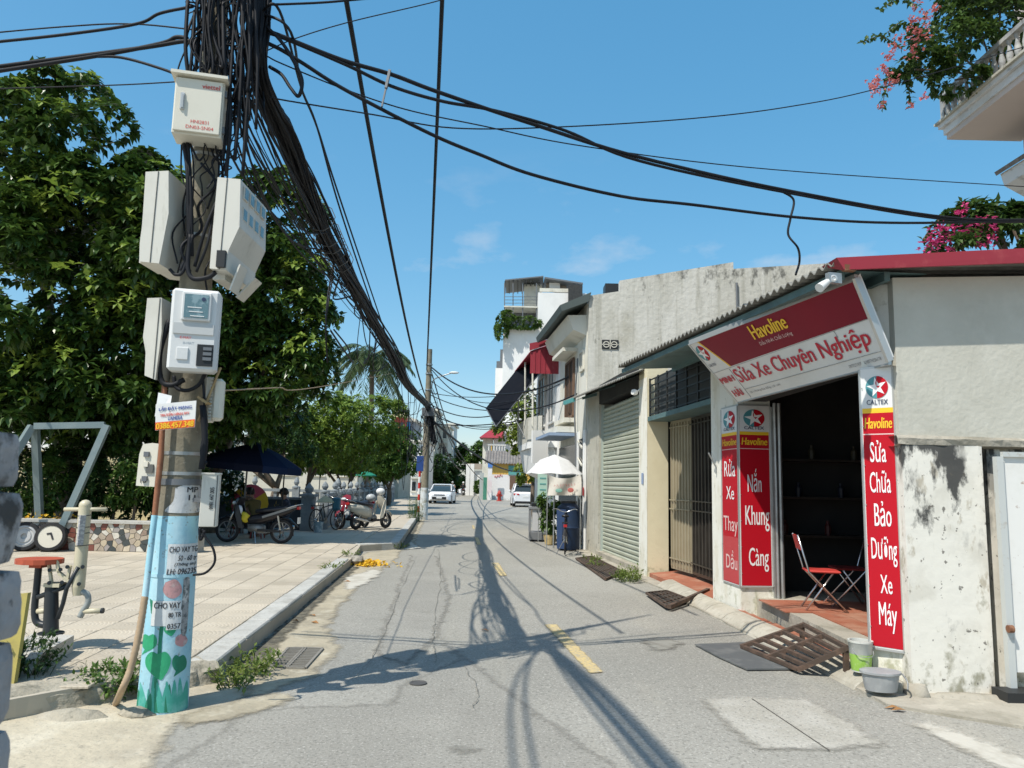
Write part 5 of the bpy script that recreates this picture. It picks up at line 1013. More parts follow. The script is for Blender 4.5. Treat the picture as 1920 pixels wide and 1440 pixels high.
# main bundle from the big pole to the far pole: a thing of many strands
mbn = thing('cable_bundle', 'fat sagging bundle of black cables from the blue-footed pole to the far pole', 'cables', tuple(YP(505, 200, 5.4)))
key = [PL(497, -40, (-2.0, 5.42), (FP.x, FP.y)), PL(500, 90, (-2.0, 5.42), (FP.x, FP.y)), PL(508, 190, (-2.02, 5.5), (FP.x, FP.y))]
key = [V(-2.02, 5.40, 5.7), V(-2.0, 5.40, 5.1), V(-1.99, 5.44, 4.66)]
for px, py in ((540, 260), (575, 345), (620, 452), (662, 530), (700, 600), (735, 662), (765, 722)):
    key.append(PL(px, py, (-1.98, 5.45), (FP.x + .1, FP.y)))
key += [V(FP.x + .1, 31.2, 4.75), V(FP.x + .15, 32.2, 4.2), V(FP.x + .32, 32.4, 3.3)]
base = catmull(key, 7)
N = len(base)
for sidx in range(70):
    a0 = rc.uniform(0, 6.28); rr = math.sqrt(rc.random()) if sidx > 30 else rc.random() * .6; tw = rc.uniform(-2.5, 2.5); rad = rc.uniform(.006, .013) if sidx > 30 else rc.uniform(.010, .017); ph = rc.uniform(0, 6.28); P = []
    for i, p in enumerate(base):
        t = i / N; spread = .068 + .022 * min(1, t * 3) + .05 * t
        if t < .22: spread = .07
        a = a0 + tw * t + .5 * math.sin(t * 9 + ph); lump = 1 + .35 * math.sin(t * 25 + ph)
        P.append(p + V(math.cos(a) * rr * spread * lump, math.cos(a + 1) * .04, math.sin(a) * rr * spread * lump))
    q = MB(); q.tube(P, rad, 5); q.build('strand', CABLE, mbn, smooth=True)
for sidx in range(16):       # slack loops hanging off the bundle
    i = rc.randrange(int(N * .45), N - 8); k = rc.randrange(4, 12); j = min(N - 1, i + k); L_ = (base[j] - base[i]).length; dr = L_ * rc.uniform(.12, .3)
    P = [base[i], base[i].lerp(base[j], .3) - V(rc.uniform(-.1, .3), 0, dr), base[i].lerp(base[j], .7) - V(rc.uniform(-.1, .3), 0, dr * .9), base[j]]
    q = MB(); q.tube(catmull(P, 7), rc.uniform(.006, .012), 5); q.build('slack_loop', CABLE, mbn, smooth=True)
for sidx in range(7):        # wire ties
    i = rc.randrange(int(N * .3), N - 10); d = (base[i + 1] - base[i]).normalized(); x = d.orthogonal().normalized(); y = d.cross(x)
    P = [base[i] + (x * math.cos(a * .7) + y * math.sin(a * .7)) * .16 for a in range(10)]; q = MB(); q.tube(P, .005, 5); q.build('tie', CABG, mbn)
# the same mass of cables carries on behind the viewer (its shadow falls across the road)
rbn = thing('rear_cable_bundle', 'bundle of black cables leading from the pole top back over the junction', 'cables', (-2.2, 5.3, 5.7))
for sidx in range(20):
    dx, dz = rc.gauss(0, .042), rc.gauss(0, .05); pts = [V(-2.2, 5.45, 5.5 + dz), V(-2.0 + dx, 3.4, 5.75 + dz), V(-1.55 + dx, 0.5, 5.7 + dz), V(-.7 + dx, -5, 5.9 + dz), V(.5 + dx, -12, 6.4 + dz)]
    q = MB(); q.tube(catmull(pts, 6), rc.uniform(.008, .018), 5); q.build('strand', CABLE, rbn, smooth=True)
for i, (xx, zz) in enumerate([(-2.6, 5.9), (-2.9, 6.3)]): single('rear_cable', ('lower', 'upper')[i] + ' single cable leading back over the junction from the pole top', [V(-2.3, 5.5, zz - .2), V(xx, 2.5, zz), V(xx + .3, -5, zz + .3)], .016)
# second loose fan of cables leaving the pole lower and joining the bundle
fan = thing('cable_fan', 'loose fan of black cables dropping from the pole and gathering into the fat bundle', 'cables', tuple(YP(470, 330, 5.4)))
for sidx in range(20):
    a = YP(rc.uniform(440, 505), rc.uniform(80, 190), 5.42 + rc.uniform(-.08, .1)); b = YP(rc.uniform(430, 520), rc.uniform(200, 300), 5.6 + rc.uniform(0, .3)); e = base[int(N * rc.uniform(.40, .62))] + V(rc.uniform(-.15, .05), 0, rc.uniform(-.15, .02))
    mid = b.lerp(e, .5) - V(rc.uniform(-.05, .1), 0, rc.uniform(.02, .3)); q = MB(); q.tube(catmull([a, b, mid, e], 8), rc.uniform(.004, .010), 5); q.build('strand', CABLE, fan, smooth=True)
# tangle hugging the pole shaft
tg = thing('cable_tangle', 'tangle of black cables wrapped up and down the top of the concrete pole', 'cables', (PC.x, PC.y, 4))
for sidx in range(80):
    z0 = rc.uniform(3.9, 6.2); z1 = z0 + rc.uniform(-1.5, 1.2); a0 = rc.uniform(-2.4, 1.6); P = []
    k = 6
    for i in range(k):
        t = i / (k - 1); a = a0 + rc.uniform(-.5, .5); rr = .13 + rc.uniform(0, .12); z = z0 + (z1 - z0) * t
        P.append(PC + V(math.cos(a) * rr, math.sin(a) * rr, max(2.2, z)))
    q = MB(); q.tube(catmull(P, 6), rc.uniform(.004, .011), 5); q.build('strand', CABLE, tg, smooth=True)
for sidx in range(30):       # runs straight up the front of the shaft
    px = rc.uniform(362, 486); y = 5.28 + rc.uniform(-.06, .12); q = MB(); q.tube(catmull([YP(px + rc.uniform(-14, 14), -60, y), YP(px + rc.uniform(-12, 12), 40, y), YP(px + rc.uniform(-14, 14), 120, y), YP(px + rc.uniform(-10, 10), rc.uniform(150, 300) if px > 432 else rc.uniform(120, 158), y + .02)], 6), rc.uniform(.004, .013), 5); q.build('strand', CABLE, tg, smooth=True)
for sidx in range(14):       # coils and kinks at the street side
    c = PC + V(rc.uniform(.12, .34), rc.uniform(-.2, .0), rc.uniform(4.0, 5.4)); r0 = rc.uniform(.05, .14); P = [c + V(r0 * math.cos(t * .8), rc.uniform(-.03, .03), r0 * 1.5 * math.sin(t * .8)) for t in range(8)]
    q = MB(); q.tube(catmull(P, 5), .005, 5); q.build('coil', CABLE, tg, smooth=True)
for px0, py0, px1, py1, px2, py2, rad in [(352, 0, 348, 90, 356, 165, .014), (365, 20, 360, 100, 352, 175, .012), (345, 270, 352, 330, 354, 470, .016), (352, 265, 358, 360, 360, 480, .013), (405, 380, 385, 430, 365, 500, .012), (400, 400, 388, 460, 368, 510, .010), (357, 270, 372, 300, 384, 290, .008), (430, 160, 432, 230, 424, 330, .014), (385, 0, 395, 90, 400, 160, .012), (418, 0, 420, 100, 424, 150, .016), (440, 30, 430, 180, 418, 300, .012), (455, 0, 452, 150, 440, 300, .014), (470, 0, 468, 120, 455, 330, .013)]:
    y = 5.3; q = MB(); q.tube(catmull([YP(px0, py0, y), YP(px1, py1, y - .03), YP(px2, py2, y)], 7), rad, 6); q.build('strand', CABLE, tg, smooth=True)
# loops at the meter cabinets and lower down
lp = thing('meter_leads', 'thick black leads looping between the meter cabinets on the pole', 'cables', tuple(YP(365, 500, 5.3)))
for pts, rad in [([(357, 440), (352, 500), (362, 522), (390, 520), (405, 510)], .017), ([(362, 440), (345, 505), (330, 515), (318, 505)], .012), ([(350, 300), (356, 400), (352, 470), (338, 508)], .012), ([(318, 600), (300, 660), (302, 712), (322, 722), (345, 712)], .019), ([(326, 705), (330, 726), (350, 732), (372, 722), (385, 700)], .014), ([(380, 760), (384, 830), (378, 880)], .022), ([(385, 800), (378, 850), (386, 870)], .012), ([(374, 990), (376, 1012), (384, 995)], .01), ([(380, 992), (384, 1005), (400, 1030), (402, 1055), (385, 1074), (362, 1078)], .0085), ([(380, 705), (384, 760), (388, 800)], .01)]:
    q = MB(); q.tube(catmull([YP(px, py, 5.28 if rad > .011 else 5.3) for px, py in pts], 8), rad, 7); q.build('lead', CABLE, lp, smooth=True)
# cables over the road to the right
RE = (7.2, 9.6)
for i, (pts, rad, lab) in enumerate([([(498, 58), (528, 68), (640, 112), (735, 140), (820, 172), (1000, 233), (1200, 295), (1480, 358), (1780, 408), (1990, 412)], .017, 'upper thick black cable crossing from the pole over the repair shop roof'),
        ([(498, 62), (528, 70), (650, 122), (735, 162), (830, 190), (930, 208), (1060, 245), (1200, 302), (1480, 362), (1780, 412), (1990, 416)], .014, 'black cable twisting round the upper thick one over the repair shop'),
        ([(500, 80), (530, 95), (570, 120), (650, 170), (805, 250), (900, 290), (1000, 328), (1165, 368), (1300, 384), (1500, 408), (1700, 418), (1990, 412)], .015, 'lower thick black cable running from the pole to the house with bougainvillea'),
        ([(505, 182), (545, 190), (700, 215), (850, 240), (1050, 238), (1300, 222), (1480, 200), (1650, 165), (1930, 85)], .006, 'thin wire rising to the balustrade balcony'),
        ([(500, 105), (530, 120), (640, 165), (760, 205), (900, 235), (1100, 275), (1450, 318), (1950, 352)], .0055, 'thin wire running to the pink house wall'),
        ([(500, 95), (560, 70), (660, 40), (820, 2), (900, -25)], .0045, 'thin wire climbing away above the road'),
        ([(490, 9), (528, 8), (600, 5), (660, 0), (760, -10)], .009, 'short black cable leaving the pole at the very top')]):
    single('overhead_cable', lab, [PL(px, py, (-2.0, 5.4), RE) for px, py in pts], rad)
single('drop_wire', 'drop wire hooking down to the repair shop roof from the thick cables', [PL(1465, 358, (-2.0, 5.4), RE), PL(1488, 375, (-2.0, 5.4), RE), PL(1482, 410, (-2.0, 5.4), RE) , PL(1478, 440, (-2.0, 5.4), RE), PL(1496, 465, (-1.8, 5.4), RE), YP(1499, 490, 8.0), YP(1492, 515, 7.8)], .012)
sp = MB(); a = PL(731, 132, (-2.0, 5.38), RE); b = PL(716, 200, (-2.0, 5.38), RE); sp.bar(a, b, .018, .012); sp.bar(a, a.lerp(b, .5), .03, .02); tag(sp.build('cable_clamp', GREYST, origin=a), 'metal clamp strip hanging from the thick overhead cables', 'clamp')
# two cables from overhead to the far pole
single('street_cable', 'black twisted cable running high along the road straight to the far pole', sagpts(G(834, -120, 6.75), V(FP.x - .1, FP.y, 6.4), .55, 8), .024)
single('street_cable', 'black twisted cable running along the road into the fat bundle', sagpts(G(628, -120, 6.0), base[int(N * .80)] + V(.1, 0, .1), .5, 8), .024)
for (a, b, lab) in [((524, 20), .62, 'pair cable leaving the pole and falling to the bundle'), ((545, 60), .66, 'thin pair cable beside the other one falling to the bundle')]:
    single('pair_cable', lab, [V(-2.0, 5.4, 5.15), YP(*a, 5.4), PL(565, 165, (-1.98, 5.3), (FP.x, FP.y)), PL(595, 240, (-1.98, 5.3), (FP.x, FP.y)), PL(640, 400 if b < .64 else 380, (-1.98, 5.3), (FP.x, FP.y)), base[int(N * b)]], .011)
single('loop_cable', 'thick black cable loop hanging beside the pole top', [YP(500, 50, 5.4), YP(525, 75, 5.35), YP(548, 110, 5.33), YP(566, 150, 5.33), YP(560, 180, 5.33), YP(545, 165, 5.35), YP(528, 140, 5.38), YP(505, 125, 5.4)], .014)
# left-going cables
for pts, rad, lab in [([(362, 12), (300, 25), (255, 45), (120, 65), (-60, 84)], .012, 'topmost black cable leaving the pole away from the road'), ([(352, 72), (330, 70), (300, 82), (180, 105), (-60, 142)], .016, 'thick black cable leaving the pole away from the road'), ([(372, 78), (340, 78), (250, 92), (-60, 132)], .016, 'thick black cable close above the other one leaving the pole'), ([(352, 148), (300, 128), (228, 108), (170, 106)], .011, 'black cable dipping to the telecom box from the thick cables'), ([(352, 152), (250, 158), (140, 162), (-60, 168)], .005, 'thin wire passing just above the telecom box'), ([(400, 60), (250, 45), (120, 50), (-60, 66)], .006, 'thin wire leaving the pole beside the topmost cable')]:
    single('side_cable', lab, [PL(px, py, (-2.3, 5.35), (-8, 6.5)) for px, py in pts], rad)
single('guy_wire', 'thin tan wire strung from the finned closure towards the trees', [YP(422, 732, 5.45), PL(520, 727, (-2.1, 5.45), (-4.6, 25)), PL(620, 722, (-2.1, 5.45), (-4.6, 25)), PL(735, 700, (-2.1, 5.45), (-4.6, 25))], .006, m=COND)
hg = thing('hanging_cable_tail', 'cut cable tails dangling from the fat bundle beside the tree', 'cables', tuple(PL(625, 495, (-1.98, 5.45), (FP.x + .1, FP.y))))
for pts, rad in [([(625, 495), (614, 560), (611, 620), (614, 680)], .011), ([(626, 495), (622, 530), (612, 590)], .01), ([(628, 500), (650, 560), (690, 600), (720, 640)], .008), ([(620, 620), (640, 650), (662, 680)], .014), ([(626, 618), (650, 648), (656, 662)], .012)]:
    q = MB(); q.tube(catmull([PL(px, py, (-2.15, 5.45), (FP.x - .1, FP.y)) for px, py in pts], 7), rad, 6); q.build('tail', CABLE, hg, smooth=True)
# ------------------------------------------------------------------ far pole with lamp
fp = thing('far_pole', 'grey concrete pole with a street lamp standing where the bundle of cables ends', 'pole', tuple(FP))
q = MB(); q.tube([FP, FP + V(0, 0, 7.3)], [.17, .11], 12); q.build('shaft', CONCP, fp, smooth=60); q = MB(); q.tube([FP + V(0, 0, .0), FP + V(0, 0, 1.35)], [.174, .165], 12); q.build('whitewash', mat('faded_whitewash', (.58, .62, .63), .9, layers=[((.35, .33, .27), 5, .48, .6, .8), ((.3, .5, .66), 3, .56, .64, .6)]), fp, smooth=60)
P = catmull([FP + V(.14, 0, 5.6), FP + V(.2, 0, 5.95), FP + V(.5, -.1, 6.1), FP + V(.95, -.15, 6.25)], 6); q = MB(); q.tube(P, .025, 7); la = q.build('lamp_arm', STEEL, fp, smooth=True); q = MB(); q.ball(FP + V(1.1, -.15, 6.28), 1, 10, (.22, .09, .055)); q.build('lamp_head', SWHITE, la, smooth=True)
for z in (4.2, 4.9, 5.5, 6.2, 6.6): q = MB(); q.tube([FP + V(0, 0, z), FP + V(0, 0, z + .06)], [.15, .15], 12); q.build('band', STEEL, fp)
q = MB(); q.box(FP + V(.05, -.25, 4.55), (.5, .2, .35)); q.build('splice_box', GREYST, fp); q = MB(); q.tube([FP + V(.15, -.1, 4.7), FP + V(.15, -.25, 4.7)], .09, 10); q.build('coil', CABLE, fp)
ft = thing('far_cable_tangle', 'ragged tangle of cables hanging on the far pole', 'cables', tuple(FP + V(0, 0, 3)))
for sidx in range(34):
    c = FP + V(rc.uniform(-.9, .5), rc.uniform(-.4, .3), rc.uniform(3.0, 5.6)); P = [c]
    for k in range(4): P.append(P[-1] + V(rc.uniform(-.25, .25), rc.uniform(-.2, .2), rc.uniform(-.5, .15)))
    q = MB(); q.tube(catmull(P, 5), rc.uniform(.008, .02), 5); q.build('strand', CABLE, ft, smooth=True)
for i, (za, px, py, y, sag, rad) in enumerate([(6.5, 1090, 695, 21, .9, .028), (6.4, 1100, 730, 20, 1.1, .02), (5.4, 1010, 730, 30, .25, .016), (5.3, 1000, 760, 29, .4, .02), (4.9, 1000, 750, 28, .6, .022), (4.7, 1010, 775, 26, .7, .016), (4.5, 960, 795, 28, .3, .02), (4.1, 1020, 780, 26, .2, .022), (5.0, 905, 900, 74, .5, .03), (4.3, 1000, 880, 74, 1.0, .05), (5.9, 1060, 715, 23, .8, .014)]):
    lab = ['thickest', 'second thick', 'fairly level', 'slack', 'drooping', 'thin drooping', 'short level', 'rising', 'far-reaching', 'lowest far-reaching', 'thin high'][i]
    single('crossing_cable', lab + ' black cable crossing from the far pole to the houses opposite', sagpts(FP + V(.12, 0, za), YP(px, py, y), sag, 8), rad, k=4)
for za, px, py, rad in [(6.3, 870, 860, .03), (5.6, 872, 868, .03), (4.6, 868, 880, .05)]:
    single('distant_cable', 'cable running on from the far pole, ' + {6.3: 'highest', 5.6: 'middle', 4.6: 'lowest and thickest'}[za] + ' of its line', sagpts(FP + V(.1, .1, za), YP(px, py, 95), .8, 8), rad, k=4)
# ------------------------------------------------------------------ trees and plants
BARK = mat('bark', (.13, .10, .075), .95, layers=[((.2, .17, .13), (6, 6, 2), .5, .64, .6)], bump=(14, .6, .03))
def leafmat(name, a, b, tr=.35, rough=.45): return mat(name, a, rough, island=b, trans=tr, spec=.35)
LF_BIG = leafmat('leaf_mango', (.024, .058, .013), (.085, .15, .026), .2, .34); LF_SUNLIT = leafmat('leaf_young_shoot', (.13, .21, .03), (.27, .36, .06), .35, .45); LF_LIGHT = leafmat('leaf_light', (.12, .20, .03), (.24, .33, .06)); LF_MID = leafmat('leaf_mid', (.05, .115, .022), (.13, .21, .04)); LF_DARK = leafmat('leaf_dark', (.018, .045, .012), (.05, .10, .022)); LF_PALM = leafmat('leaf_palm', (.04, .075, .03), (.10, .14, .06)); LF_BOUG = leafmat('leaf_bougainvillea', (.03, .07, .018), (.09, .15, .03)); LF_WEED = leafmat('leaf_weed', (.10, .16, .03), (.22, .27, .06)); LF_YEL = leafmat('leaf_young', (.16, .22, .03), (.26, .33, .06))  # leaf_young_shoot: lighter leaf colour for the sunlit crown tops
PETAL = leafmat('petal_coral', (.52, .12, .13), (.68, .27, .24), .3); PETALM = leafmat('petal_magenta', (.50, .03, .16), (.72, .10, .28), .3); PETALY = leafmat('petal_yellow', (.75, .42, .02), (.8, .55, .05), .3)
def leaf(mb, p, d, L, w, r, fold=.25):
    d = d.normalized(); s = d.cross(V(r.uniform(-.3, .3), r.uniform(-.3, .3), 1)); s = s.normalized() if s.length > 1e-4 else V(1, 0, 0); n = s.cross(d)
    m_ = p + d * (L * .45); o = len(mb.v)
    mb.v += [tuple(p), tuple(m_ + s * w + n * (fold * w)), tuple(p + d * L - V(0, 0, L * .12)), tuple(m_ - s * w + n * (fold * w)), tuple(m_ - n * .0)]
    mb.f += [(o, o + 1, o + 4), (o + 1, o + 2, o + 4), (o + 2, o + 3, o + 4), (o + 3, o, o + 4)]
def rdir(r):
    z = r.uniform(-1, 1); a = r.uniform(0, 6.283); q = math.sqrt(1 - z * z); return V(q * math.cos(a), q * math.sin(a), z)
def whorl(mb, p, ax, n, L, w, r, droop=.35):
    ax = ax.normalized(); x = ax.orthogonal().normalized(); y = ax.cross(x); a0 = r.uniform(0, 6.28)
    for i in range(n):
        a = a0 + 6.283 * i / n + r.uniform(-.25, .25); t = r.uniform(.2, .75); d = (x * math.cos(a) + y * math.sin(a)) * (1 - .4 * t) + ax * t * .9 - V(0, 0, droop * r.uniform(.3, 1.2)); leaf(mb, p, d, L * r.uniform(.65, 1.15), w * r.uniform(.8, 1.15), r)
def foliage(ells, nwh, nl, L, w, seed, shell=.35, inner=.22, clump=.16, droop=.35):
    r = random.Random(seed); mb = MB(); vol = [(e[1][0] * e[1][1] * e[1][2]) ** .67 for e in ells]; tot = sum(vol)
    for (c, rad), vv in zip(ells, vol):
        c = Vector(c); k = int(nwh * vv / tot); cl = [(rdir(r), r.uniform(.78, 1.12)) for _ in range(max(6, k // 28))]
        for i in range(k):
            if r.random() < inner: d = rdir(r); q = r.uniform(.3, .8)
            else:
                d0, q0 = r.choice(cl); d = (d0 + rdir(r) * r.uniform(.05, .55)).normalized(); q = q0 * (1 - shell * r.random() ** 2) + (.12 if d.dot(d0) > .96 else 0)
            p = c + V(d.x * rad[0], d.y * rad[1], d.z * rad[2]) * q
            whorl(mb, p, d + V(0, 0, .5), nl, L, w, r, droop)
    return mb
def lumps(ells, nwh, nl, L, w, seed, up=.25, lit_tips=False):     # crown of rounded leaf clumps with shaded gaps between them
    r = random.Random(seed); mb = MB(); vol = [(e[1][0] * e[1][1] * e[1][2]) ** .67 for e in ells]; tot = sum(vol); rt = random.Random(seed + 5)
    for (c, rad), vv in zip(ells, vol):
        c = Vector(c); k = int(nwh * vv / tot); nc = max(8, k // 34)
        cl = []
        for i in range(nc):
            d = rdir(r); q = r.uniform(.62, .98) if r.random() < .8 else r.uniform(.2, .6); cl.append((c + V(d.x * rad[0], d.y * rad[1], d.z * rad[2]) * q, r.uniform(.38, .72), d))
        for cc, cr, d0 in cl:
            for i in range(34):
                d = (rdir(r) + d0 * .35 + V(0, 0, up)).normalized(); p = cc + V(d.x * cr, d.y * cr, d.z * cr * .8) * r.uniform(.75, 1.05)
                if lit_tips and (d.z < .1 or r.random() > .42): continue
                whorl(mb, p, d + V(0, 0, .3), nl, L, w, r, .45)
    return mb
def limbs(base, tops, r0, seed):
    r = random.Random(seed); mb = MB(); base = Vector(base); fork = base + V(r.uniform(-.2, .2), r.uniform(-.2, .2), max(.6, .35 * (Vector(tops[0]).z - base.z)))
    mb.tube(catmull([base - V(0, 0, .1), base.lerp(fork, .5) + V(r.uniform(-.1, .1), 0, 0), fork], 5), [r0 * 1.25, r0 * 1.15, r0 * 1.1, r0 * 1.05, r0 * 1.05, r0, r0, r0 * .97, r0 * .95, r0 * .9, r0 * .9][:11], 10)
    for t in tops:
        t = Vector(t); mid = fork.lerp(t, .5) + V(r.uniform(-.3, .3), r.uniform(-.3, .3), r.uniform(0, .4)); P = catmull([fork, mid, t], 5); mb.tube(P, [r0 * .7 * (1 - .85 * i / (len(P) - 1)) for i in range(len(P))], 7)
        for k in range(4):
            a = P[rnd.randrange(4, len(P) - 1)]; b = a + rdir(r) * r.uniform(.5, 1.2) + V(0, 0, .4); mb.tube([a, a.lerp(b, .5) + rdir(r) * .08, b], [r0 * .2, r0 * .13, r0 * .05], 5)
    return mb
def tree(name, label, base, ells, nwh, nl, L, w, m, seed, r0=.16, group=None, **k):
    t = thing(name, label, 'tree', tuple(base), group)
    limbs(base, [e[0] for e in ells], r0, seed).build('trunk', BARK, t, smooth=True)
    tag((lumps if m is LF_BIG else foliage)(ells, nwh, nl, L, w, seed, **k).build('crown', m, t), kind='stuff')
    if m is LF_BIG: q = lumps(ells, nwh, nl - 2, L * .8, w * .85, seed, lit_tips=True); q.v = [(x, y - .03, z + .05) for x, y, z in q.v]; tag(q.build('sunlit_shoots', LF_SUNLIT, t), kind='stuff')  # lighter leaves on upward sides paint the sunlit tops into the crown
    return t
tree('broadleaf_tree', 'large dark glossy broadleaf tree with whorled leaves behind the mosaic planter', (-10.6, 18.4, .15), [(YP(50, 320, 17), (2.9, 2.4, 2.2)), (YP(200, 430, 16.6), (2.2, 2.2, 1.9)), (YP(40, 620, 16), (2.5, 2.2, 2.4)), (YP(230, 690, 16.6), (2.3, 1.8, 2.0)), (YP(150, 780, 17.5), (2.6, 1.6, 1.5))], 6000, 7, .26, .068, LF_BIG, 1, .24)
tree('broadleaf_tree', 'dark broadleaf tree whose crown shows behind the blue-footed pole', (-7.9, 20.2, .15), [(YP(340, 520, 17), (1.9, 2.0, 2.3)), (YP(500, 480, 18.2), (1.25, 1.5, 2.2)), (YP(575, 600, 17.6), (.75, 1.1, 1.35)), (YP(500, 690, 17.6), (1.5, 1.5, 1.3)), (YP(380, 740, 18), (1.8, 1.6, 1.3))], 4600, 7, .24, .062, LF_BIG, 2, .2)
tree('young_tree', 'light green loose tree beyond the stone fence', (-8.6, 33, 0), [(YP(590, 795, 33), (2.0, 2.0, 1.7)), (YP(640, 780, 34), (1.5, 1.6, 1.0)), (YP(560, 830, 33), (1.8, 1.6, 1.2))], 2300, 6, .2, .055, LF_LIGHT, 3, .12)
tree('young_tree', 'yellow green feathery tree growing next to the palm', (-7.4, 36, 0), [(YP(700, 800, 36), (1.4, 1.6, 1.4)), (YP(732, 765, 37), (.8, 1, .6)), (YP(670, 835, 36), (1.7, 1.6, 1.2))], 1500, 6, .2, .055, LF_LIGHT, 4, .1)
tree('round_tree', 'dense round dark green tree at the end of the stone fence', (-7.3, 46, 0), [(YP(735, 850, 46), (1.75, 1.6, 1.5)), (YP(715, 862, 45.5), (1.4, 1.4, 1.3))], 1500, 7, .26, .07, LF_MID, 5, .14)
tree('shade_tree', 'dark shade tree behind the navy parasol', (-9, 29, 0), [(YP(440, 800, 29), (2.4, 1.8, 1.4)), (YP(530, 820, 30), (1.6, 1.5, 1.2)), (YP(350, 790, 30), (2.2, 1.6, 1.8))], 1700, 6, .22, .06, LF_DARK, 6, .16)
tree('shade_tree', 'dark leaning tree over the pond beyond the parasol', (-8.4, 39, 0), [(YP(640, 855, 39), (1.7, 1.4, .9)), (YP(590, 850, 38), (1.7, 1.4, 1.1))], 900, 6, .24, .065, LF_MID, 7, .13)
tree('street_tree', 'bright green street tree leaning out beside the black awning', (1.1, 32, 0), [(YP(990, 765, 32), (.75, .9, 1.0)), (YP(968, 808, 32), (.9, .9, .8)), (YP(1000, 855, 31), (.5, .8, .9)), (YP(985, 885, 31), (.35, .6, .5))], 1300, 6, .17, .05, LF_YEL, 8, .1)
tree('far_tree', 'far dark green tree closing the view where the road ends', (-6.5, 128, 0), [(YP(885, 852, 125), (2.6, 3, 2.2)), (YP(868, 866, 126), (1.9, 2, 1.4)), (YP(905, 848, 124), (1.8, 2, 2.0)), (YP(852, 905, 122), (1.6, 2, 2.2)), (YP(865, 900, 120), (1.2, 2, 2.0))], 900, 6, .6, .2, LF_MID, 9, .3)
tree('far_tree', 'shadowy far tree crowding the far houses beside the road', (-9.5, 108, 0), [(YP(835, 900, 104), (1.5, 2, 3.0)), (YP(845, 880, 106), (.9, 2, 2.4)), (YP(810, 890, 102), (1.6, 2, 2.2)), (YP(818, 870, 100), (1.0, 1.5, 1.6))], 700, 6, .5, .16, LF_DARK, 10, .3)
# palm
pb = V(YP(693, 800, 60).x, 60, 0); pm = thing('palm_tree', 'tall shaggy palm rising above the light green trees', 'tree', tuple(pb)); pc = YP(697, 668, 60)
q = MB(); q.tube(catmull([pb, pb.lerp(pc, .5) + V(.15, 0, 0), pc], 6), [.28 - .12 * i / 12 for i in range(13)], 9); q.build('trunk', BARK, pm, smooth=True)
rp_ = random.Random(5)
for i in range(22):
    a = 6.283 * i / 22 + rp_.uniform(-.15, .15); up = rp_.uniform(-.35, 1.0); d = V(math.cos(a), math.sin(a), up); L_ = rp_.uniform(2.6, 3.6); P = []
    for k in range(9): t = k / 8; P.append(pc + V(d.x, d.y, 0) * L_ * t + V(0, 0, L_ * (up * t - 1.0 * t * t)))
    q = MB(); q.tube(P, [.05 * (1 - .8 * k / 8) for k in range(9)], 5)
    for k in range(2, 9):
        for s_ in range(12):
            p = P[k - 1].lerp(P[k], s_ / 12); dd = (P[k] - P[k - 1]).normalized(); sd = dd.cross(V(0, 0, 1)).normalized() * (1 if s_ % 2 else -1); leaf(q, p, sd * .8 + dd * .6 - V(0, 0, rp_.uniform(.2, .8)), .95 * (1.1 - .6 * abs(k / 8 - .5)), .06, rp_, 0)
    q.build('frond', LF_PALM, pm)
# shrubs in the planter
for i, (px, py, y, s_, m, nm, lab) in enumerate([(90, 905, 15.6, .55, LF_MID, 'shrub', 'clipped pale green shrub in the planter beside the tyres'), (60, 950, 15.3, .4, LF_MID, 'shrub', 'low shrub spilling over the planter rim by the tyres'), (150, 900, 16.2, .8, LF_DARK, 'shrub', 'tall dark shrub in the planter behind the exercise post'), (215, 920, 15.8, .7, LF_DARK, 'shrub', 'dark shrub in the planter under the big tree'), (255, 900, 15.6, .55, LF_MID, 'shrub', 'leafy shrub in the planter next to the pole'), (310, 900, 16.2, .8, LF_DARK, 'shrub', 'dark shrub hidden behind the pole in the planter'), (20, 890, 16.4, .8, LF_DARK, 'shrub', 'dark shrub behind the stacked block pillar')]):
    c = YP(px, py, y); t = thing(nm, lab, 'shrub', (c.x, y, .5), 'shrubs in the planter'); tag(foliage([(c, (s_, s_ * .8, s_ * .9))], int(340 * s_), 6, .15, .03, 20 + i, inner=.3).build('foliage', m, t), kind='stuff')
    q = MB(); q.tube([V(c.x, y, .45), V(c.x + .05, y, c.z)], .03, 6); q.build('stem', BARK, t)
fl = MB(); r6 = random.Random(9)
for k in range(60): leaf(fl, V(YP(rnd.uniform(45, 140), 968, 14.95).x, 14.9 + r6.uniform(0, .3), .7 + r6.uniform(0, .08)), rdir(r6) + V(0, 0, .6), .09, .025, r6)
tag(fl.build('yellow_flowers', PETALY), 'low yellow flowers along the planter rim', 'flowers', kind='stuff')
# greenery on the tower terraces
for c, rad, sd, lab in [((YP(952, 597, 89.3)), (1.3, 1.0, 1.1), 31, 'climbing plant bushing out at the corner of the white tower terrace'), ((YP(985, 605, 89.3)), (1.7, .9, .7), 32, 'hanging grey green plant along the white tower terrace'), ((YP(941, 620, 89.5)), (.7, 1, 1.8), 33, 'plant trailing down the left edge of the white tower')]:
    t = thing('terrace_plant', lab, 'plant', tuple(c), 'plants on the tower terrace'); tag(foliage([(c, rad)], 210, 6, .34, .1, sd).build('foliage', LF_MID, t), kind='stuff')
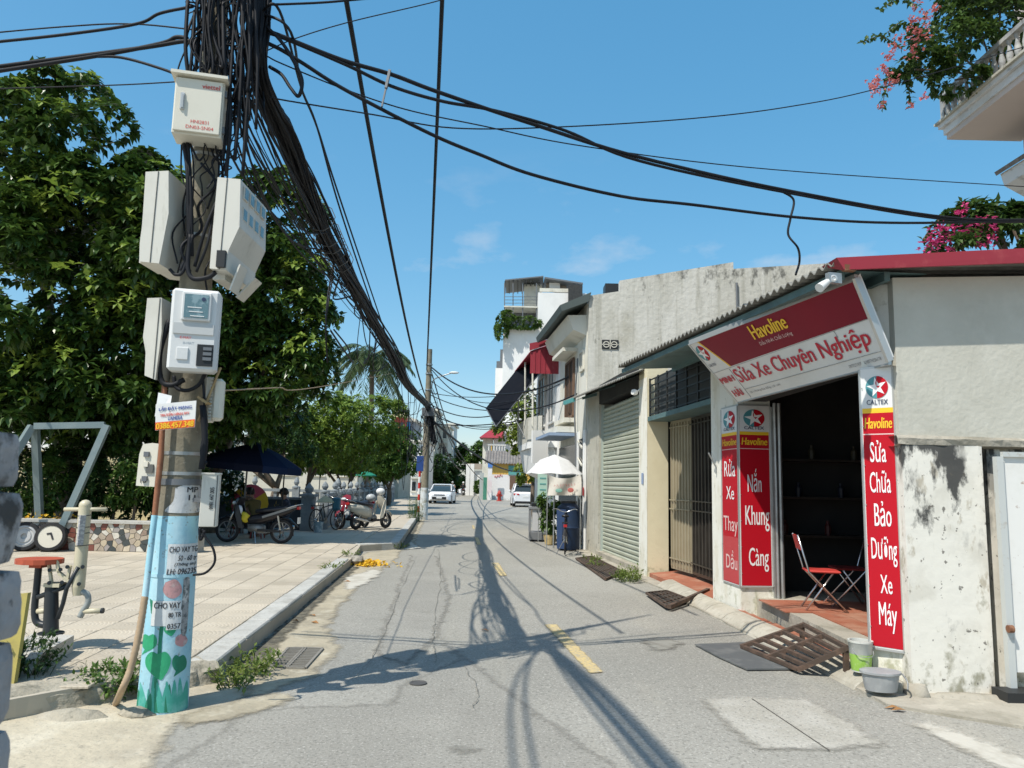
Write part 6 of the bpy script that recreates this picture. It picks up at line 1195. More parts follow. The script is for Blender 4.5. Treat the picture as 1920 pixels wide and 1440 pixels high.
# bougainvillea
def boug(label, base, ells, n, L, pet, fl_at, seed, sprays=()):
    t = thing('bougainvillea', label, 'plant', tuple(base), 'bougainvillea'); r = random.Random(seed); mb = foliage(ells, n, 6, L, L * .3, seed, shell=.5)
    for a, b in sprays:
        P = catmull([a, Vector(a).lerp(Vector(b), .5) + V(0, 0, .2), b], 8)
        for p in P: whorl(mb, p, rdir(r), 3, L, L * .3, r)
    tag(mb.build('foliage', LF_BOUG, t), kind='stuff'); st = MB()
    for c, rad in ells: st.tube(catmull([base, Vector(base).lerp(Vector(c), .5) + V(0, 0, .1), c], 5), .02, 5)
    for a, b in sprays: st.tube(catmull([a, Vector(a).lerp(Vector(b), .5) + V(0, 0, .2), b], 6), .008, 4)
    tag(st.build('stem', BARK, t), kind='stuff'); fm = MB()
    for c, s_ in fl_at:
        for k in range(int(15 * s_)):
            p = Vector(c) + rdir(r) * .2 * s_ * r.random() ** .7; whorl(fm, p, rdir(r) + V(-.3, -.4, .3), 3, .058, .027, r, .1)
    tag(fm.build('flowers', pet, t), kind='stuff'); return t
BY = 14.6
boug('coral bougainvillea spilling over the balustrade balcony', (bx + .2, 14.5, bz + .5), [(YP(1830, 40, BY), (.95, .9, 1.0)), (YP(1760, 90, BY), (.75, .8, .65)), (YP(1900, 60, BY), (.8, .8, .9)), (YP(1715, 130, BY), (.45, .6, .35)), (YP(1790, 150, BY), (.5, .6, .35)), (YP(1880, -40, BY), (1.2, .9, .7))], 1500, .13, PETAL,
     [(YP(px, py, BY - .5 - .1 * (i % 3)), s_) for i, (px, py, s_) in enumerate([(1722, 5, 1), (1755, 20, .8), (1712, 42, 1), (1735, 35, .9), (1712, 60, 1), (1735, 62, 1.1), (1688, 72, .8), (1712, 92, 1.2), (1672, 105, 1.2), (1678, 85, .7), (1655, 132, 1), (1672, 148, 1), (1648, 158, 1.4), (1640, 152, .8), (1655, 200, .5), (1708, 198, .5), (1732, 182, .5), (1640, 165, 1)])], 41,
     [(YP(1715, 60, BY), YP(1665, 60, BY)), (YP(1720, 10, BY), YP(1650, 18, BY)), (YP(1690, 90, BY), YP(1615, 80, BY)), (YP(1670, 130, BY), YP(1655, 202, BY)), (YP(1700, 150, BY), YP(1708, 200, BY))])
boug('magenta bougainvillea rising behind the red roof trim', (7.6, 10.4, 3.6), [(YP(1790, 455, 10.4), (.5, .5, .22)), (YP(1850, 425, 10.6), (.55, .5, .38)), (YP(1900, 430, 10.6), (.45, .5, .45))], 420, .12, PETALM,
     [(YP(px, py, 10.2), s_) for px, py, s_ in [(1802, 398, .7), (1765, 428, .8), (1790, 430, 1.2), (1760, 445, 1.1), (1750, 455, 1), (1818, 440, 1), (1840, 422, .9), (1860, 445, .9), (1790, 465, 1.1), (1740, 462, .8), (1830, 450, .7)]], 42, [(YP(1800, 430, 10.4), YP(1808, 385, 10.4)), (YP(1780, 440, 10.4), YP(1730, 450, 10.4))])
q = MB(); rr = random.Random(43)
for k in range(60): whorl(q, YP(rr.uniform(1830, 1915), rr.uniform(380, 430), 10.7), rdir(rr) + V(0, 0, .4), 6, .22, .035, rr, .3)
t = thing('potted_frangipani', 'dark strap-leaved plant standing among the magenta bougainvillea', 'plant', (8.2, 10.7, 3.6)); tag(q.build('foliage', LF_DARK, t), kind='stuff'); q = MB(); q.tube([V(7.5, 10.7, 3.7), YP(1870, 420, 10.7)], .04, 6); q.build('stem', BARK, t)
# weeds
def weed(label, spots, seed, h=.2, n=26, m=LF_WEED, nm='weed_clump', z=.0):
    r = random.Random(seed); c0 = Vector(spots[0]); t = thing(nm, label, 'weeds', tuple(c0)); mb = MB()
    for c in spots:
        c = Vector(c)
        for i in range(n):
            a = r.uniform(0, 6.28); b = c + V(math.cos(a), math.sin(a), 0) * r.uniform(0, .13); top = b + V(math.cos(a) * .12, math.sin(a) * .12, h * r.uniform(.3, 1.1)); mb.tube([b, b.lerp(top, .5) + V(0, 0, .03), top], [.003, .0025, .001], 4, False)
            for k in range(7): leaf(mb, b.lerp(top, r.uniform(.25, 1)), rdir(r) + V(0, 0, .5), r.uniform(.03, .075), .012, r)
    tag(mb.build('foliage', m, t), kind='stuff'); return t
def gz(px, py, z=.0): p = G(px, py, z); return V(p.x, p.y, z)
weed('bushy weed growing in the gutter next to the drain grates', [gz(432, 1292), gz(450, 1280), gz(472, 1268), gz(480, 1252)], 51, .17, 20)
weed('low weeds between the pole foot and the kerb corner', [gz(372, 1275), gz(385, 1268)], 52, .12, 16)
weed('dark weeds growing along the broken pavement edge behind the conduit', [gz(250, 1302), gz(232, 1304), gz(195, 1308), gz(265, 1296), gz(212, 1306), gz(240, 1292), gz(256, 1288), gz(180, 1310)], 53, .2, 46, LF_MID)
weed('leafy weeds at the foot of the yellow board', [gz(45, 1246, .15), gz(32, 1266, .15), gz(56, 1252, .15), gz(62, 1266, .15)], 54, .24, 30, LF_DARK)
weed('weeds on the verge beside the small grating', [gz(1165, 1088), gz(1180, 1092), gz(1175, 1080), gz(1190, 1090)], 55, .2, 24)
weed('weeds at the foot of the roller shutter grating', [gz(1110, 1052), gz(1120, 1062)], 56, .14, 14)
weed('sparse weeds on the kerb top by the gap', [gz(655, 1042, .15), gz(620, 1066, .15)], 57, .1, 12)
weed('weeds in the corner of the kerb gap', [gz(745, 1030), gz(752, 1026)], 58, .12, 14)
weed('tall leafy seedling at the foot of the far pole', [V(-3.75, 30.6, .02), V(-3.6, 30.8, .02), V(-3.9, 30.7, .02)], 59, .95, 40, LF_MID)
# fallen flowers in the kerb gap
for lab, cs, sd in [('heap of fallen yellow flowers under the broken kerb', gz(688, 1060), 61), ('smaller heap of fallen yellow flowers in the kerb gap', gz(670, 1030), 62)]:
    r = random.Random(sd); q = MB()
    for k in range(90): p = cs + V(r.gauss(0, .2), r.gauss(0, .16), .015 + r.uniform(0, .05)); whorl(q, p, rdir(r) + V(0, 0, .5), 3, .09, .035, r, .1)
    tag(q.build('fallen_flowers', PETALY, origin=cs), lab, 'flowers', kind=None)
DRY = mat('dry_leaf', (.28, .14, .05), .8)
for i, (px, py) in enumerate([(583, 1166), (592, 1155), (1690, 1328), (1700, 1332), (645, 1090), (560, 1165), (1550, 1258), (900, 1180)]):
    c = gz(px, py, .012); r = random.Random(70 + i); q = MB()
    leaf(q, c, V(r.uniform(-1, 1), r.uniform(-1, 1), .05), .12, .03, r, .3); tag(q.build('dry_leaf', DRY, origin=c), 'dry brown fallen leaf lying by the roadside', 'leaf', 'dry leaves on the road')
# ------------------------------------------------------------------ motorbikes, scooters, bicycles
TYRE = mat('tyre_rubber', (.022, .022, .023), .85); BLK = mat('black_plastic', (.015, .015, .017), .4); SEATM = mat('seat_vinyl', (.02, .022, .03), .45); CHROME = mat('chrome', (.55, .55, .55), .2, .9); GREYPL2 = mat('grey_plastic', (.17, .175, .18), .45); LENS = mat('clear_lens', (.6, .62, .62), .1); TAIL = mat('tail_lens', (.4, .02, .02), .25); ENG = mat('engine_alloy', (.25, .25, .24), .5, .6)
def wheel(parent, c, r, tw, rim_m, ax=(0, 1, 0), spokes=8, name='wheel'):
    q = MB(); q.tube([Vector(c) + Vector((math.cos(a * .3142) * (r - tw / 2), 0, math.sin(a * .3142) * (r - tw / 2))) for a in range(21)], tw / 2, 8, False); w_ = q.build(name, TYRE, parent, smooth=True, local=True)
    q = MB(); q.tube([Vector(c) + Vector((math.cos(a * .3142) * (r - tw), 0, math.sin(a * .3142) * (r - tw))) for a in range(21)], tw * .22, 6, False); q.lathe([(.05, -.04), (.05, .04)], c, 10, axis=(0, 1, 0)); q.build('rim', rim_m, w_, smooth=True, local=True)
    for k in range(spokes):
        a = 6.283 * k / spokes; q = MB(); q.bar(Vector(c) + Vector((math.cos(a) * .04, 0, math.sin(a) * .04)), Vector(c) + Vector((math.cos(a) * (r - tw), 0, math.sin(a) * (r - tw))), .018 if spokes < 9 else .004); q.build('spoke', rim_m, w_, local=True)
    return w_
def loft(secs, closed=True):       # secs: list of rings with the same number of points
    q = MB(); k = len(secs[0]); vs = [p for s in secs for p in s]; fs = []
    for i in range(len(secs) - 1):
        for j in range(k): a = i * k + j; b = i * k + (j + 1) % k; fs.append((a, b, b + k, a + k))
    fs += [tuple(range(k - 1, -1, -1)), tuple((len(secs) - 1) * k + j for j in range(k))]; return q.add(vs, fs)
def ring(x, cy, cz, wy, hz, n=10, tilt=0.0):
    return [V(x + tilt * math.sin(6.283 * j / n) * hz, cy + wy * math.cos(6.283 * j / n), cz + hz * math.sin(6.283 * j / n)) for j in range(n)]
def motorbike(name, label, loc, rz, body, kind, helmet=None, group=None):
    t = thing(name, label, 'motorbike', loc, group, rz); B = dict(parent=t, local=True)
    r = .275 if kind == 'underbone' else .235; tw = .075 if kind == 'underbone' else .1; fx_, rx = .62, -.62
    wheel(t, (fx_, 0, r), r, tw, GREYPL2, spokes=6); wheel(t, (rx, 0, r), r, tw, GREYPL2, spokes=6)
    q = MB()
    for s in (-.075, .075): q.tube([V(fx_, s, r), V(fx_ - .12, s, .62), V(.42, s * .6, .82)], .02, 7)
    q.build('fork', CHROME, **B, smooth=True)
    q = loft([ring(fx_ - .2, 0, r + .24, .05, .03), ring(fx_ - .02, 0, r + .31, .065, .035), ring(fx_ + .16, 0, r + .25, .05, .025), ring(fx_ + .24, 0, r + .14, .03, .02)]); q.build('front_fender', body, **B, smooth=True)
    # leg shield + nose
    q = loft([[V(.50, -.05, .50), V(.53, 0, .47), V(.50, .05, .50), V(.44, 0, .5)], [V(.44, -.16, .66), V(.52, 0, .62), V(.44, .16, .66), V(.36, 0, .64)], [V(.40, -.19, .82), V(.52, 0, .84), V(.40, .19, .82), V(.30, 0, .8)], [V(.34, -.15, .96), V(.46, 0, .98), V(.34, .15, .96), V(.26, 0, .94)], [V(.30, -.09, 1.0), V(.38, 0, 1.02), V(.30, .09, 1.0), V(.25, 0, .99)]]); fr = q.build('front_fairing', body, **B, smooth=40)
    q = MB(); q.ball((.49, 0, .88), 1, 10, (.05, .10, .05)); q.build('headlight', LENS, fr, local=True, smooth=True)
    for s in (-1, 1):
        q = MB(); q.prism([V(.42, s * .16, .86), V(.38, s * .19, .60), V(.30, s * .17, .34), V(.20, s * .13, .32), V(.26, s * .15, .6), V(.34, s * .16, .84)], (0, s * .02, 0)); q.build('leg_shield', body, **B)
    if kind == 'scooter':
        q = loft([[V(.26, -.17, .30), V(.26, .17, .30), V(.26, .17, .24), V(.26, -.17, .24)], [V(-.12, -.18, .32), V(-.12, .18, .32), V(-.12, .18, .24), V(-.12, -.18, .24)]]); q.build('floorboard', BLK, **B)
        q = loft([ring(-.10, 0, .46, .13, .17), ring(-.3, 0, .53, .17, .2), ring(-.6, 0, .60, .18, .19), ring(-.85, 0, .66, .13, .13), ring(-.95, 0, .70, .06, .05)]); q.build('rear_body', body, **B, smooth=True)
    else:
        q = loft([ring(.34, 0, .60, .07, .1), ring(.1, 0, .50, .08, .11), ring(-.15, 0, .55, .10, .13), ring(-.45, 0, .63, .12, .12), ring(-.8, 0, .74, .08, .07), ring(-1.0, 0, .84, .03, .025)]); q.build('side_cover', body, **B, smooth=True)
        q = MB(); q.bar(V(-.2, -.125, .58), V(-.95, -.09, .84), .012, .05); q.bar(V(-.2, .125, .58), V(-.95, .09, .84), .012, .05); q.build('side_trim', ENG, **B)
    q = loft([ring(-.02, 0, .70, .09, .05), ring(-.25, 0, .735, .13, .055), ring(-.5, 0, .76, .14, .06), ring(-.8, 0, .81, .11, .05), ring(-.92, 0, .83, .06, .03)]); q.build('seat', SEATM, **B, smooth=True)
    q = MB(); q.box((-.98, 0, .76 if kind == 'scooter' else .80), (.06, .14, .07), bev=.01); q.build('tail_light', TAIL, **B); q = MB(); q.box((-1.0, 0, .52), (.015, .18, .14)); q.build('number_plate', SWHITE, **B)
    q = MB(); q.tube(catmull([V(-.70, .1, .78), V(-.95, .1, .86), V(-1.05, 0, .88), V(-.95, -.1, .86), V(-.70, -.1, .78)], 5), .012, 6); q.build('grab_rail', CHROME, **B, smooth=True)
    q = loft([ring(.12, 0, .34, .12, .09), ring(-.1, 0, .33, .13, .1), ring(-.22, 0, .32, .1, .08)]); q.build('engine', ENG, **B, smooth=True)
    q = MB(); P = catmull([V(.1, -.1, .25), V(-.15, -.14, .22), V(-.4, -.15, .27), V(-.85, -.16, .36)], 4); q.tube(P, [.018] * 7 + [.045] * (len(P) - 7), 8); q.build('exhaust', CHROME, **B, smooth=True)
    q = MB(); q.bar(V(-.1, .1, .3), V(rx, .1, r), .06, .05); q.build('swing_arm', BLK, **B); q = MB()
    for s in (-.11, .11): q.tube([V(-.55, s, .62), V(rx, s, r + .03)], .022, 7)
    q.build('shock_absorber', CHROME, **B); q = loft([ring(rx + .05, 0, r + .3, .06, .02), ring(rx - .18, 0, r + .27, .06, .02), ring(rx - .36, 0, r + .1, .055, .015)]); q.build('rear_fender', BLK, **B, smooth=True)
    q = MB(); q.tube(catmull([V(.22, -.34, .98), V(.28, -.18, 1.02), V(.30, 0, 1.0), V(.28, .18, 1.02), V(.22, .34, .98)], 5), .013, 7); hb_ = q.build('handlebar', BLK, **B, smooth=True)
    for s in (-1, 1):
        q = MB(); q.tube([V(.26, s * .24, 1.02), V(.24, s * .3, 1.16)], .006, 5); mr_ = q.build('mirror_stem', BLK, hb_, local=True); q = MB(); q.ball((.24, s * .31, 1.2), 1, 8, (.015, .055, .04)); q.build('mirror', BLK, mr_, local=True, smooth=True)
    q = MB(); q.tube([V(-.05, .12, .26), V(-.12, .22, .01)], .012, 6); q.build('side_stand', CHROME, **B)
    if kind == 'scooter' and helmet:
        pass
    return t
mb1 = motorbike('motorbike', 'black motorbike parked on the pavement in front of the parasol', (-5.72, 17.35, .15), math.pi - .04, mat('gloss_black', (.014, .014, .018), .25), 'underbone')
bag = MB(); bag.ball((0, 0, 0), .1, 10, (1.0, .7, 1.25)); bag.v = [(x + .03 * math.sin(z * 40), y, z) for x, y, z in bag.v]; bag.move(Matrix.Translation((-5.93, 17.26, .72))); tag(bag.build('shopping_bag', mat('yellow_bag', (.55, .45, .03), .6), origin=(-5.93, 17.26, .6), smooth=True), 'yellow plastic bag hanging on the black motorbike', 'bag')
bag = MB(); bag.ball((0, 0, 0), .1, 10, (.8, .6, 1.3)); bag.move(Matrix.Translation((-6.06, 17.26, .86))); tag(bag.build('shopping_bag', mat('pale_bag', (.55, .6, .66), .6), origin=(-6.06, 17.26, .76), smooth=True), 'pale plastic bag hanging on the black motorbike', 'bag')
motorbike('scooter', 'cream scooter standing at the kerb with its back to the camera', (-4.15, 23.2, .15), R(55), mat('cream_paint', (.62, .58, .48), .3), 'scooter')
motorbike('scooter', 'red scooter parked nose outwards beside the cream one', (-4.75, 23.4, .15), R(245), mat('dark_red_paint', (.22, .02, .035), .3), 'scooter')
hp = (-3.98, 23.62, 1.27); q = MB(); q.ball(hp, .13, 12, (1.1, .95, .85)); tag(q.build('helmet', SWHITE, origin=hp, smooth=True), 'white helmet resting on the cream scooter handlebar', 'helmet')
hp = (-4.22, 23.35, 1.08); q = MB(); q.ball(hp, .14, 12, (1.1, .95, .85)); tag(q.build('helmet', mat('grey_helmet', (.4, .42, .42), .3), origin=hp, smooth=True), 'grey helmet resting on the cream scooter seat', 'helmet')
def bicycle(name, label, loc, rz, m, group=None):
    t = thing(name, label, 'bicycle', loc, group, rz); B = dict(parent=t, local=True)
    wheel(t, (.52, 0, .32), .32, .035, CHROME, spokes=14); wheel(t, (-.52, 0, .32), .32, .035, CHROME, spokes=14)
    q = MB(); bb = V(-.05, 0, .3); st = V(-.2, 0, .78); hd = V(.38, 0, .82)
    for a, b in [(bb, st), (bb, hd - V(0, 0, .12)), (st - V(-.03, 0, .12), hd - V(0, 0, .05))]: q.tube([a, b], .017, 7)
    for s in (-.05, .05): q.tube([bb, V(-.52, s, .32)], .011, 6); q.tube([st - V(0, 0, .1), V(-.52, s, .32)], .011, 6); q.tube([hd - V(0, 0, .15), V(.52, s, .32)], .013, 6)
    q.tube([hd - V(0, 0, .15), hd + V(-.02, 0, .1)], .018, 7); q.build('frame', m, **B)
    q = loft([ring(-.34, 0, .86, .09, .03), ring(-.2, 0, .87, .07, .03), ring(-.05, 0, .86, .025, .02)]); q.build('saddle', BLK, **B, smooth=True)
    q = MB(); q.tube(catmull([V(.22, -.28, 1.0), V(.34, -.2, 1.0), V(.36, 0, .93), V(.34, .2, 1.0), V(.22, .28, 1.0)], 5), .012, 7); q.build('handlebar', CHROME, **B, smooth=True)
    q = MB(); q.box((-.5, 0, .72), (.36, .14, .02)); q.bar(V(-.62, -.06, .72), V(-.52, -.06, .32), .01); q.bar(V(-.62, .06, .72), V(-.52, .06, .32), .01); q.build('carrier', BLK, **B)
    q = MB(); q.lathe([(.09, -.01), (.09, .01)], (-.05, 0, .3), 14, axis=(0, 1, 0)); q.bar(V(-.05, -.06, .3), V(.1, -.06, .2), .015); q.bar(V(-.05, .06, .3), V(-.2, .06, .4), .015); q.build('crank', ENG, **B)
    q = MB(); q.tube([V(-.45, .04, .3), V(-.5, .2, .0)], .009, 5); q.build('kick_stand', ENG, **B)
    q = MB(); q.box((-.7, 0, .66), (.03, .08, .06)); q.build('reflector', TAIL, **B); return t
bicycle('bicycle', 'black bicycle with a red reflector parked rear-on beside the blue tank', (1.33, 18.15, .02), R(86), mat('black_frame', (.02, .02, .022), .4))
bicycle('bicycle', 'dark bicycle under the conical hat beside the stone post', (-5.2, 21.9, .15), R(70), mat('green_black_frame', (.02, .035, .035), .4))
q = MB(); c = YP(610, 938, 21.5); q.lathe([(.26, 0), (.27, .01), (.14, .11), (.01, .2)], c - V(0, 0, .06), 18); tag(q.build('conical_hat', mat('palm_leaf_hat', (.5, .43, .27), .8, layers=[((.42, .35, .2), (20, 20, 60), .48, .6, .5)]), origin=c, smooth=30), 'conical palm leaf hat lying on the dark bicycle', 'hat')
q = MB(); c = YP(631, 945, 21.6); q.box(c, (.2, .25, .36), bev=.04); tag(q.build('blue_bag', mat('teal_bag', (.03, .12, .17), .6), origin=c - V(0, 0, .18)), 'dark teal bag on the handlebar of the dark bicycle', 'bag')
q = MB(); c = V(YP(597, 985, 21.2).x, 21.2, .15); q.lathe([(.11, 0), (.13, .26), (.137, .27), (.137, .29), (.12, .29), (.115, .05)], c, 16); o = q.build('paint_bucket', mat('bucket_print', (.25, .33, .38), .5, layers=[((.55, .6, .62), 12, .5, .6, .9)]), origin=c, smooth=40); tag(o, 'printed plastic paint bucket on the pavement beside the stone post', 'bucket')

# ------------------------------------------------------------------ cars
CARW = mat('car_white', (.72, .73, .74), .22, spec=.5); CARG = mat('car_glass', (.03, .045, .05), .06, spec=.6); CARB = mat('car_black_trim', (.015, .015, .016), .5)
def car(label, loc, rz, H, L, Wd, suv=False, roof=None):
    t = thing('parked_car', label, 'car', loc, 'cars along the road', rz); B = dict(parent=t, local=True); hw = Wd / 2; b0 = .2
    def sec(x, w, z0, z1, crown=.03): return [V(x, -w, z0), V(x, -w * 1.0, (z0 + z1) / 2), V(x, -w * .96, z1 - .06), V(x, -w * .8, z1), V(x, w * .8, z1), V(x, w * .96, z1 - .06), V(x, w, (z0 + z1) / 2), V(x, w, z0)]
    hood = .88 if not suv else 1.0; h2 = L / 2
    q = loft([sec(h2, hw * .72, .34, .66), sec(h2 - .12, hw * .9, .24, hood - .16), sec(h2 - .45, hw * .98, .2, hood - .06), sec(h2 - 1.15, hw, .2, hood + .04), sec(0, hw, .2, hood + .06), sec(-h2 + .8, hw, .22, hood + .07), sec(-h2 + .18, hw * .96, .26, hood + .05), sec(-h2, hw * .86, .36, hood - .08)]); body = q.build('body', CARW, **B, smooth=35)
    rs = -h2 + (.25 if suv else .75); fs_ = h2 - 1.0
    def csec(x, w, z): return [V(x, -w, hood), V(x, -w * .9, (hood + z) / 2), V(x, -w * .8, z), V(x, w * .8, z), V(x, w * .9, (hood + z) / 2), V(x, w, hood)]
    q = loft([csec(fs_, hw * .94, hood + .06), csec(fs_ - .75, hw * .93, H - .05), csec(fs_ - 1.2, hw * .93, H), csec(rs + .7, hw * .93, H - .02), csec(rs + .25, hw * .92, H - .1), csec(rs, hw * .9, hood + .12)]); cab = q.build('cabin', CARG, **B, smooth=30)
    q = loft([[V(fs_ - .72, -hw * .78, H - .05), V(fs_ - .72, hw * .78, H - .05), V(fs_ - .72, hw * .78, H - .02), V(fs_ - .72, -hw * .78, H - .02)], [V(fs_ - 1.2, -hw * .79, H), V(fs_ - 1.2, hw * .79, H), V(fs_ - 1.2, hw * .77, H + .025), V(fs_ - 1.2, -hw * .77, H + .025)], [V(rs + .6, -hw * .79, H - .02), V(rs + .6, hw * .79, H - .02), V(rs + .6, hw * .77, H + .01), V(rs + .6, -hw * .77, H + .01)], [V(rs + .15, -hw * .74, H - .12), V(rs + .15, hw * .74, H - .12), V(rs + .15, hw * .74, H - .09), V(rs + .15, -hw * .74, H - .09)]]); q.build('roof', roof or CARW, **B, smooth=30)
    q = MB()
    for s in (-1, 1):
        q.bar(V(fs_, s * hw * .93, hood + .05), V(fs_ - .74, s * hw * .78, H - .03), .05, .06); q.bar(V(.1, s * hw * .955, hood), V(.0, s * hw * .79, H), .05, .07); q.bar(V(rs + .02, s * hw * .92, hood + .08), V(rs + .3, s * hw * .78, H - .08), .07, .09)
    q.build('pillars', CARW, **B)
    for x in (h2 - .82, -h2 + .8):
        for s in (-1, 1):
            q = MB(); q.lathe([(.20, -.1), (.31, -.1), (.32, -.07), (.32, .07), (.31, .1), (.20, .1)], (x, s * (hw - .1), .32), 20, axis=(0, 1, 0)); w_ = q.build('wheel', TYRE, **B, smooth=40); q = MB(); q.lathe([(.2, -.1), (.2, .1), (.06, .105), (.0, .105)], (x, s * (hw - .1) + (0 if s > 0 else -.005), .32), 16, axis=(0, s, 0)); q.build('rim', ENG, w_, local=True)
    for s in (-1, 1):
        q = MB(); q.prism([V(h2 - .02, s * hw * .62, .63), V(h2 - .2, s * hw * .95, .66), V(h2 - .3, s * hw * .97, .76), V(h2 - .06, s * hw * .60, .72)], (.03, 0, 0)); q.build('headlight', LENS, **B)
        q = MB(); q.box((-h2 + .05, s * hw * .75, hood - .12), (.08, hw * .45, .11), rz=-s * .25, bev=.01); q.build('tail_light', TAIL, **B)
        q = MB(); q.ball((fs_ - .12, s * (hw + .09), hood + .1), 1, 8, (.06, .09, .06)); q.build('wing_mirror', CARW, **B, smooth=True)
    q = MB(); q.box((h2 - .03, 0, .42), (.10, hw * 1.25, .2), bev=.02); gr_ = q.build('lower_grille', CARB, **B); q = MB(); q.box((h2 + .0, 0, .66), (.06, hw * .95, .07), bev=.01); q.build('upper_grille', CARB, **B)
    q = MB(); q.box((h2 + .035, 0, .45), (.015, .42, .1)); q.build('number_plate', SWHITE, **B); q = MB(); q.box((-h2 - .01, 0, .72), (.015, .42, .12)); q.build('number_plate', SWHITE, **B)
    q = MB(); q.box((-h2 + .05, 0, .33), (.14, hw * 1.7, .16), bev=.02); q.build('rear_bumper', CARB, **B)
    if suv: q = MB(); q.box((rs + .22, 0, H - .03), (.3, hw * 1.5, .04)); q.build('spoiler', CARB, **B)
    return t
car('white sedan parked facing the camera behind the far pole', (-5.15, 59, .0), -math.pi / 2 - .03, 1.44, 4.3, 1.72)
car('white crossover seen from behind beside the pale green menu board', (1.05, 55.5, .0), math.pi / 2 + .05, 1.6, 4.4, 1.8, True)
car('distant white car half hidden by the white compound wall', (-4.55, 99.5, .0), math.pi + .2, 1.45, 4.3, 1.7)

# ------------------------------------------------------------------ people
SKIN = mat('skin', (.33, .19, .13), .6); HAIR = mat('hair', (.012, .010, .009), .6)
def person(label, loc, rz, J, shirt, trouser, seated=True, hair=True, hat=None):
    # J: joints in local coordinates (x forward); one skinned surface, coloured by garment
    t = thing('person', label, 'person', loc, None, rz)
    names = list(J.keys()); rad = dict(pel=.15, bel=.145, che=.155, nec=.055, hea=.095, top=.07, lsh=.06, rsh=.06, lel=.045, rel=.045, lwr=.033, rwr=.033, lha=.042, rha=.042, lfi=.018, rfi=.018, lhi=.095, rhi=.095, lkn=.065, rkn=.065, lan=.045, ran=.045, lto=.04, rto=.04)
    E_ = [('pel', 'bel'), ('bel', 'che'), ('che', 'nec'), ('nec', 'hea'), ('hea', 'top'), ('che', 'lsh'), ('lsh', 'lel'), ('lel', 'lwr'), ('lwr', 'lha'), ('lha', 'lfi'), ('che', 'rsh'), ('rsh', 'rel'), ('rel', 'rwr'), ('rwr', 'rha'), ('rha', 'rfi'), ('pel', 'lhi'), ('lhi', 'lkn'), ('lkn', 'lan'), ('lan', 'lto'), ('pel', 'rhi'), ('rhi', 'rkn'), ('rkn', 'ran'), ('ran', 'rto')]
    me = bpy.data.meshes.new('b'); me.from_pydata([J[n] for n in names], [(names.index(a), names.index(b)) for a, b in E_], []); ob = bpy.data.objects.new('b', me); COL.objects.link(ob)
    sk = ob.modifiers.new('s', 'SKIN'); sk.use_smooth_shade = True; sb_ = ob.modifiers.new('d', 'SUBSURF'); sb_.levels = 2; sb_.render_levels = 2
    for i, n in enumerate(names): me.skin_vertices[0].data[i].radius = (rad[n], rad[n] * (.8 if n in ('che', 'bel', 'pel') else 1)); me.skin_vertices[0].data[i].use_root = (n == 'pel')
    dg = bpy.context.evaluated_depsgraph_get(); m2_ = bpy.data.meshes.new_from_object(ob.evaluated_get(dg)); bpy.data.objects.remove(ob); m2_.name = 'body'
    m2_.materials.clear()
    for m in (shirt, trouser, SKIN): m2_.materials.append(m)
    segs = [(a, b, Vector(J[a]), Vector(J[b])) for a, b in E_]
    def cls(p):
        best = None
        for a, b, A, B in segs:
            d = B - A; tt = max(0, min(1, (p - A).dot(d) / max(1e-9, d.length_squared))); dist = (p - A - d * tt).length - .6 * (rad[a] + (rad[b] - rad[a]) * tt)
            if best is None or dist < best[0]: best = (dist, a, b, tt)
        _, a, b, tt = best
        if b in ('hea', 'top') or (b == 'nec' and tt > .55): return 2
        if b in ('lha', 'rha', 'lfi', 'rfi', 'lwr', 'rwr') or (b in ('lel', 'rel') and tt > .55): return 2
        if b in ('lhi', 'rhi', 'lkn', 'rkn', 'lan', 'ran'): return 1
        if b in ('lto', 'rto'): return 2
        return 0
    for p in m2_.polygons: p.material_index = cls(p.center); p.use_smooth = True
    bo = bpy.data.objects.new('body', m2_); COL.objects.link(bo); bo.parent = t
    h = Vector(J['hea']); up = (Vector(J['top']) - h).normalized()
    if hat is None:
        q = MB(); q.ball(h + up * .035 + V(-.03, 0, 0), .118, 12, (1.0, .88, .95)); q.v = [p for p in q.v]; q.build('hair', HAIR, t, local=True, smooth=True)
    else:
        q = MB(); q.ball(h + up * .04 + V(-.01, 0, 0), .135, 12, (1.05, .95, .95)); q.build('helmet', hat, t, local=True, smooth=True)
    q = MB(); q.ball(h + V(.1, 0, -.01), 1, 8, (.024, .016, .028)); q.build('nose', SKIN, t, local=True, smooth=True)
    for s in (-1, 1): q = MB(); q.ball(h + V(.088, s * .036, .022), .013, 8); q.build('eye', HAIR, t, local=True, smooth=True); q = MB(); q.ball(h + V(-.005, s * .1, .0), 1, 8, (.025, .014, .035)); q.build('ear', SKIN, t, local=True, smooth=True)
    q = MB(); q.ball(h + V(.088, 0, -.05), 1, 8, (.012, .028, .006)); q.build('mouth', mat('lips', (.25, .1, .08), .6), t, local=True)
    return t
def seat_pose(lean=.1, arms='lap', turn=0.0):
    J = dict(pel=(0, 0, .40), bel=(.02 + lean * .2, 0, .56), che=(.02 + lean, 0, .78), nec=(.04 + lean * 1.3, 0, .96), hea=(.08 + lean * 1.5, turn * .03, 1.08), top=(.09 + lean * 1.5, turn * .03, 1.19))
    for s, k in ((1, 'l'), (-1, 'r')):
        J.update({k + 'sh': (.02 + lean, s * .19, .88), k + 'el': (.12 + lean, s * .25, .62), k + 'wr': (.34 + lean, s * .14, .60 if arms == 'lap' else .75), k + 'ha': (.41 + lean, s * .11, .61 if arms == 'lap' else .79), k + 'fi': (.47 + lean, s * .10, .60 if arms == 'lap' else .82), k + 'hi': (.08, s * .10, .39), k + 'kn': (.46, s * .13, .46), k + 'an': (.42, s * .13, .08), k + 'to': (.56, s * .14, .04)})
    return J
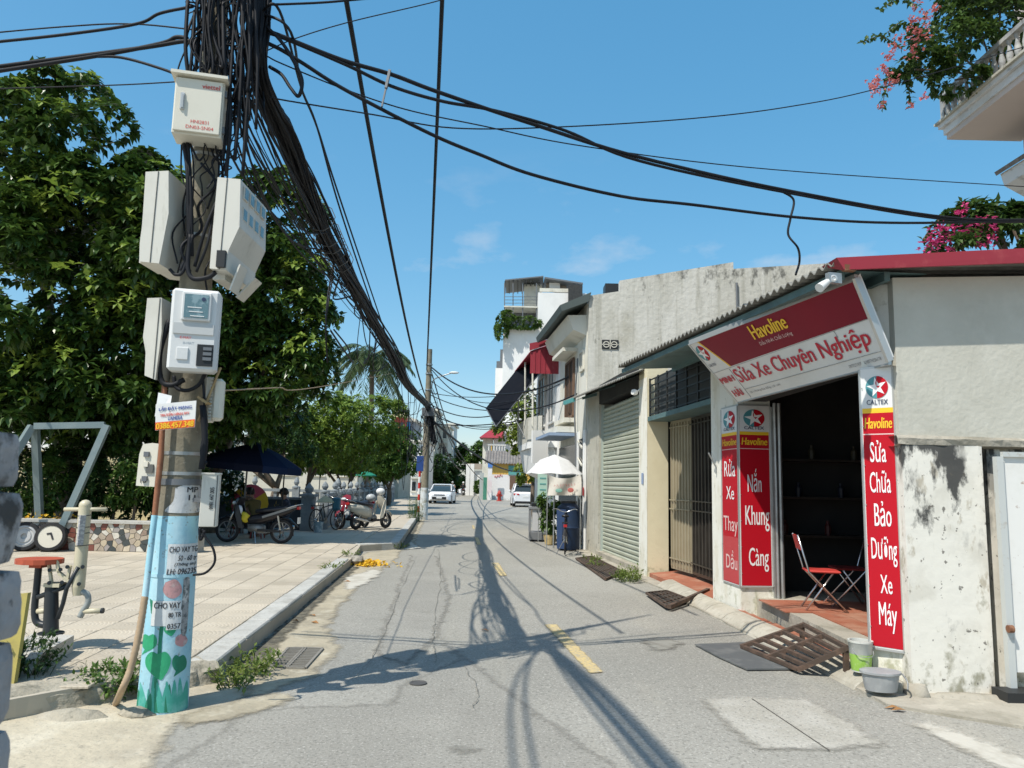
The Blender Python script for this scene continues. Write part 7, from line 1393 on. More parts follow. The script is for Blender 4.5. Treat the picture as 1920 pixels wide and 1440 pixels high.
def ride_pose():
    J = dict(pel=(-.3, 0, .88), bel=(-.27, 0, 1.03), che=(-.22, 0, 1.26), nec=(-.19, 0, 1.44), hea=(-.16, 0, 1.56), top=(-.15, 0, 1.67))
    for s, k in ((1, 'l'), (-1, 'r')): J.update({k + 'sh': (-.2, s * .19, 1.36), k + 'el': (-.02, s * .27, 1.14), k + 'wr': (.17, s * .3, 1.04), k + 'ha': (.22, s * .31, 1.03), k + 'fi': (.27, s * .32, 1.02), k + 'hi': (-.2, s * .11, .86), k + 'kn': (.16, s * .17, .74), k + 'an': (.08, s * .17, .36), k + 'to': (.22, s * .17, .32)})
    return J
STOOL = mat('stool_plastic', (.25, .04, .03), .5)
for (px, y, rz, sh, lab, lean) in [(447, 18.9, R(20), mat('shirt_black', (.02, .02, .024), .8), 'person in black seated low under the parasol, next to the pink and yellow disc', .12), (487, 18.7, R(150), mat('shirt_olive', (.13, .10, .035), .8), 'person in olive brown leaning forward under the parasol', .2), (541, 19.6, R(185), mat('shirt_navy', (.02, .022, .04), .8), 'person in dark navy sitting upright at the edge of the parasol', .05)]:
    c = V(YP(px, 940, y).x, y, .15); person(lab, tuple(c), rz, seat_pose(lean), sh, mat('trouser_dark', (.03, .03, .035), .8))
    st = thing('stool', 'low red plastic stool under the ' + lab.split(' seated')[0].split(' leaning')[0].split(' sitting')[0], 'stool', tuple(c), 'stools under the parasol'); q = MB(); q.box(c + V(0, 0, .24), (.28, .28, .03), bev=.008); q.build('seat', STOOL, st)
    for a in (-.11, .11):
        for b in (-.11, .11): q = MB(); q.bar(c + V(a, b, .225), c + V(a * 1.2, b * 1.2, 0), .025); q.build('leg', STOOL, st)
for (px, y, rz, sh, lab, body, nm) in [(868, 92, R(95), mat('shirt_black', (.02, .02, .024)), 'rider in black with white helmet on the distant motorbike going away', mat('gloss_black', (0, 0, 0)), 'distant black motorbike ridden away down the road'), (848, 88, R(-82), mat('shirt_grey', (.35, .36, .38), .8), 'rider in grey on the distant motorbike coming closer', mat('dark_red_paint', (0, 0, 0)), 'distant dark red motorbike coming up the road')]:
    c = V(YP(px, 930, y).x, y, 0); motorbike('ridden_motorbike', nm, tuple(c), rz, body, 'underbone'); person(lab, tuple(c), rz, ride_pose(), sh, mat('trouser_dark', (0, 0, 0)), hat=SWHITE if px > 860 else mat('grey_helmet', (0, 0, 0)))
# ------------------------------------------------------------------ park side furniture
BLOCK = mat('rough_painted_block', (.36, .365, .375), .95, layers=[((.24, .245, .25), 5, .45, .62, .7), ((.05, .05, .048), 6, .44, .54, .93, 7, (1.2, 1.5, .25)), ((.1, .1, .1), 12, .6, .68, .8)], bump=(16, .7, .02))
bpil = thing('block_pillar', 'weathered pillar of stacked grey blocks at the edge of the junction', 'pillar', (-1.6, 2.2, 0))
z = 0.0; rb2 = random.Random(2); XR = YP(64, 1000, 2.27).x
for i, h in enumerate([.26, .21, .22, .2, .24, .2, .22, .17]):
    q = MB(); w_ = .6; dx = (0, .0, -.01, .012, -.005, .004, -.03, -.05)[i]
    bm = bmesh.new(); bmesh.ops.create_cube(bm, size=1); bmesh.ops.subdivide_edges(bm, edges=bm.edges[:], cuts=5, use_grid_fill=True)
    vs = []
    for v in bm.verts:
        p = V(v.co.x * w_, v.co.y * .26, v.co.z * (h - .012)); e_ = p.normalized(); rr_ = noise.noise(p * 7 + V(i * 3.1, 0, 0)) * .010 + noise.noise(p * 28 + V(0, i * 2.3, 0)) * .004; ed = sum(1 for c in v.co if abs(abs(c) - .5) < .01) - 1
        vs.append(p * (1 - .03 * max(0, ed)) + e_ * rr_ + V(XR - w_ / 2 + dx, 2.13, z + h / 2))
    bm.verts.index_update(); q.add(vs, [[v.index for v in f.verts] for f in bm.faces]); bm.free(); q.build('block', BLOCK, bpil, smooth=50); z += h
q = rock((XR - .3, 2.13, z + .0), (.22, .1, .05), 8); q.build('broken_top', BLOCK, bpil, smooth=60)
yb = thing('yellow_board', 'worn yellow board leaning behind the block pillar', 'board', (-3.0, 4.75, .1)); q = MB(); y5 = G(20, 1282, .15).y; a, b = YP(-40, 1284, y5), YP(26, 1282, y5); c_, d_ = YP(52, 1112, y5 + .08), YP(-20, 1120, y5 + .08); q.hexa([a, b, b + V(0, .04, 0), a + V(0, .04, 0), d_, c_, c_ + V(0, .04, 0), d_ + V(0, .04, 0)]); q.build('panel', mat('yellow_board', (.42, .35, .10), .8, layers=[((.3, .25, .1), 6, .48, .62, .6)]), yb)
# exercise rider
EX = mat('cream_enamel', (.55, .50, .36), .4, layers=[((.47, .42, .3), 6, .48, .64, .5)]); EXB = mat('black_enamel', (.025, .03, .035), .4); EXR = mat('red_seat_paint', (.42, .085, .04), .55, layers=[((.3, .06, .04), 9, .5, .64, .6)])
E7 = G(99, 1188, .29).y
def e(px, py, dy=0.0): return YP(px, py, E7 + dy)
ex = thing('exercise_rider', 'cream and black outdoor exercise rider with red seat on the pavement', 'exercise machine', (e(98, 1185).x, E7, .15))
q = MB(); A = G(139, 1191, .29); B_2 = G(80, 1224, .29); u_ = V(-.36, -.02, 0); q.hexa([V(A.x, A.y, .13), V(A.x + u_.x, A.y + .05, .13), V(B_2.x + u_.x - .05, B_2.y - .12, .13), V(B_2.x - .03, B_2.y - .12, .13), V(A.x, A.y, .29), V(A.x + u_.x, A.y + .05, .29), V(B_2.x + u_.x, B_2.y, .29), V(B_2.x, B_2.y, .29)]); q.build('concrete_base', KERB, ex)
q = MB(); q.tube([e(160, 950), e(147, 1100)], .05, 14); q.ball(e(160, 948), .05, 12); q.tube([e(147, 1100), e(145, 1116)], [.05, .035], 14); st_ = q.build('main_stem', EX, ex, smooth=50)
q = MB(); q.tube([e(155, 966, -.0525), e(149, 1022, -.053)], .03, 4); q.build('sticker', mat('grey_sticker', (.32, .32, .33), .6, layers=[((.55, .55, .53), (30, 30, 60), .5, .56, .8)]), st_)
for py in (966, 988, 999, 1022): q = MB(); p = e(160 - (py - 950) * .087, py); q.tube([p, p + V(.0005, 0, -.006)], .0515, 14); q.build('clamp_band', EXB, st_)
q = MB(); q.tube([e(121, 955), e(200, 955)], .017, 10); q.build('handlebar', EX, ex, smooth=True)
sp_ = []; c = e(75, 1047)
for i in range(14): a = 6.283 * i / 14; sp_.append(c + V(math.cos(a) * .19 - .0, math.sin(a) * .16, 0) if abs(math.cos(a)) < .9 else c + V(math.cos(a) * .185, math.sin(a) * .16, 0))
q = MB(); q.prism(sp_, (0, 0, -.04)); q.build('seat', EXR, ex); MB().box(c + V(0, 0, -.055), (.1, .12, .035)).build('seat_bracket', EXR, ex)
q = MB(); q.tube(catmull([e(73, 1055), e(69, 1100), e(65, 1140), e(68, 1165), e(84, 1172), e(100, 1168)], 5), .028, 10); q.build('seat_post', EXB, ex, smooth=True)
q = MB(); q.tube([e(97, 1098), V(e(99, 1150).x, E7, .285)], [.05, .06], 12); q.lathe([(.1, .285), (.1, .3)], (e(99, 1150).x, E7, 0), 12); q.build('pedestal', EXB, ex, smooth=50)
q = MB()
for dy in (-.045, .045): q.tube([e(147, 1063, dy), e(125, 1103, dy), e(118, 1132, dy), e(108, 1160, dy)], .018, 8); q.tube([e(70, 1120, dy * .5), e(128, 1098, dy * .5)], .02, 8)
q.build('swing_link', EXB, ex, smooth=True)
q = MB()
for dy in (-.04, .04): q.bar(e(92, 1058, dy), e(97, 1095, dy), .025, .02); q.bar(e(106, 1050, dy), e(112, 1078, dy), .025, .02); q.bar(e(112, 1075, dy), e(130, 1090, dy), .03, .025); q.bar(e(132, 1060, dy), e(127, 1085, dy), .022, .02)
q.bar(e(92, 1070, -.05), e(116, 1068, -.05), .02, .02); q.box(e(104, 1096), (.13, .12, .03)); q.build('linkage', EX, ex)
for px, py in ((93, 1069), (113, 1068), (92, 1093), (116, 1092), (148, 1095), (126, 1063), (155, 1063)): q = MB(); q.tube([e(px, py, -.075), e(px, py, .075)], .016, 10); q.build('pivot_bolt', EXB, ex)
q = MB(); q.tube(catmull([e(148, 1108), e(163, 1114), e(165, 1130), e(156, 1145), e(150, 1157)], 5), .024, 10); q.build('foot_lever', mat('grey_enamel', (.3, .32, .31), .45), ex, smooth=True); q = MB(); q.tube([e(155, 1146), e(192, 1145)], .022, 10); q.build('footrest', EX, ex, smooth=True); q = MB(); q.tube([e(70, 1146), e(90, 1145)], .022, 10); q.build('footrest', EX, ex, smooth=True); q = MB(); q.tube([e(190, 1145), e(194, 1145)], .023, 10); q.build('footrest_cap', EXB, ex)
# swing frame
SWM = mat('grey_green_steel', (.20, .26, .27), .45, .2, layers=[((.28, .33, .33), 3, .5, .64, .5)])
sw = thing('swing_frame', 'grey green square steel swing frame in front of the planter', 'frame', tuple(G(97, 1032, .15)))
y0 = G(97, 1032, .15).y; aR, aL = YP(201, 797, y0 + .1), YP(60, 799, y0 - .2)
for n_, a, b in [('top_bar', aL + V(.05, 0, 0), aR - V(.05, 0, 0)), ('leg', aR, G(97, 1032, .15)), ('leg', aL, G(-90, 1040, .15)), ('leg', aL + V(0, .1, 0), V(aL.x - .05, y0 + .55, .15))]: MB().bar(a, b, .12, .12).build(n_, SWM, sw)
# mosaic planter wall
pw = thing('mosaic_planter', 'low planter wall faced with broken stone mosaic under the big tree', 'wall', (-9, 14.8, .15)); MORT = mat('mosaic_mortar', (.36, .33, .28), .95)
MB().box((-9.65, 14.88, .4), (6.7, .3, .56)).build('wall_core', MORT, pw); MB().box((-9.65, 14.87, .70), (6.76, .4, .05)).build('rim', KERB, pw); MB().box((-10.1, 15.9, .35), (5.8, 1.8, .5)).build('soil_bed', DIRT, pw)
cols = [mat('chip_%d' % i, c, .5, layers=[((c[0] * .7, c[1] * .7, c[2] * .7), 9, .48, .62, .5)]) for i, c in enumerate([(.62, .58, .50), (.5, .42, .3), (.42, .35, .27), (.06, .07, .07), (.2, .07, .05), (.33, .3, .28), (.58, .5, .38), (.30, .22, .17)])]
rm = random.Random(77); seeds = []
for i in range(27):
    for j in range(5): seeds.append((-9.75 + (i + .5) * .115 + rm.uniform(-.045, .045), .18 + (j + .5) * .1 + rm.uniform(-.04, .04)))
for k, (sx_, sz_) in enumerate(seeds):
    poly = [(sx_ - .12, max(.16, sz_ - .12)), (sx_ + .12, max(.16, sz_ - .12)), (sx_ + .12, min(.67, sz_ + .12)), (sx_ - .12, min(.67, sz_ + .12))]
    for ox, oz in seeds:
        if (ox, oz) == (sx_, sz_) or abs(ox - sx_) > .3 or abs(oz - sz_) > .3: continue
        nx, nz_ = ox - sx_, oz - sz_; L_ = math.hypot(nx, nz_); nx /= L_; nz_ /= L_; lim = L_ / 2 - .006; out = []
        for i in range(len(poly)):
            a, b = poly[i], poly[(i + 1) % len(poly)]; da = (a[0] - sx_) * nx + (a[1] - sz_) * nz_ - lim; db = (b[0] - sx_) * nx + (b[1] - sz_) * nz_ - lim
            if da <= 0: out.append(a)
            if da * db < 0: t_ = da / (da - db); out.append((a[0] + (b[0] - a[0]) * t_, a[1] + (b[1] - a[1]) * t_))
        poly = out
        if len(poly) < 3: break
    if len(poly) < 3: continue
    q = MB(); q.prism([(x, 14.735, zz) for x, zz in poly], (0, -.018 - rm.uniform(0, .008), 0)); q.build('mosaic_stone', rm.choice(cols[:3] + cols), pw)
MB().box((-6.12, 14.95, .30), (.34, .34, .34)).build('end_block', KERB, pw)
# tyres leaning on it
for (px, py, rr, m, lab, mk) in [(47, 1006, .27, mat('chalky_hub', (.45, .45, .44), .6), 'car tyre with ringed grey hub leaning on the mosaic planter', 0), (96, 1006, .27, mat('white_disc', (.62, .58, .48), .7), 'car tyre with a painted white face and black mark, leaning on the planter', 1)]:
    c = YP(px, py, 14.45); c.z = .15 + rr * .97; ax = V(.28, -1, .22).normalized(); t = thing('old_tyre', lab, 'tyre', (c.x, c.y, .15), 'old tyres by the planter')
    q = MB(); q.lathe([(rr * .74, -.08), (rr * .95, -.08), (rr, -.05), (rr, .05), (rr * .95, .08), (rr * .76, .085), (rr * .75, .02), (rr * .75, -.079)], c, 26, axis=tuple(ax)); q.build('tyre', TYRE, t, smooth=40); q = MB()
    if mk: q.lathe([(rr * .78, .0), (rr * .78, .075), (.0, .078)], c, 26, axis=tuple(ax))
    else: q.lathe([(rr * .76, 0), (rr * .76, .07), (rr * .62, .085), (rr * .58, .06), (rr * .45, .06), (rr * .42, .075), (rr * .2, .075), (rr * .18, .04), (0, .04)], c, 26, axis=tuple(ax))
    q.build('hub_face', m, t, smooth=30)
    if mk: X = ax.cross(V(0, 0, 1)).normalized() * -1; Zz = ax.cross(X) * -1; Zz = Zz if Zz.z > 0 else -Zz; q = MB(); o = c + ax * .085; q.bar(o - X * .06 + Zz * .05, o + X * .02 + Zz * .065, .03, .004, up=tuple(ax)); q.bar(o + X * .01 + Zz * .06, o + X * .055 - Zz * .05, .03, .004, up=tuple(ax)); q.build('painted_mark', INK, t)
# parasol with seats
NAVY = mat('parasol_navy', (.007, .009, .02), .9, spec=.1); PRED = mat('parasol_rust', (.25, .06, .04), .8); DEEPB = mat('parasol_blue', (.01, .02, .055), .9, spec=.1)
pr3 = V(YP(462, 860, 18.6).x, 18.6, .15); ps = thing('parasol', 'big navy parasol with a rust red panel shading the seated people', 'parasol', tuple(pr3)); NP = 12
tilt = Matrix.Rotation(.08, 3, 'Y'); top = V(0, 0, 2.48); rim = [V(math.cos(6.283 * i / NP) * 1.22, math.sin(6.283 * i / NP) * 1.22, 1.93) for i in range(NP)]
for i in range(NP):
    a, b = rim[i], rim[(i + 1) % NP]; m_ = (a + b) / 2 * .6 + V(0, 0, 0); ma = a.lerp(top, .45) + V(0, 0, .05); mb_ = b.lerp(top, .45) + V(0, 0, .05); mm = (a + b) / 2 - V(0, 0, -.02)
    q = MB(); P = [a, b, mb_, ma, top, a - V(0, 0, .16), b - V(0, 0, .16)]; q.add([pr3 - V(0, 0, .15) + tilt @ p for p in P], [(0, 1, 2, 3), (3, 2, 4), (5, 6, 1, 0)]); q.build('panel', PRED if i in (0,) else (DEEPB if i in (11, 10) else NAVY), ps)
q = MB(); q.tube([pr3, pr3 + V(.05, 0, 2.35)], .022, 8); q.build('pole', GREYST, ps); q = MB(); q.lathe([(.22, 0), (.22, .08), (.05, .12)], pr3, 14); q.build('base', VERGE, ps)
pp2 = V(YP(528, 950, 18.9).x, 18.9, .15); q = MB(); q.tube([pp2, pp2 + V(.05, -.1, 1.85)], .018, 7); q.build('side_pole', BLACKST, ps)
c = YP(468, 943, 20.6); t = thing('round_fan_disc', 'pink and yellow striped round sunshade propped behind the seated people', 'sunshade', (c.x, c.y, .15)); rr = .5
for i in range(10):
    a0, a1 = 6.283 * i / 10, 6.283 * (i + 1) / 10; q = MB(); P = [c + V(0, -.12, 0)] + [c + V(math.cos(a) * rr, 0, math.sin(a) * rr) for a in (a0, (a0 + a1) / 2, a1)]; q.add(P + [p + V(0, .012, 0) for p in P], [(0, 1, 2), (0, 2, 3), (4, 6, 5), (4, 7, 6)]); q.build('panel', mat('shade_pink', (.62, .10, .16), .6) if i % 3 else mat('shade_yellow', (.75, .50, .04), .6), t)
q = MB(); q.tube([c, V(c.x, c.y + .1, .15)], .012, 6); q.build('handle', STEEL, t)
tb_ = thing('low_table', 'low dark table between the people under the parasol', 'table', (-6.45, 18.2, .15)); q = MB(); q.box((-6.45, 18.75, .55), (.6, .4, .03)); q.build('top', BLK, tb_)
for a in (-.25, .25):
    for b in (-.15, .15): MB().bar((-6.45 + a, 18.75 + b, .15), (-6.45 + a, 18.75 + b, .535), .03).build('leg', BLK, tb_)
# stone fence
STONE = mat('carved_grey_stone', (.22, .25, .27), .85, layers=[((.32, .35, .36), 2, .46, .64, .6), ((.12, .14, .15), 5, .54, .68, .6)], bump=(16, .4, .02))
def stone_fence(label, A, B, n, h=1.05, z0=.15, seed=1):
    A, B = Vector((*A, 0)), Vector((*B, 0)); t = thing('stone_fence', label, 'fence', (A.x, A.y, z0)); d = (B - A) / n; rz = math.atan2(d.y, d.x); proto = None
    for i in range(n + 1):
        p = A + d * i
        if proto is None:
            q = MB(); q.box((0, 0, h * .52), (.24, .24, h * 1.04)); q.lathe([(.15, h * 1.02), (.15, h * 1.06), (.06, h * 1.08), (.05, h * 1.1), (.09, h * 1.15), (.1, h * 1.19), (.07, h * 1.26), (.01, h * 1.33)], (0, 0, 0), 10); proto = q.build('post', STONE, t, local=True); o = proto
        else: o = bpy.data.objects.new('post', proto.data); COL.objects.link(o); o.parent = t
        o.location = (p.x - A.x, p.y - A.y, 0); o.rotation_euler = (0, 0, rz)
    L_ = d.length - .24
    rail = panel = slot = None
    for i in range(n):
        m_ = A + d * (i + .5) - A
        for nm, dims, zz in (('rail', (L_, .16, .1), h * .95), ('panel', (L_, .08, h * .5), h * .28), ('mid_rail', (L_, .1, .07), h * .64)):
            key_ = nm + str(n) + label[:12]
            if i == 0: q = MB(); q.box((0, 0, 0), dims); o = q.build(nm, STONE, t, local=True); MATS[key_] = o
            else: o = bpy.data.objects.new(nm, MATS[key_].data); COL.objects.link(o); o.parent = t
            o.location = (m_.x, m_.y, zz); o.rotation_euler = (0, 0, rz)
        for k in range(3):
            key_ = 'bal' + str(n) + label[:12]
            if i == 0 and k == 0: q = MB(); q.box((0, 0, 0), (.1, .07, h * .26)); o = q.build('spindle', STONE, t, local=True); MATS[key_] = o
            else: o = bpy.data.objects.new('spindle', MATS[key_].data); COL.objects.link(o); o.parent = t
            mm = m_ + d * ((k - 1) * .3); o.location = (mm.x, mm.y, h * .8); o.rotation_euler = (0, 0, rz)
    for k in [k for k in MATS if not isinstance(MATS[k], bpy.types.Material)]: MATS.pop(k)
    return t
stone_fence('grey stone fence with bud-topped posts receding along the pavement', (-5.45, 22.6), (-8.4, 55), 15)
stone_fence('grey stone fence crossing behind the parasol and the seated people', (-13.5, 27.0), (-6.2, 27.6), 5, 1.25, 0)
sp3 = V(-5.72, 21.85, .15); t = thing('stone_gate_post', 'carved square stone post with a bud top behind the motorbike', 'post', tuple(sp3)); q = MB(); q.box(sp3 + V(0, 0, .48), (.34, .34, .96), bev=.01); q.build('shaft', STONE, t); q = MB(); q.box(sp3 + V(0, 0, .99), (.44, .44, .07)); q.build('cap', STONE, t); q = MB(); q.lathe([(.12, 1.02), (.08, 1.06), (.13, 1.14), (.13, 1.2), (.06, 1.28), (.01, 1.36)], sp3 - V(0, 0, .0), 12); q.build('bud', STONE, t)
t = thing('inscribed_wall', 'dark low stone wall with gilt characters beside the carved post', 'wall', (-7.2, 22, .15)); MB().box((-7.3, 22.05, .58), (2.7, .16, .86)).build('slab', mat('dark_slab', (.05, .06, .075), .6), t); MB().box((-7.3, 22.05, 1.04), (2.8, .26, .07)).build('coping', STONE, t)
rg = random.Random(8)
for i in range(9):
    x = -8.35 + i * .28; q = MB()
    for k in range(5): a = V(x + rg.uniform(-.06, .06), 21.965, .86 + rg.uniform(-.05, .05)); q.bar(a, a + (V(rg.uniform(.04, .09), 0, 0) if k % 2 else V(0, 0, rg.uniform(.04, .08))), .014, .008)
    q.build('gilt_character', mat('gilt', (.55, .4, .1), .4, .4), t)
# striped marker post with a blue plate
mp0 = V(YP(787, 950, 31).x - .05, 31, .15); t = thing('marker_post', 'red and white striped post with a blue plate beside the far pole', 'post', tuple(mp0))
for i in range(8): q = MB(); q.tube([mp0 + V(0, 0, i * .235), mp0 + V(0, 0, (i + 1) * .235 - .001)], .05, 10); q.build('stripe', mat('marker_red', (.5, .03, .02), .5) if i % 2 else SWHITE, t)
q = MB(); q.box(mp0 + V(0, -.02, 2.18), (.28, .05, .62)); q.build('plate', mat('marker_blue', (.02, .06, .22), .5), t)
# far parasol, awning and stall behind the fence
t = thing('green_parasol', 'small green parasol beyond the receding stone fence', 'parasol', (YP(672, 900, 42).x, 42, 0)); c = YP(672, 882, 42); q = MB(); q.lathe([(1.0, -.25), (1.02, -.3), (1.0, -.24), (.5, -.02), (.02, .12)], c, 12); q.build('canopy', mat('parasol_green', (.02, .22, .13), .7), t); q = MB(); q.tube([V(c.x, 42, 0), c], .03, 7); q.build('pole', STEEL, t)
t = thing('dark_awning', 'dark tarpaulin awning strung beyond the stone fence', 'awning', (YP(625, 900, 40).x, 40, 0)); a, b = YP(600, 888, 40), YP(655, 890, 40); q = MB(); q.hexa([a, b, b + V(0, 2.4, .3), a + V(0, 2.4, .3), a + V(0, 0, .08), b + V(0, 0, .08), b + V(0, 2.4, .38), a + V(0, 2.4, .38)]); q.build('tarpaulin', BLACKT, t)
for p in (a, b): MB().tube([V(p.x, 40.02, 0), p], .03, 6).build('pole', GREYST, t)
# walls and houses glimpsed between the trees
t = thing('yellow_park_wall', 'pale yellow wall glimpsed behind the big tree and shrubs', 'wall', (-13, 24, 0)); MB().box((-13.5, 24, 1.15), (9, .25, 2.3)).build('wall_panel', mat('pale_yellow_wall', (.52, .46, .28), .9, layers=[((.4, .35, .2), 2, .48, .64, .6)]), t); MB().box((-13.5, 24, 2.34), (9.1, .4, .08)).build('coping', OFFW, t)
def house(name, label, x0, x1, y, h, m, fl, cols_):
    t = thing(name, label, 'building', ((x0 + x1) / 2, y, 0)); MB().box(((x0 + x1) / 2, y + 4, h / 2), (x1 - x0, 8, h)).build('wall', m, t); MB().box(((x0 + x1) / 2, y + 4, h + .12), (x1 - x0 + .5, 8.5, .24)).build('roof_slab', OFFW, t)
    for f in range(fl):
        for c_ in range(cols_): x = x0 + (x1 - x0) * (c_ + .5) / cols_; wd = MB().box((x, y - .01, h * (f + .55) / fl), (1.1, .06, 1.2)).build('window', GLASS, t); MB().box((x, y - .05, h * (f + .55) / fl - .66), (1.3, .16, .1)).build('sill', OFFW, wd)
    return t
house('park_house', 'white house glimpsed left of the big tree', -24, -14.5, 32, 6.2, WHITEB, 2, 4); house('park_house', 'grey house standing behind the shade trees', -22, -11.5, 58, 4.6, GREYPL, 1, 5); house('park_house', 'beige house across the pond behind the parasol', -34, -22.5, 52, 5.2, OFFW, 2, 5); house('park_house', 'low tiled house at the end of the stone fence', -16, -9.6, 66, 3.4, STRIPC, 1, 3)
hd = MB(); tag(foliage([(V(-11.5, 20.5, 1.2), (2.2, .8, 1.5)), (V(-8.6, 20.8, 1.3), (1.6, .8, 1.6)), (V(-13.6, 20, 1.2), (1.5, .8, 1.3)), (V(-10, 21, 2.2), (2.2, .8, 1.6))], 1500, 6, .2, .05, 91, inner=.35).build('hedge', LF_DARK), 'dense dark hedge behind the planter shrubs', 'hedge', kind='stuff')

# ------------------------------------------------------------------ shop front things on the right
RSTEEL = mat('rusted_steel', (.085, .06, .045), .85, .2, layers=[((.16, .1, .07), 12, .48, .62, .7)])
rpm = thing('steel_ramp', 'rusty steel ladder ramp laid from the road up to the shop floor', 'ramp', (2.7, 7.3, 0)); a0, a1, b0_, b1_ = V(2.34, 7.82, .04), V(2.56, 6.90, .04), V(2.98, 7.80, .275), V(2.93, 6.72, .275)
def rm_(s, t_): return a0.lerp(a1, s).lerp(b0_.lerp(b1_, s), t_)
for s in (0, .5, 1): MB().bar(rm_(s, 0), rm_(s, 1), .05, .04).build('rail', RSTEEL, rpm)
for k in range(7): t_ = .02 + .96 * k / 6; MB().bar(rm_(0, t_), rm_(1, t_), .045, .03).build('rung', RSTEEL, rpm)
for s in (0, 1): MB().bar(rm_(s, .95), V(rm_(s, .95).x, rm_(s, .95).y, .03), .04).build('foot', RSTEEL, rpm)
mt_ = gp((1303, 1212), (1395, 1208), (1440, 1230), (1490, 1258), (1400, 1259), (1350, 1236)); q = blob(mt_, .024, .006, .1, 33, .014); tag(q.build('rubber_mat', mat('rubber_sheet', (.10, .105, .105), .75, layers=[((.18, .18, .17), 4, .46, .62, .6)]), origin=(2.2, 7.4, 0)), 'grey rubber sheet lying at the foot of the steel ramp', 'mat')
def grate(label, pts, nx, ny, z=.03):
    P = [G(*p, z) for p in pts]; t = thing('steel_grating', label, 'grate', tuple(P[3])); q = MB()
    for i in range(4): q.bar(P[i], P[(i + 1) % 4], .03, .03)
    q.build('frame', RSTEEL, t)
    for i in range(1, nx): MB().bar(P[0].lerp(P[1], i / nx), P[3].lerp(P[2], i / nx), .014, .02).build('bar', RSTEEL, t)
    for i in range(1, ny): MB().bar(P[0].lerp(P[3], i / ny), P[1].lerp(P[2], i / ny), .012, .016).build('cross_bar', RSTEEL, t)
    q = MB(); q.quad(*[p - V(0, 0, .004) for p in P]); q.build('pit', DARKC, t)
grate('long steel drain grating along the roller shutter', [(1080, 1047), (1110, 1043), (1168, 1072), (1135, 1086)], 9, 4); grate('small steel grating ramp before the folding gate step', [(1212, 1112), (1250, 1108), (1292, 1124), (1250, 1138)], 6, 4, .05)
q = MB(); q.bar(G(1255, 1138, .06), G(1328, 1106, .12), .05, .05); tag(q.build('steel_angle', RSTEEL, origin=G(1255, 1138, .0)), 'rusty steel angle bar edging the folding gate step', 'bar')
# bucket and tub by the wall
c = V(*G(1620, 1252)[:2], .0); c = V(2.96, 6.55, .12); bk = thing('paint_bucket', 'white and green paint bucket under the long red sign', 'bucket', tuple(c)); q = MB(); q.lathe([(.075, 0), (.095, .23), (.1, .235), (.1, .25), (.085, .25), (.07, .02)], c, 18); q.build('pail', mat('bucket_white', (.55, .55, .5), .5, layers=[((.38, .38, .33), 8, .5, .64, .6)]), bk, smooth=40); q = MB(); q.lathe([(.0765, .012), (.0885, .14), (.0885, .142), (.0765, .011)], c, 18); q.build('green_label', mat('bucket_green', (.28, .48, .08), .5, layers=[((.55, .6, .4), 14, .5, .62, .7)]), bk, smooth=40)
q = MB(); q.tube(catmull([c + V(-.09, 0, .22), c + V(-.06, -.09, .14), c + V(.06, -.09, .14), c + V(.09, 0, .22)], 5), .003, 5); q.build('wire_handle', STEEL, bk)
c = V(*G(1652, 1296, .05)[:2], .06); tbm = mat('grey_tub', (.30, .31, .31), .45, layers=[((.42, .43, .42), 8, .5, .64, .6)]); tu = thing('plastic_tub', 'grey oval lidded tub standing on the kerb by the stained wall', 'tub', tuple(c)); q = MB(); q.lathe([(.115, 0), (.135, .12), (.15, .13), (.15, .145), (.1, .15)], (0, 0, 0), 20); q.v = [(x * 1.05 + c.x, y * .8 + c.y, z + c.z) for x, y, z in q.v]; q.build('body', tbm, tu, smooth=40); q = MB(); q.tube(catmull([c + V(.16, -.02, .13), c + V(.18, -.06, .08), c + V(.16, -.1, .03)], 4), .006, 5); q.build('handle', GREYST, tu)
# folding chairs in the shop
def fchair(label, loc, rz, m):
    t = thing('folding_chair', label, 'chair', loc, 'folding chairs in the shop', rz); B = dict(parent=t, local=True)
    q = MB(); q.box((0, 0, .43), (.36, .36, .025), bev=.01); q.build('seat', m, **B); q = MB(); q.hexa([V(-.24, -.17, .66), V(-.235, -.17, .66), V(-.235, .17, .66), V(-.24, .17, .66), V(-.275, -.17, .82), V(-.255, -.17, .82), V(-.255, .17, .82), V(-.275, .17, .82)]); q.build('backrest', m, **B)
    for s in (-.18, .18):
        q = MB(); q.tube([V(-.27, s, .83), V(-.16, s, .43), V(.24, s, .0)], .011, 8); q.build('leg', CHROME, **B, smooth=True); q = MB(); q.tube([V(.1, s * .9, .42), V(-.2, s * .9, .0)], .011, 8); q.build('leg', CHROME, **B, smooth=True)
    q = MB(); q.tube([V(.2, -.18, .05), V(.2, .18, .05)], .008, 6); q.build('stretcher', CHROME, **B); return t
CHR = mat('chair_red', (.50, .05, .04), .5)
fchair('red folding chair just inside the shop opening', (3.56, 8.8, SF + .012), R(-12), CHR); fchair('red folding chair further back in the shadow of the shop', (4.02, 9.15, SF + .012), R(172), mat('chair_dark_red', (.14, .015, .015), .5))  # rear chair's red is darkened in its colour for the shop's shade

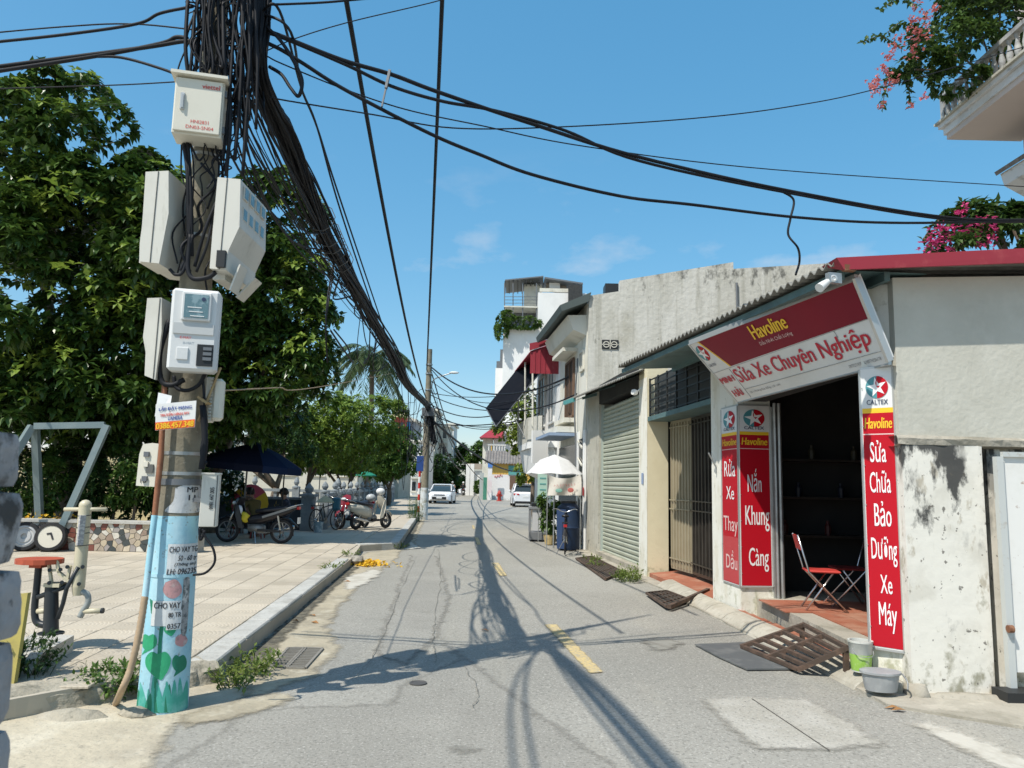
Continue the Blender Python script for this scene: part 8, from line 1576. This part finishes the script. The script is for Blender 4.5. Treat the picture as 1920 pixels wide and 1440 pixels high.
# ------------------------------------------------------------------ street stall
WU = mat('white_umbrella_cloth', (.74, .74, .73), .8, layers=[((.62, .62, .62), 4, .5, .64, .4)], trans=.25)
u0 = V(1.0, 19.6, 0); t = thing('white_umbrella', 'large white market umbrella over the street stall', 'umbrella', tuple(u0)); zc = YP(1043, 852, 19.6).z; zr = YP(1043, 890, 19.6).z; ux0 = YP(1040, 870, 19.6).x
for i in range(8):
    a0, a1 = 6.283 * i / 8 + .2, 6.283 * (i + 1) / 8 + .2; rr = .76; q = MB(); P0 = V(ux0, 19.6, zc); rg_ = lambda a, f, z: V(ux0 + math.cos(a) * rr * f, 19.6 + math.sin(a) * rr * f, z)
    P = [P0, rg_(a0, .5, zc - (zc - zr) * .28), rg_(a1, .5, zc - (zc - zr) * .28), rg_(a0, 1, zr), rg_((a0 + a1) / 2, .95, zr + .03), rg_(a1, 1, zr)]; q.add(P, [(0, 1, 2), (1, 3, 4, 2), (2, 4, 5)]); q.build('panel', WU, t)
for i in range(8): a = 6.283 * i / 8 + .2; MB().tube([V(ux0, 19.6, zc - .12), V(ux0 + math.cos(a) * .74, 19.6 + math.sin(a) * .74, zr + .005)], .006, 5).build('rib', STEEL, t)
q = MB(); q.tube([V(ux0, 19.6, 0), V(ux0, 19.6, zc + .12)], .02, 8); q.build('pole', STEEL, t)
t = thing('banner', 'creased white banner with faded red print hung under the white umbrella', 'banner', tuple(YP(1058, 930, 18.8))); q = MB(); K = 14; pts = []
for j in range(6):
    for i in range(K + 1): s = i / K; v_ = j / 5; p = YP(1026 + 64 * s, 889 + 8 * s * (1 - s) * 4 * (1 - v_) + 40 * v_, 18.8); p.y += .05 * math.sin(s * 9 + v_ * 3); pts.append(p)
q.add(pts, [(j * (K + 1) + i, j * (K + 1) + i + 1, (j + 1) * (K + 1) + i + 1, (j + 1) * (K + 1) + i) for j in range(5) for i in range(K)]); q.add([p + V(0, .01, 0) for p in pts], [((j + 1) * (K + 1) + i, (j + 1) * (K + 1) + i + 1, j * (K + 1) + i + 1, j * (K + 1) + i) for j in range(5) for i in range(K)]); q.build('cloth', mat('banner_cloth', (.55, .52, .46), .85, layers=[((.45, .42, .37), 5, .48, .62, .6)]), t, smooth=True)
mat('banner_red', (.45, .12, .1), .8); rq = random.Random(4)
for k in range(8):      # faded, unreadable print
    a = YP(1040 + k * 5.2, 909 - k * .4 + rq.uniform(-1, 1), 18.7); q = MB(); q.bar(a, a + V(rq.uniform(-.02, .03), 0, -.06), .016, .006); q.bar(a - V(0, 0, rq.choice((0, .03, .06))), a + V(.035, 0, -rq.choice((0, .03, .06))), .012, .006); q.build('faded_print', MATS['banner_red'], t)
q = MB(); q.ball(YP(1070, 919, 18.72), 1, 8, (.08, .01, .06)); q.build('red_print', mat('banner_red', (0, 0, 0)), t); q = MB(); q.ball(YP(1048, 920, 18.72), 1, 8, (.09, .01, .05)); q.build('green_print', mat('banner_green', (.2, .4, .33), .8), t)
for px in (1027, 1089): MB().tube([YP(px, 889, 18.82), V(YP(px, 889, 18.82).x, 18.82, 0)], .012, 6).build('pole', STEEL, t)
t = thing('menu_board', 'tall pale green menu board standing by the stall', 'sign', (YP(1016, 945, 21.5).x, 21.5, 0)); a, b = YP(1009, 888, 21.5), YP(1026, 948, 21.5); MB().box(((a.x + b.x) / 2, 21.5, (a.z + b.z) / 2), (b.x - a.x + .02, .04, a.z - b.z)).build('panel', mat('pale_green_board', (.42, .60, .50), .6), t)
for k in range(5): MB().box(((a.x + b.x) / 2, 21.475, b.z + .12 + k * .16), (.17, .006, .035)).build('print', mat('teal_print', (.12, .35, .33), .6), t)
for s in (-.1, .1): MB().bar(((a.x + b.x) / 2 + s, 21.52, 0), ((a.x + b.x) / 2 + s, 21.52, b.z), .02).build('leg', STEEL, t)
cx0 = YP(1012, 1000, 22).x; t = thing('food_cart', 'grey steel food cart with a glazed front beside the stall plant', 'cart', (cx0, 22, 0)); q = MB(); q.box((cx0, 22, .16), (.62, .7, .22), bev=.01); q.build('base', GREYPL2, t); CTM = mat('cart_grey', (.2, .205, .21), .5)
for s in (-.29, .29):
    for d in (-.33, .33): MB().box((cx0 + s, 22 + d, .58), (.05, .05, .64)).build('corner_post', CTM, t)
MB().box((cx0, 22, .93), (.66, .74, .08), bev=.01).build('top', CTM, t); MB().box((cx0 + .02, 21.68, .6), (.5, .012, .58)).build('front_glass', mat('cart_pane', (.5, .5, .5), .2), t); MB().bar((cx0 - .1, 21.66, .85), (cx0 + .1, 21.66, .35), .02).build('diagonal_stay', BLACKST, t); MB().box((cx0, 22, 1.02), (.5, .6, .12), bev=.02).build('cover', BLK, t)
for s in (-.22, .22):
    for d in (-.25, .25): q = MB(); q.lathe([(.05, -.02), (.05, .02)], (cx0 + s, 22 + d, .05), 10, axis=(0, 1, 0)); q.build('castor', TYRE, t)
c = YP(1032, 960, 20.6); pl = thing('potted_plant', 'dark leafy potted plant between the cart and the blue tank', 'plant', (c.x, 20.6, 0)); tag(foliage([(c + V(0, 0, .15), (.3, .28, .35)), (c - V(0, 0, .25), (.26, .24, .3))], 260, 6, .13, .03, 95).build('foliage', LF_MID, pl), kind='stuff'); q = MB(); q.tube([V(c.x, 20.6, .2), c], .02, 6); q.build('stem', BARK, pl); q = MB(); q.lathe([(.13, 0.02), (.17, .2), (.18, .27), (.15, .27)], (c.x, 20.6, 0), 14); q.build('pot', mat('tan_pot', (.5, .38, .18), .7, layers=[((.3, .22, .12), 6, .5, .62, .7)]), pl)
c = V(YP(1066, 990, 19.2).x, 19.2, 0); bt = thing('blue_tank', 'blue plastic water barrel wrapped in dark cloth behind the bicycle', 'barrel', tuple(c)); q = MB(); q.lathe([(.27, .02), (.29, .1), (.28, .5), (.3, .55), (.28, .6), (.28, 1.05), (.2, 1.12), (.2, 1.15)], c, 18); q.build('barrel', mat('barrel_blue', (.008, .025, .065), .6, layers=[((.012, .02, .035), 3, .48, .62, .7)]), bt, smooth=40); q = MB(); q.lathe([(.21, 1.15), (.21, 1.2), (.02, 1.22)], c, 16); q.build('lid', BLK, bt); q = MB(); q.hexa([c + V(-.3, -.3, .05), c + V(-.12, -.33, .05), c + V(-.12, -.3, .05), c + V(-.3, -.27, .05), c + V(-.32, -.3, 1.0), c + V(-.1, -.33, 1.0), c + V(-.1, -.29, 1.0), c + V(-.32, -.26, 1.0)]); q.build('hanging_cloth', mat('denim_cloth', (.03, .06, .14), .9), bt)
q = MB(); p = V(F(19.25) - .06, 19.2, 1.45); q.box(p, (.012, .16, .2)); t = tag(q.build('warning_sticker', mat('sticker_red', (.5, .04, .04), .5), origin=p), 'small red sticker sign on the white door post by the stall', 'sign')
hy = V(YP(936, 938, 70).x, 70, 0); t = thing('fire_hydrant', 'red fire hydrant before the white and yellow house', 'hydrant', tuple(hy)); q = MB(); q.lathe([(.28, 0), (.28, .06), (.16, .08), (.16, .55), (.2, .6), (.2, .68), (.15, .85), (.05, .95), (.04, 1.02)], hy, 12); q.build('barrel', mat('hydrant_red', (.4, .04, .03), .5), t, smooth=40)
for s in (-1, 1): q = MB(); q.tube([hy + V(0, 0, .5), hy + V(s * .28, 0, .5)], .09, 8); q.build('outlet', mat('hydrant_red', (0, 0, 0)), t)
q = MB(); c = V(YP(897, 915, 96).x, 96, 0); t = thing('gate_shrub', 'dark shrub beside the far white compound wall', 'shrub', tuple(c)); tag(foliage([(c + V(0, 0, 1.1), (.7, .6, 1.0))], 160, 6, .3, .1, 97).build('foliage', LF_MID, t), kind='stuff')
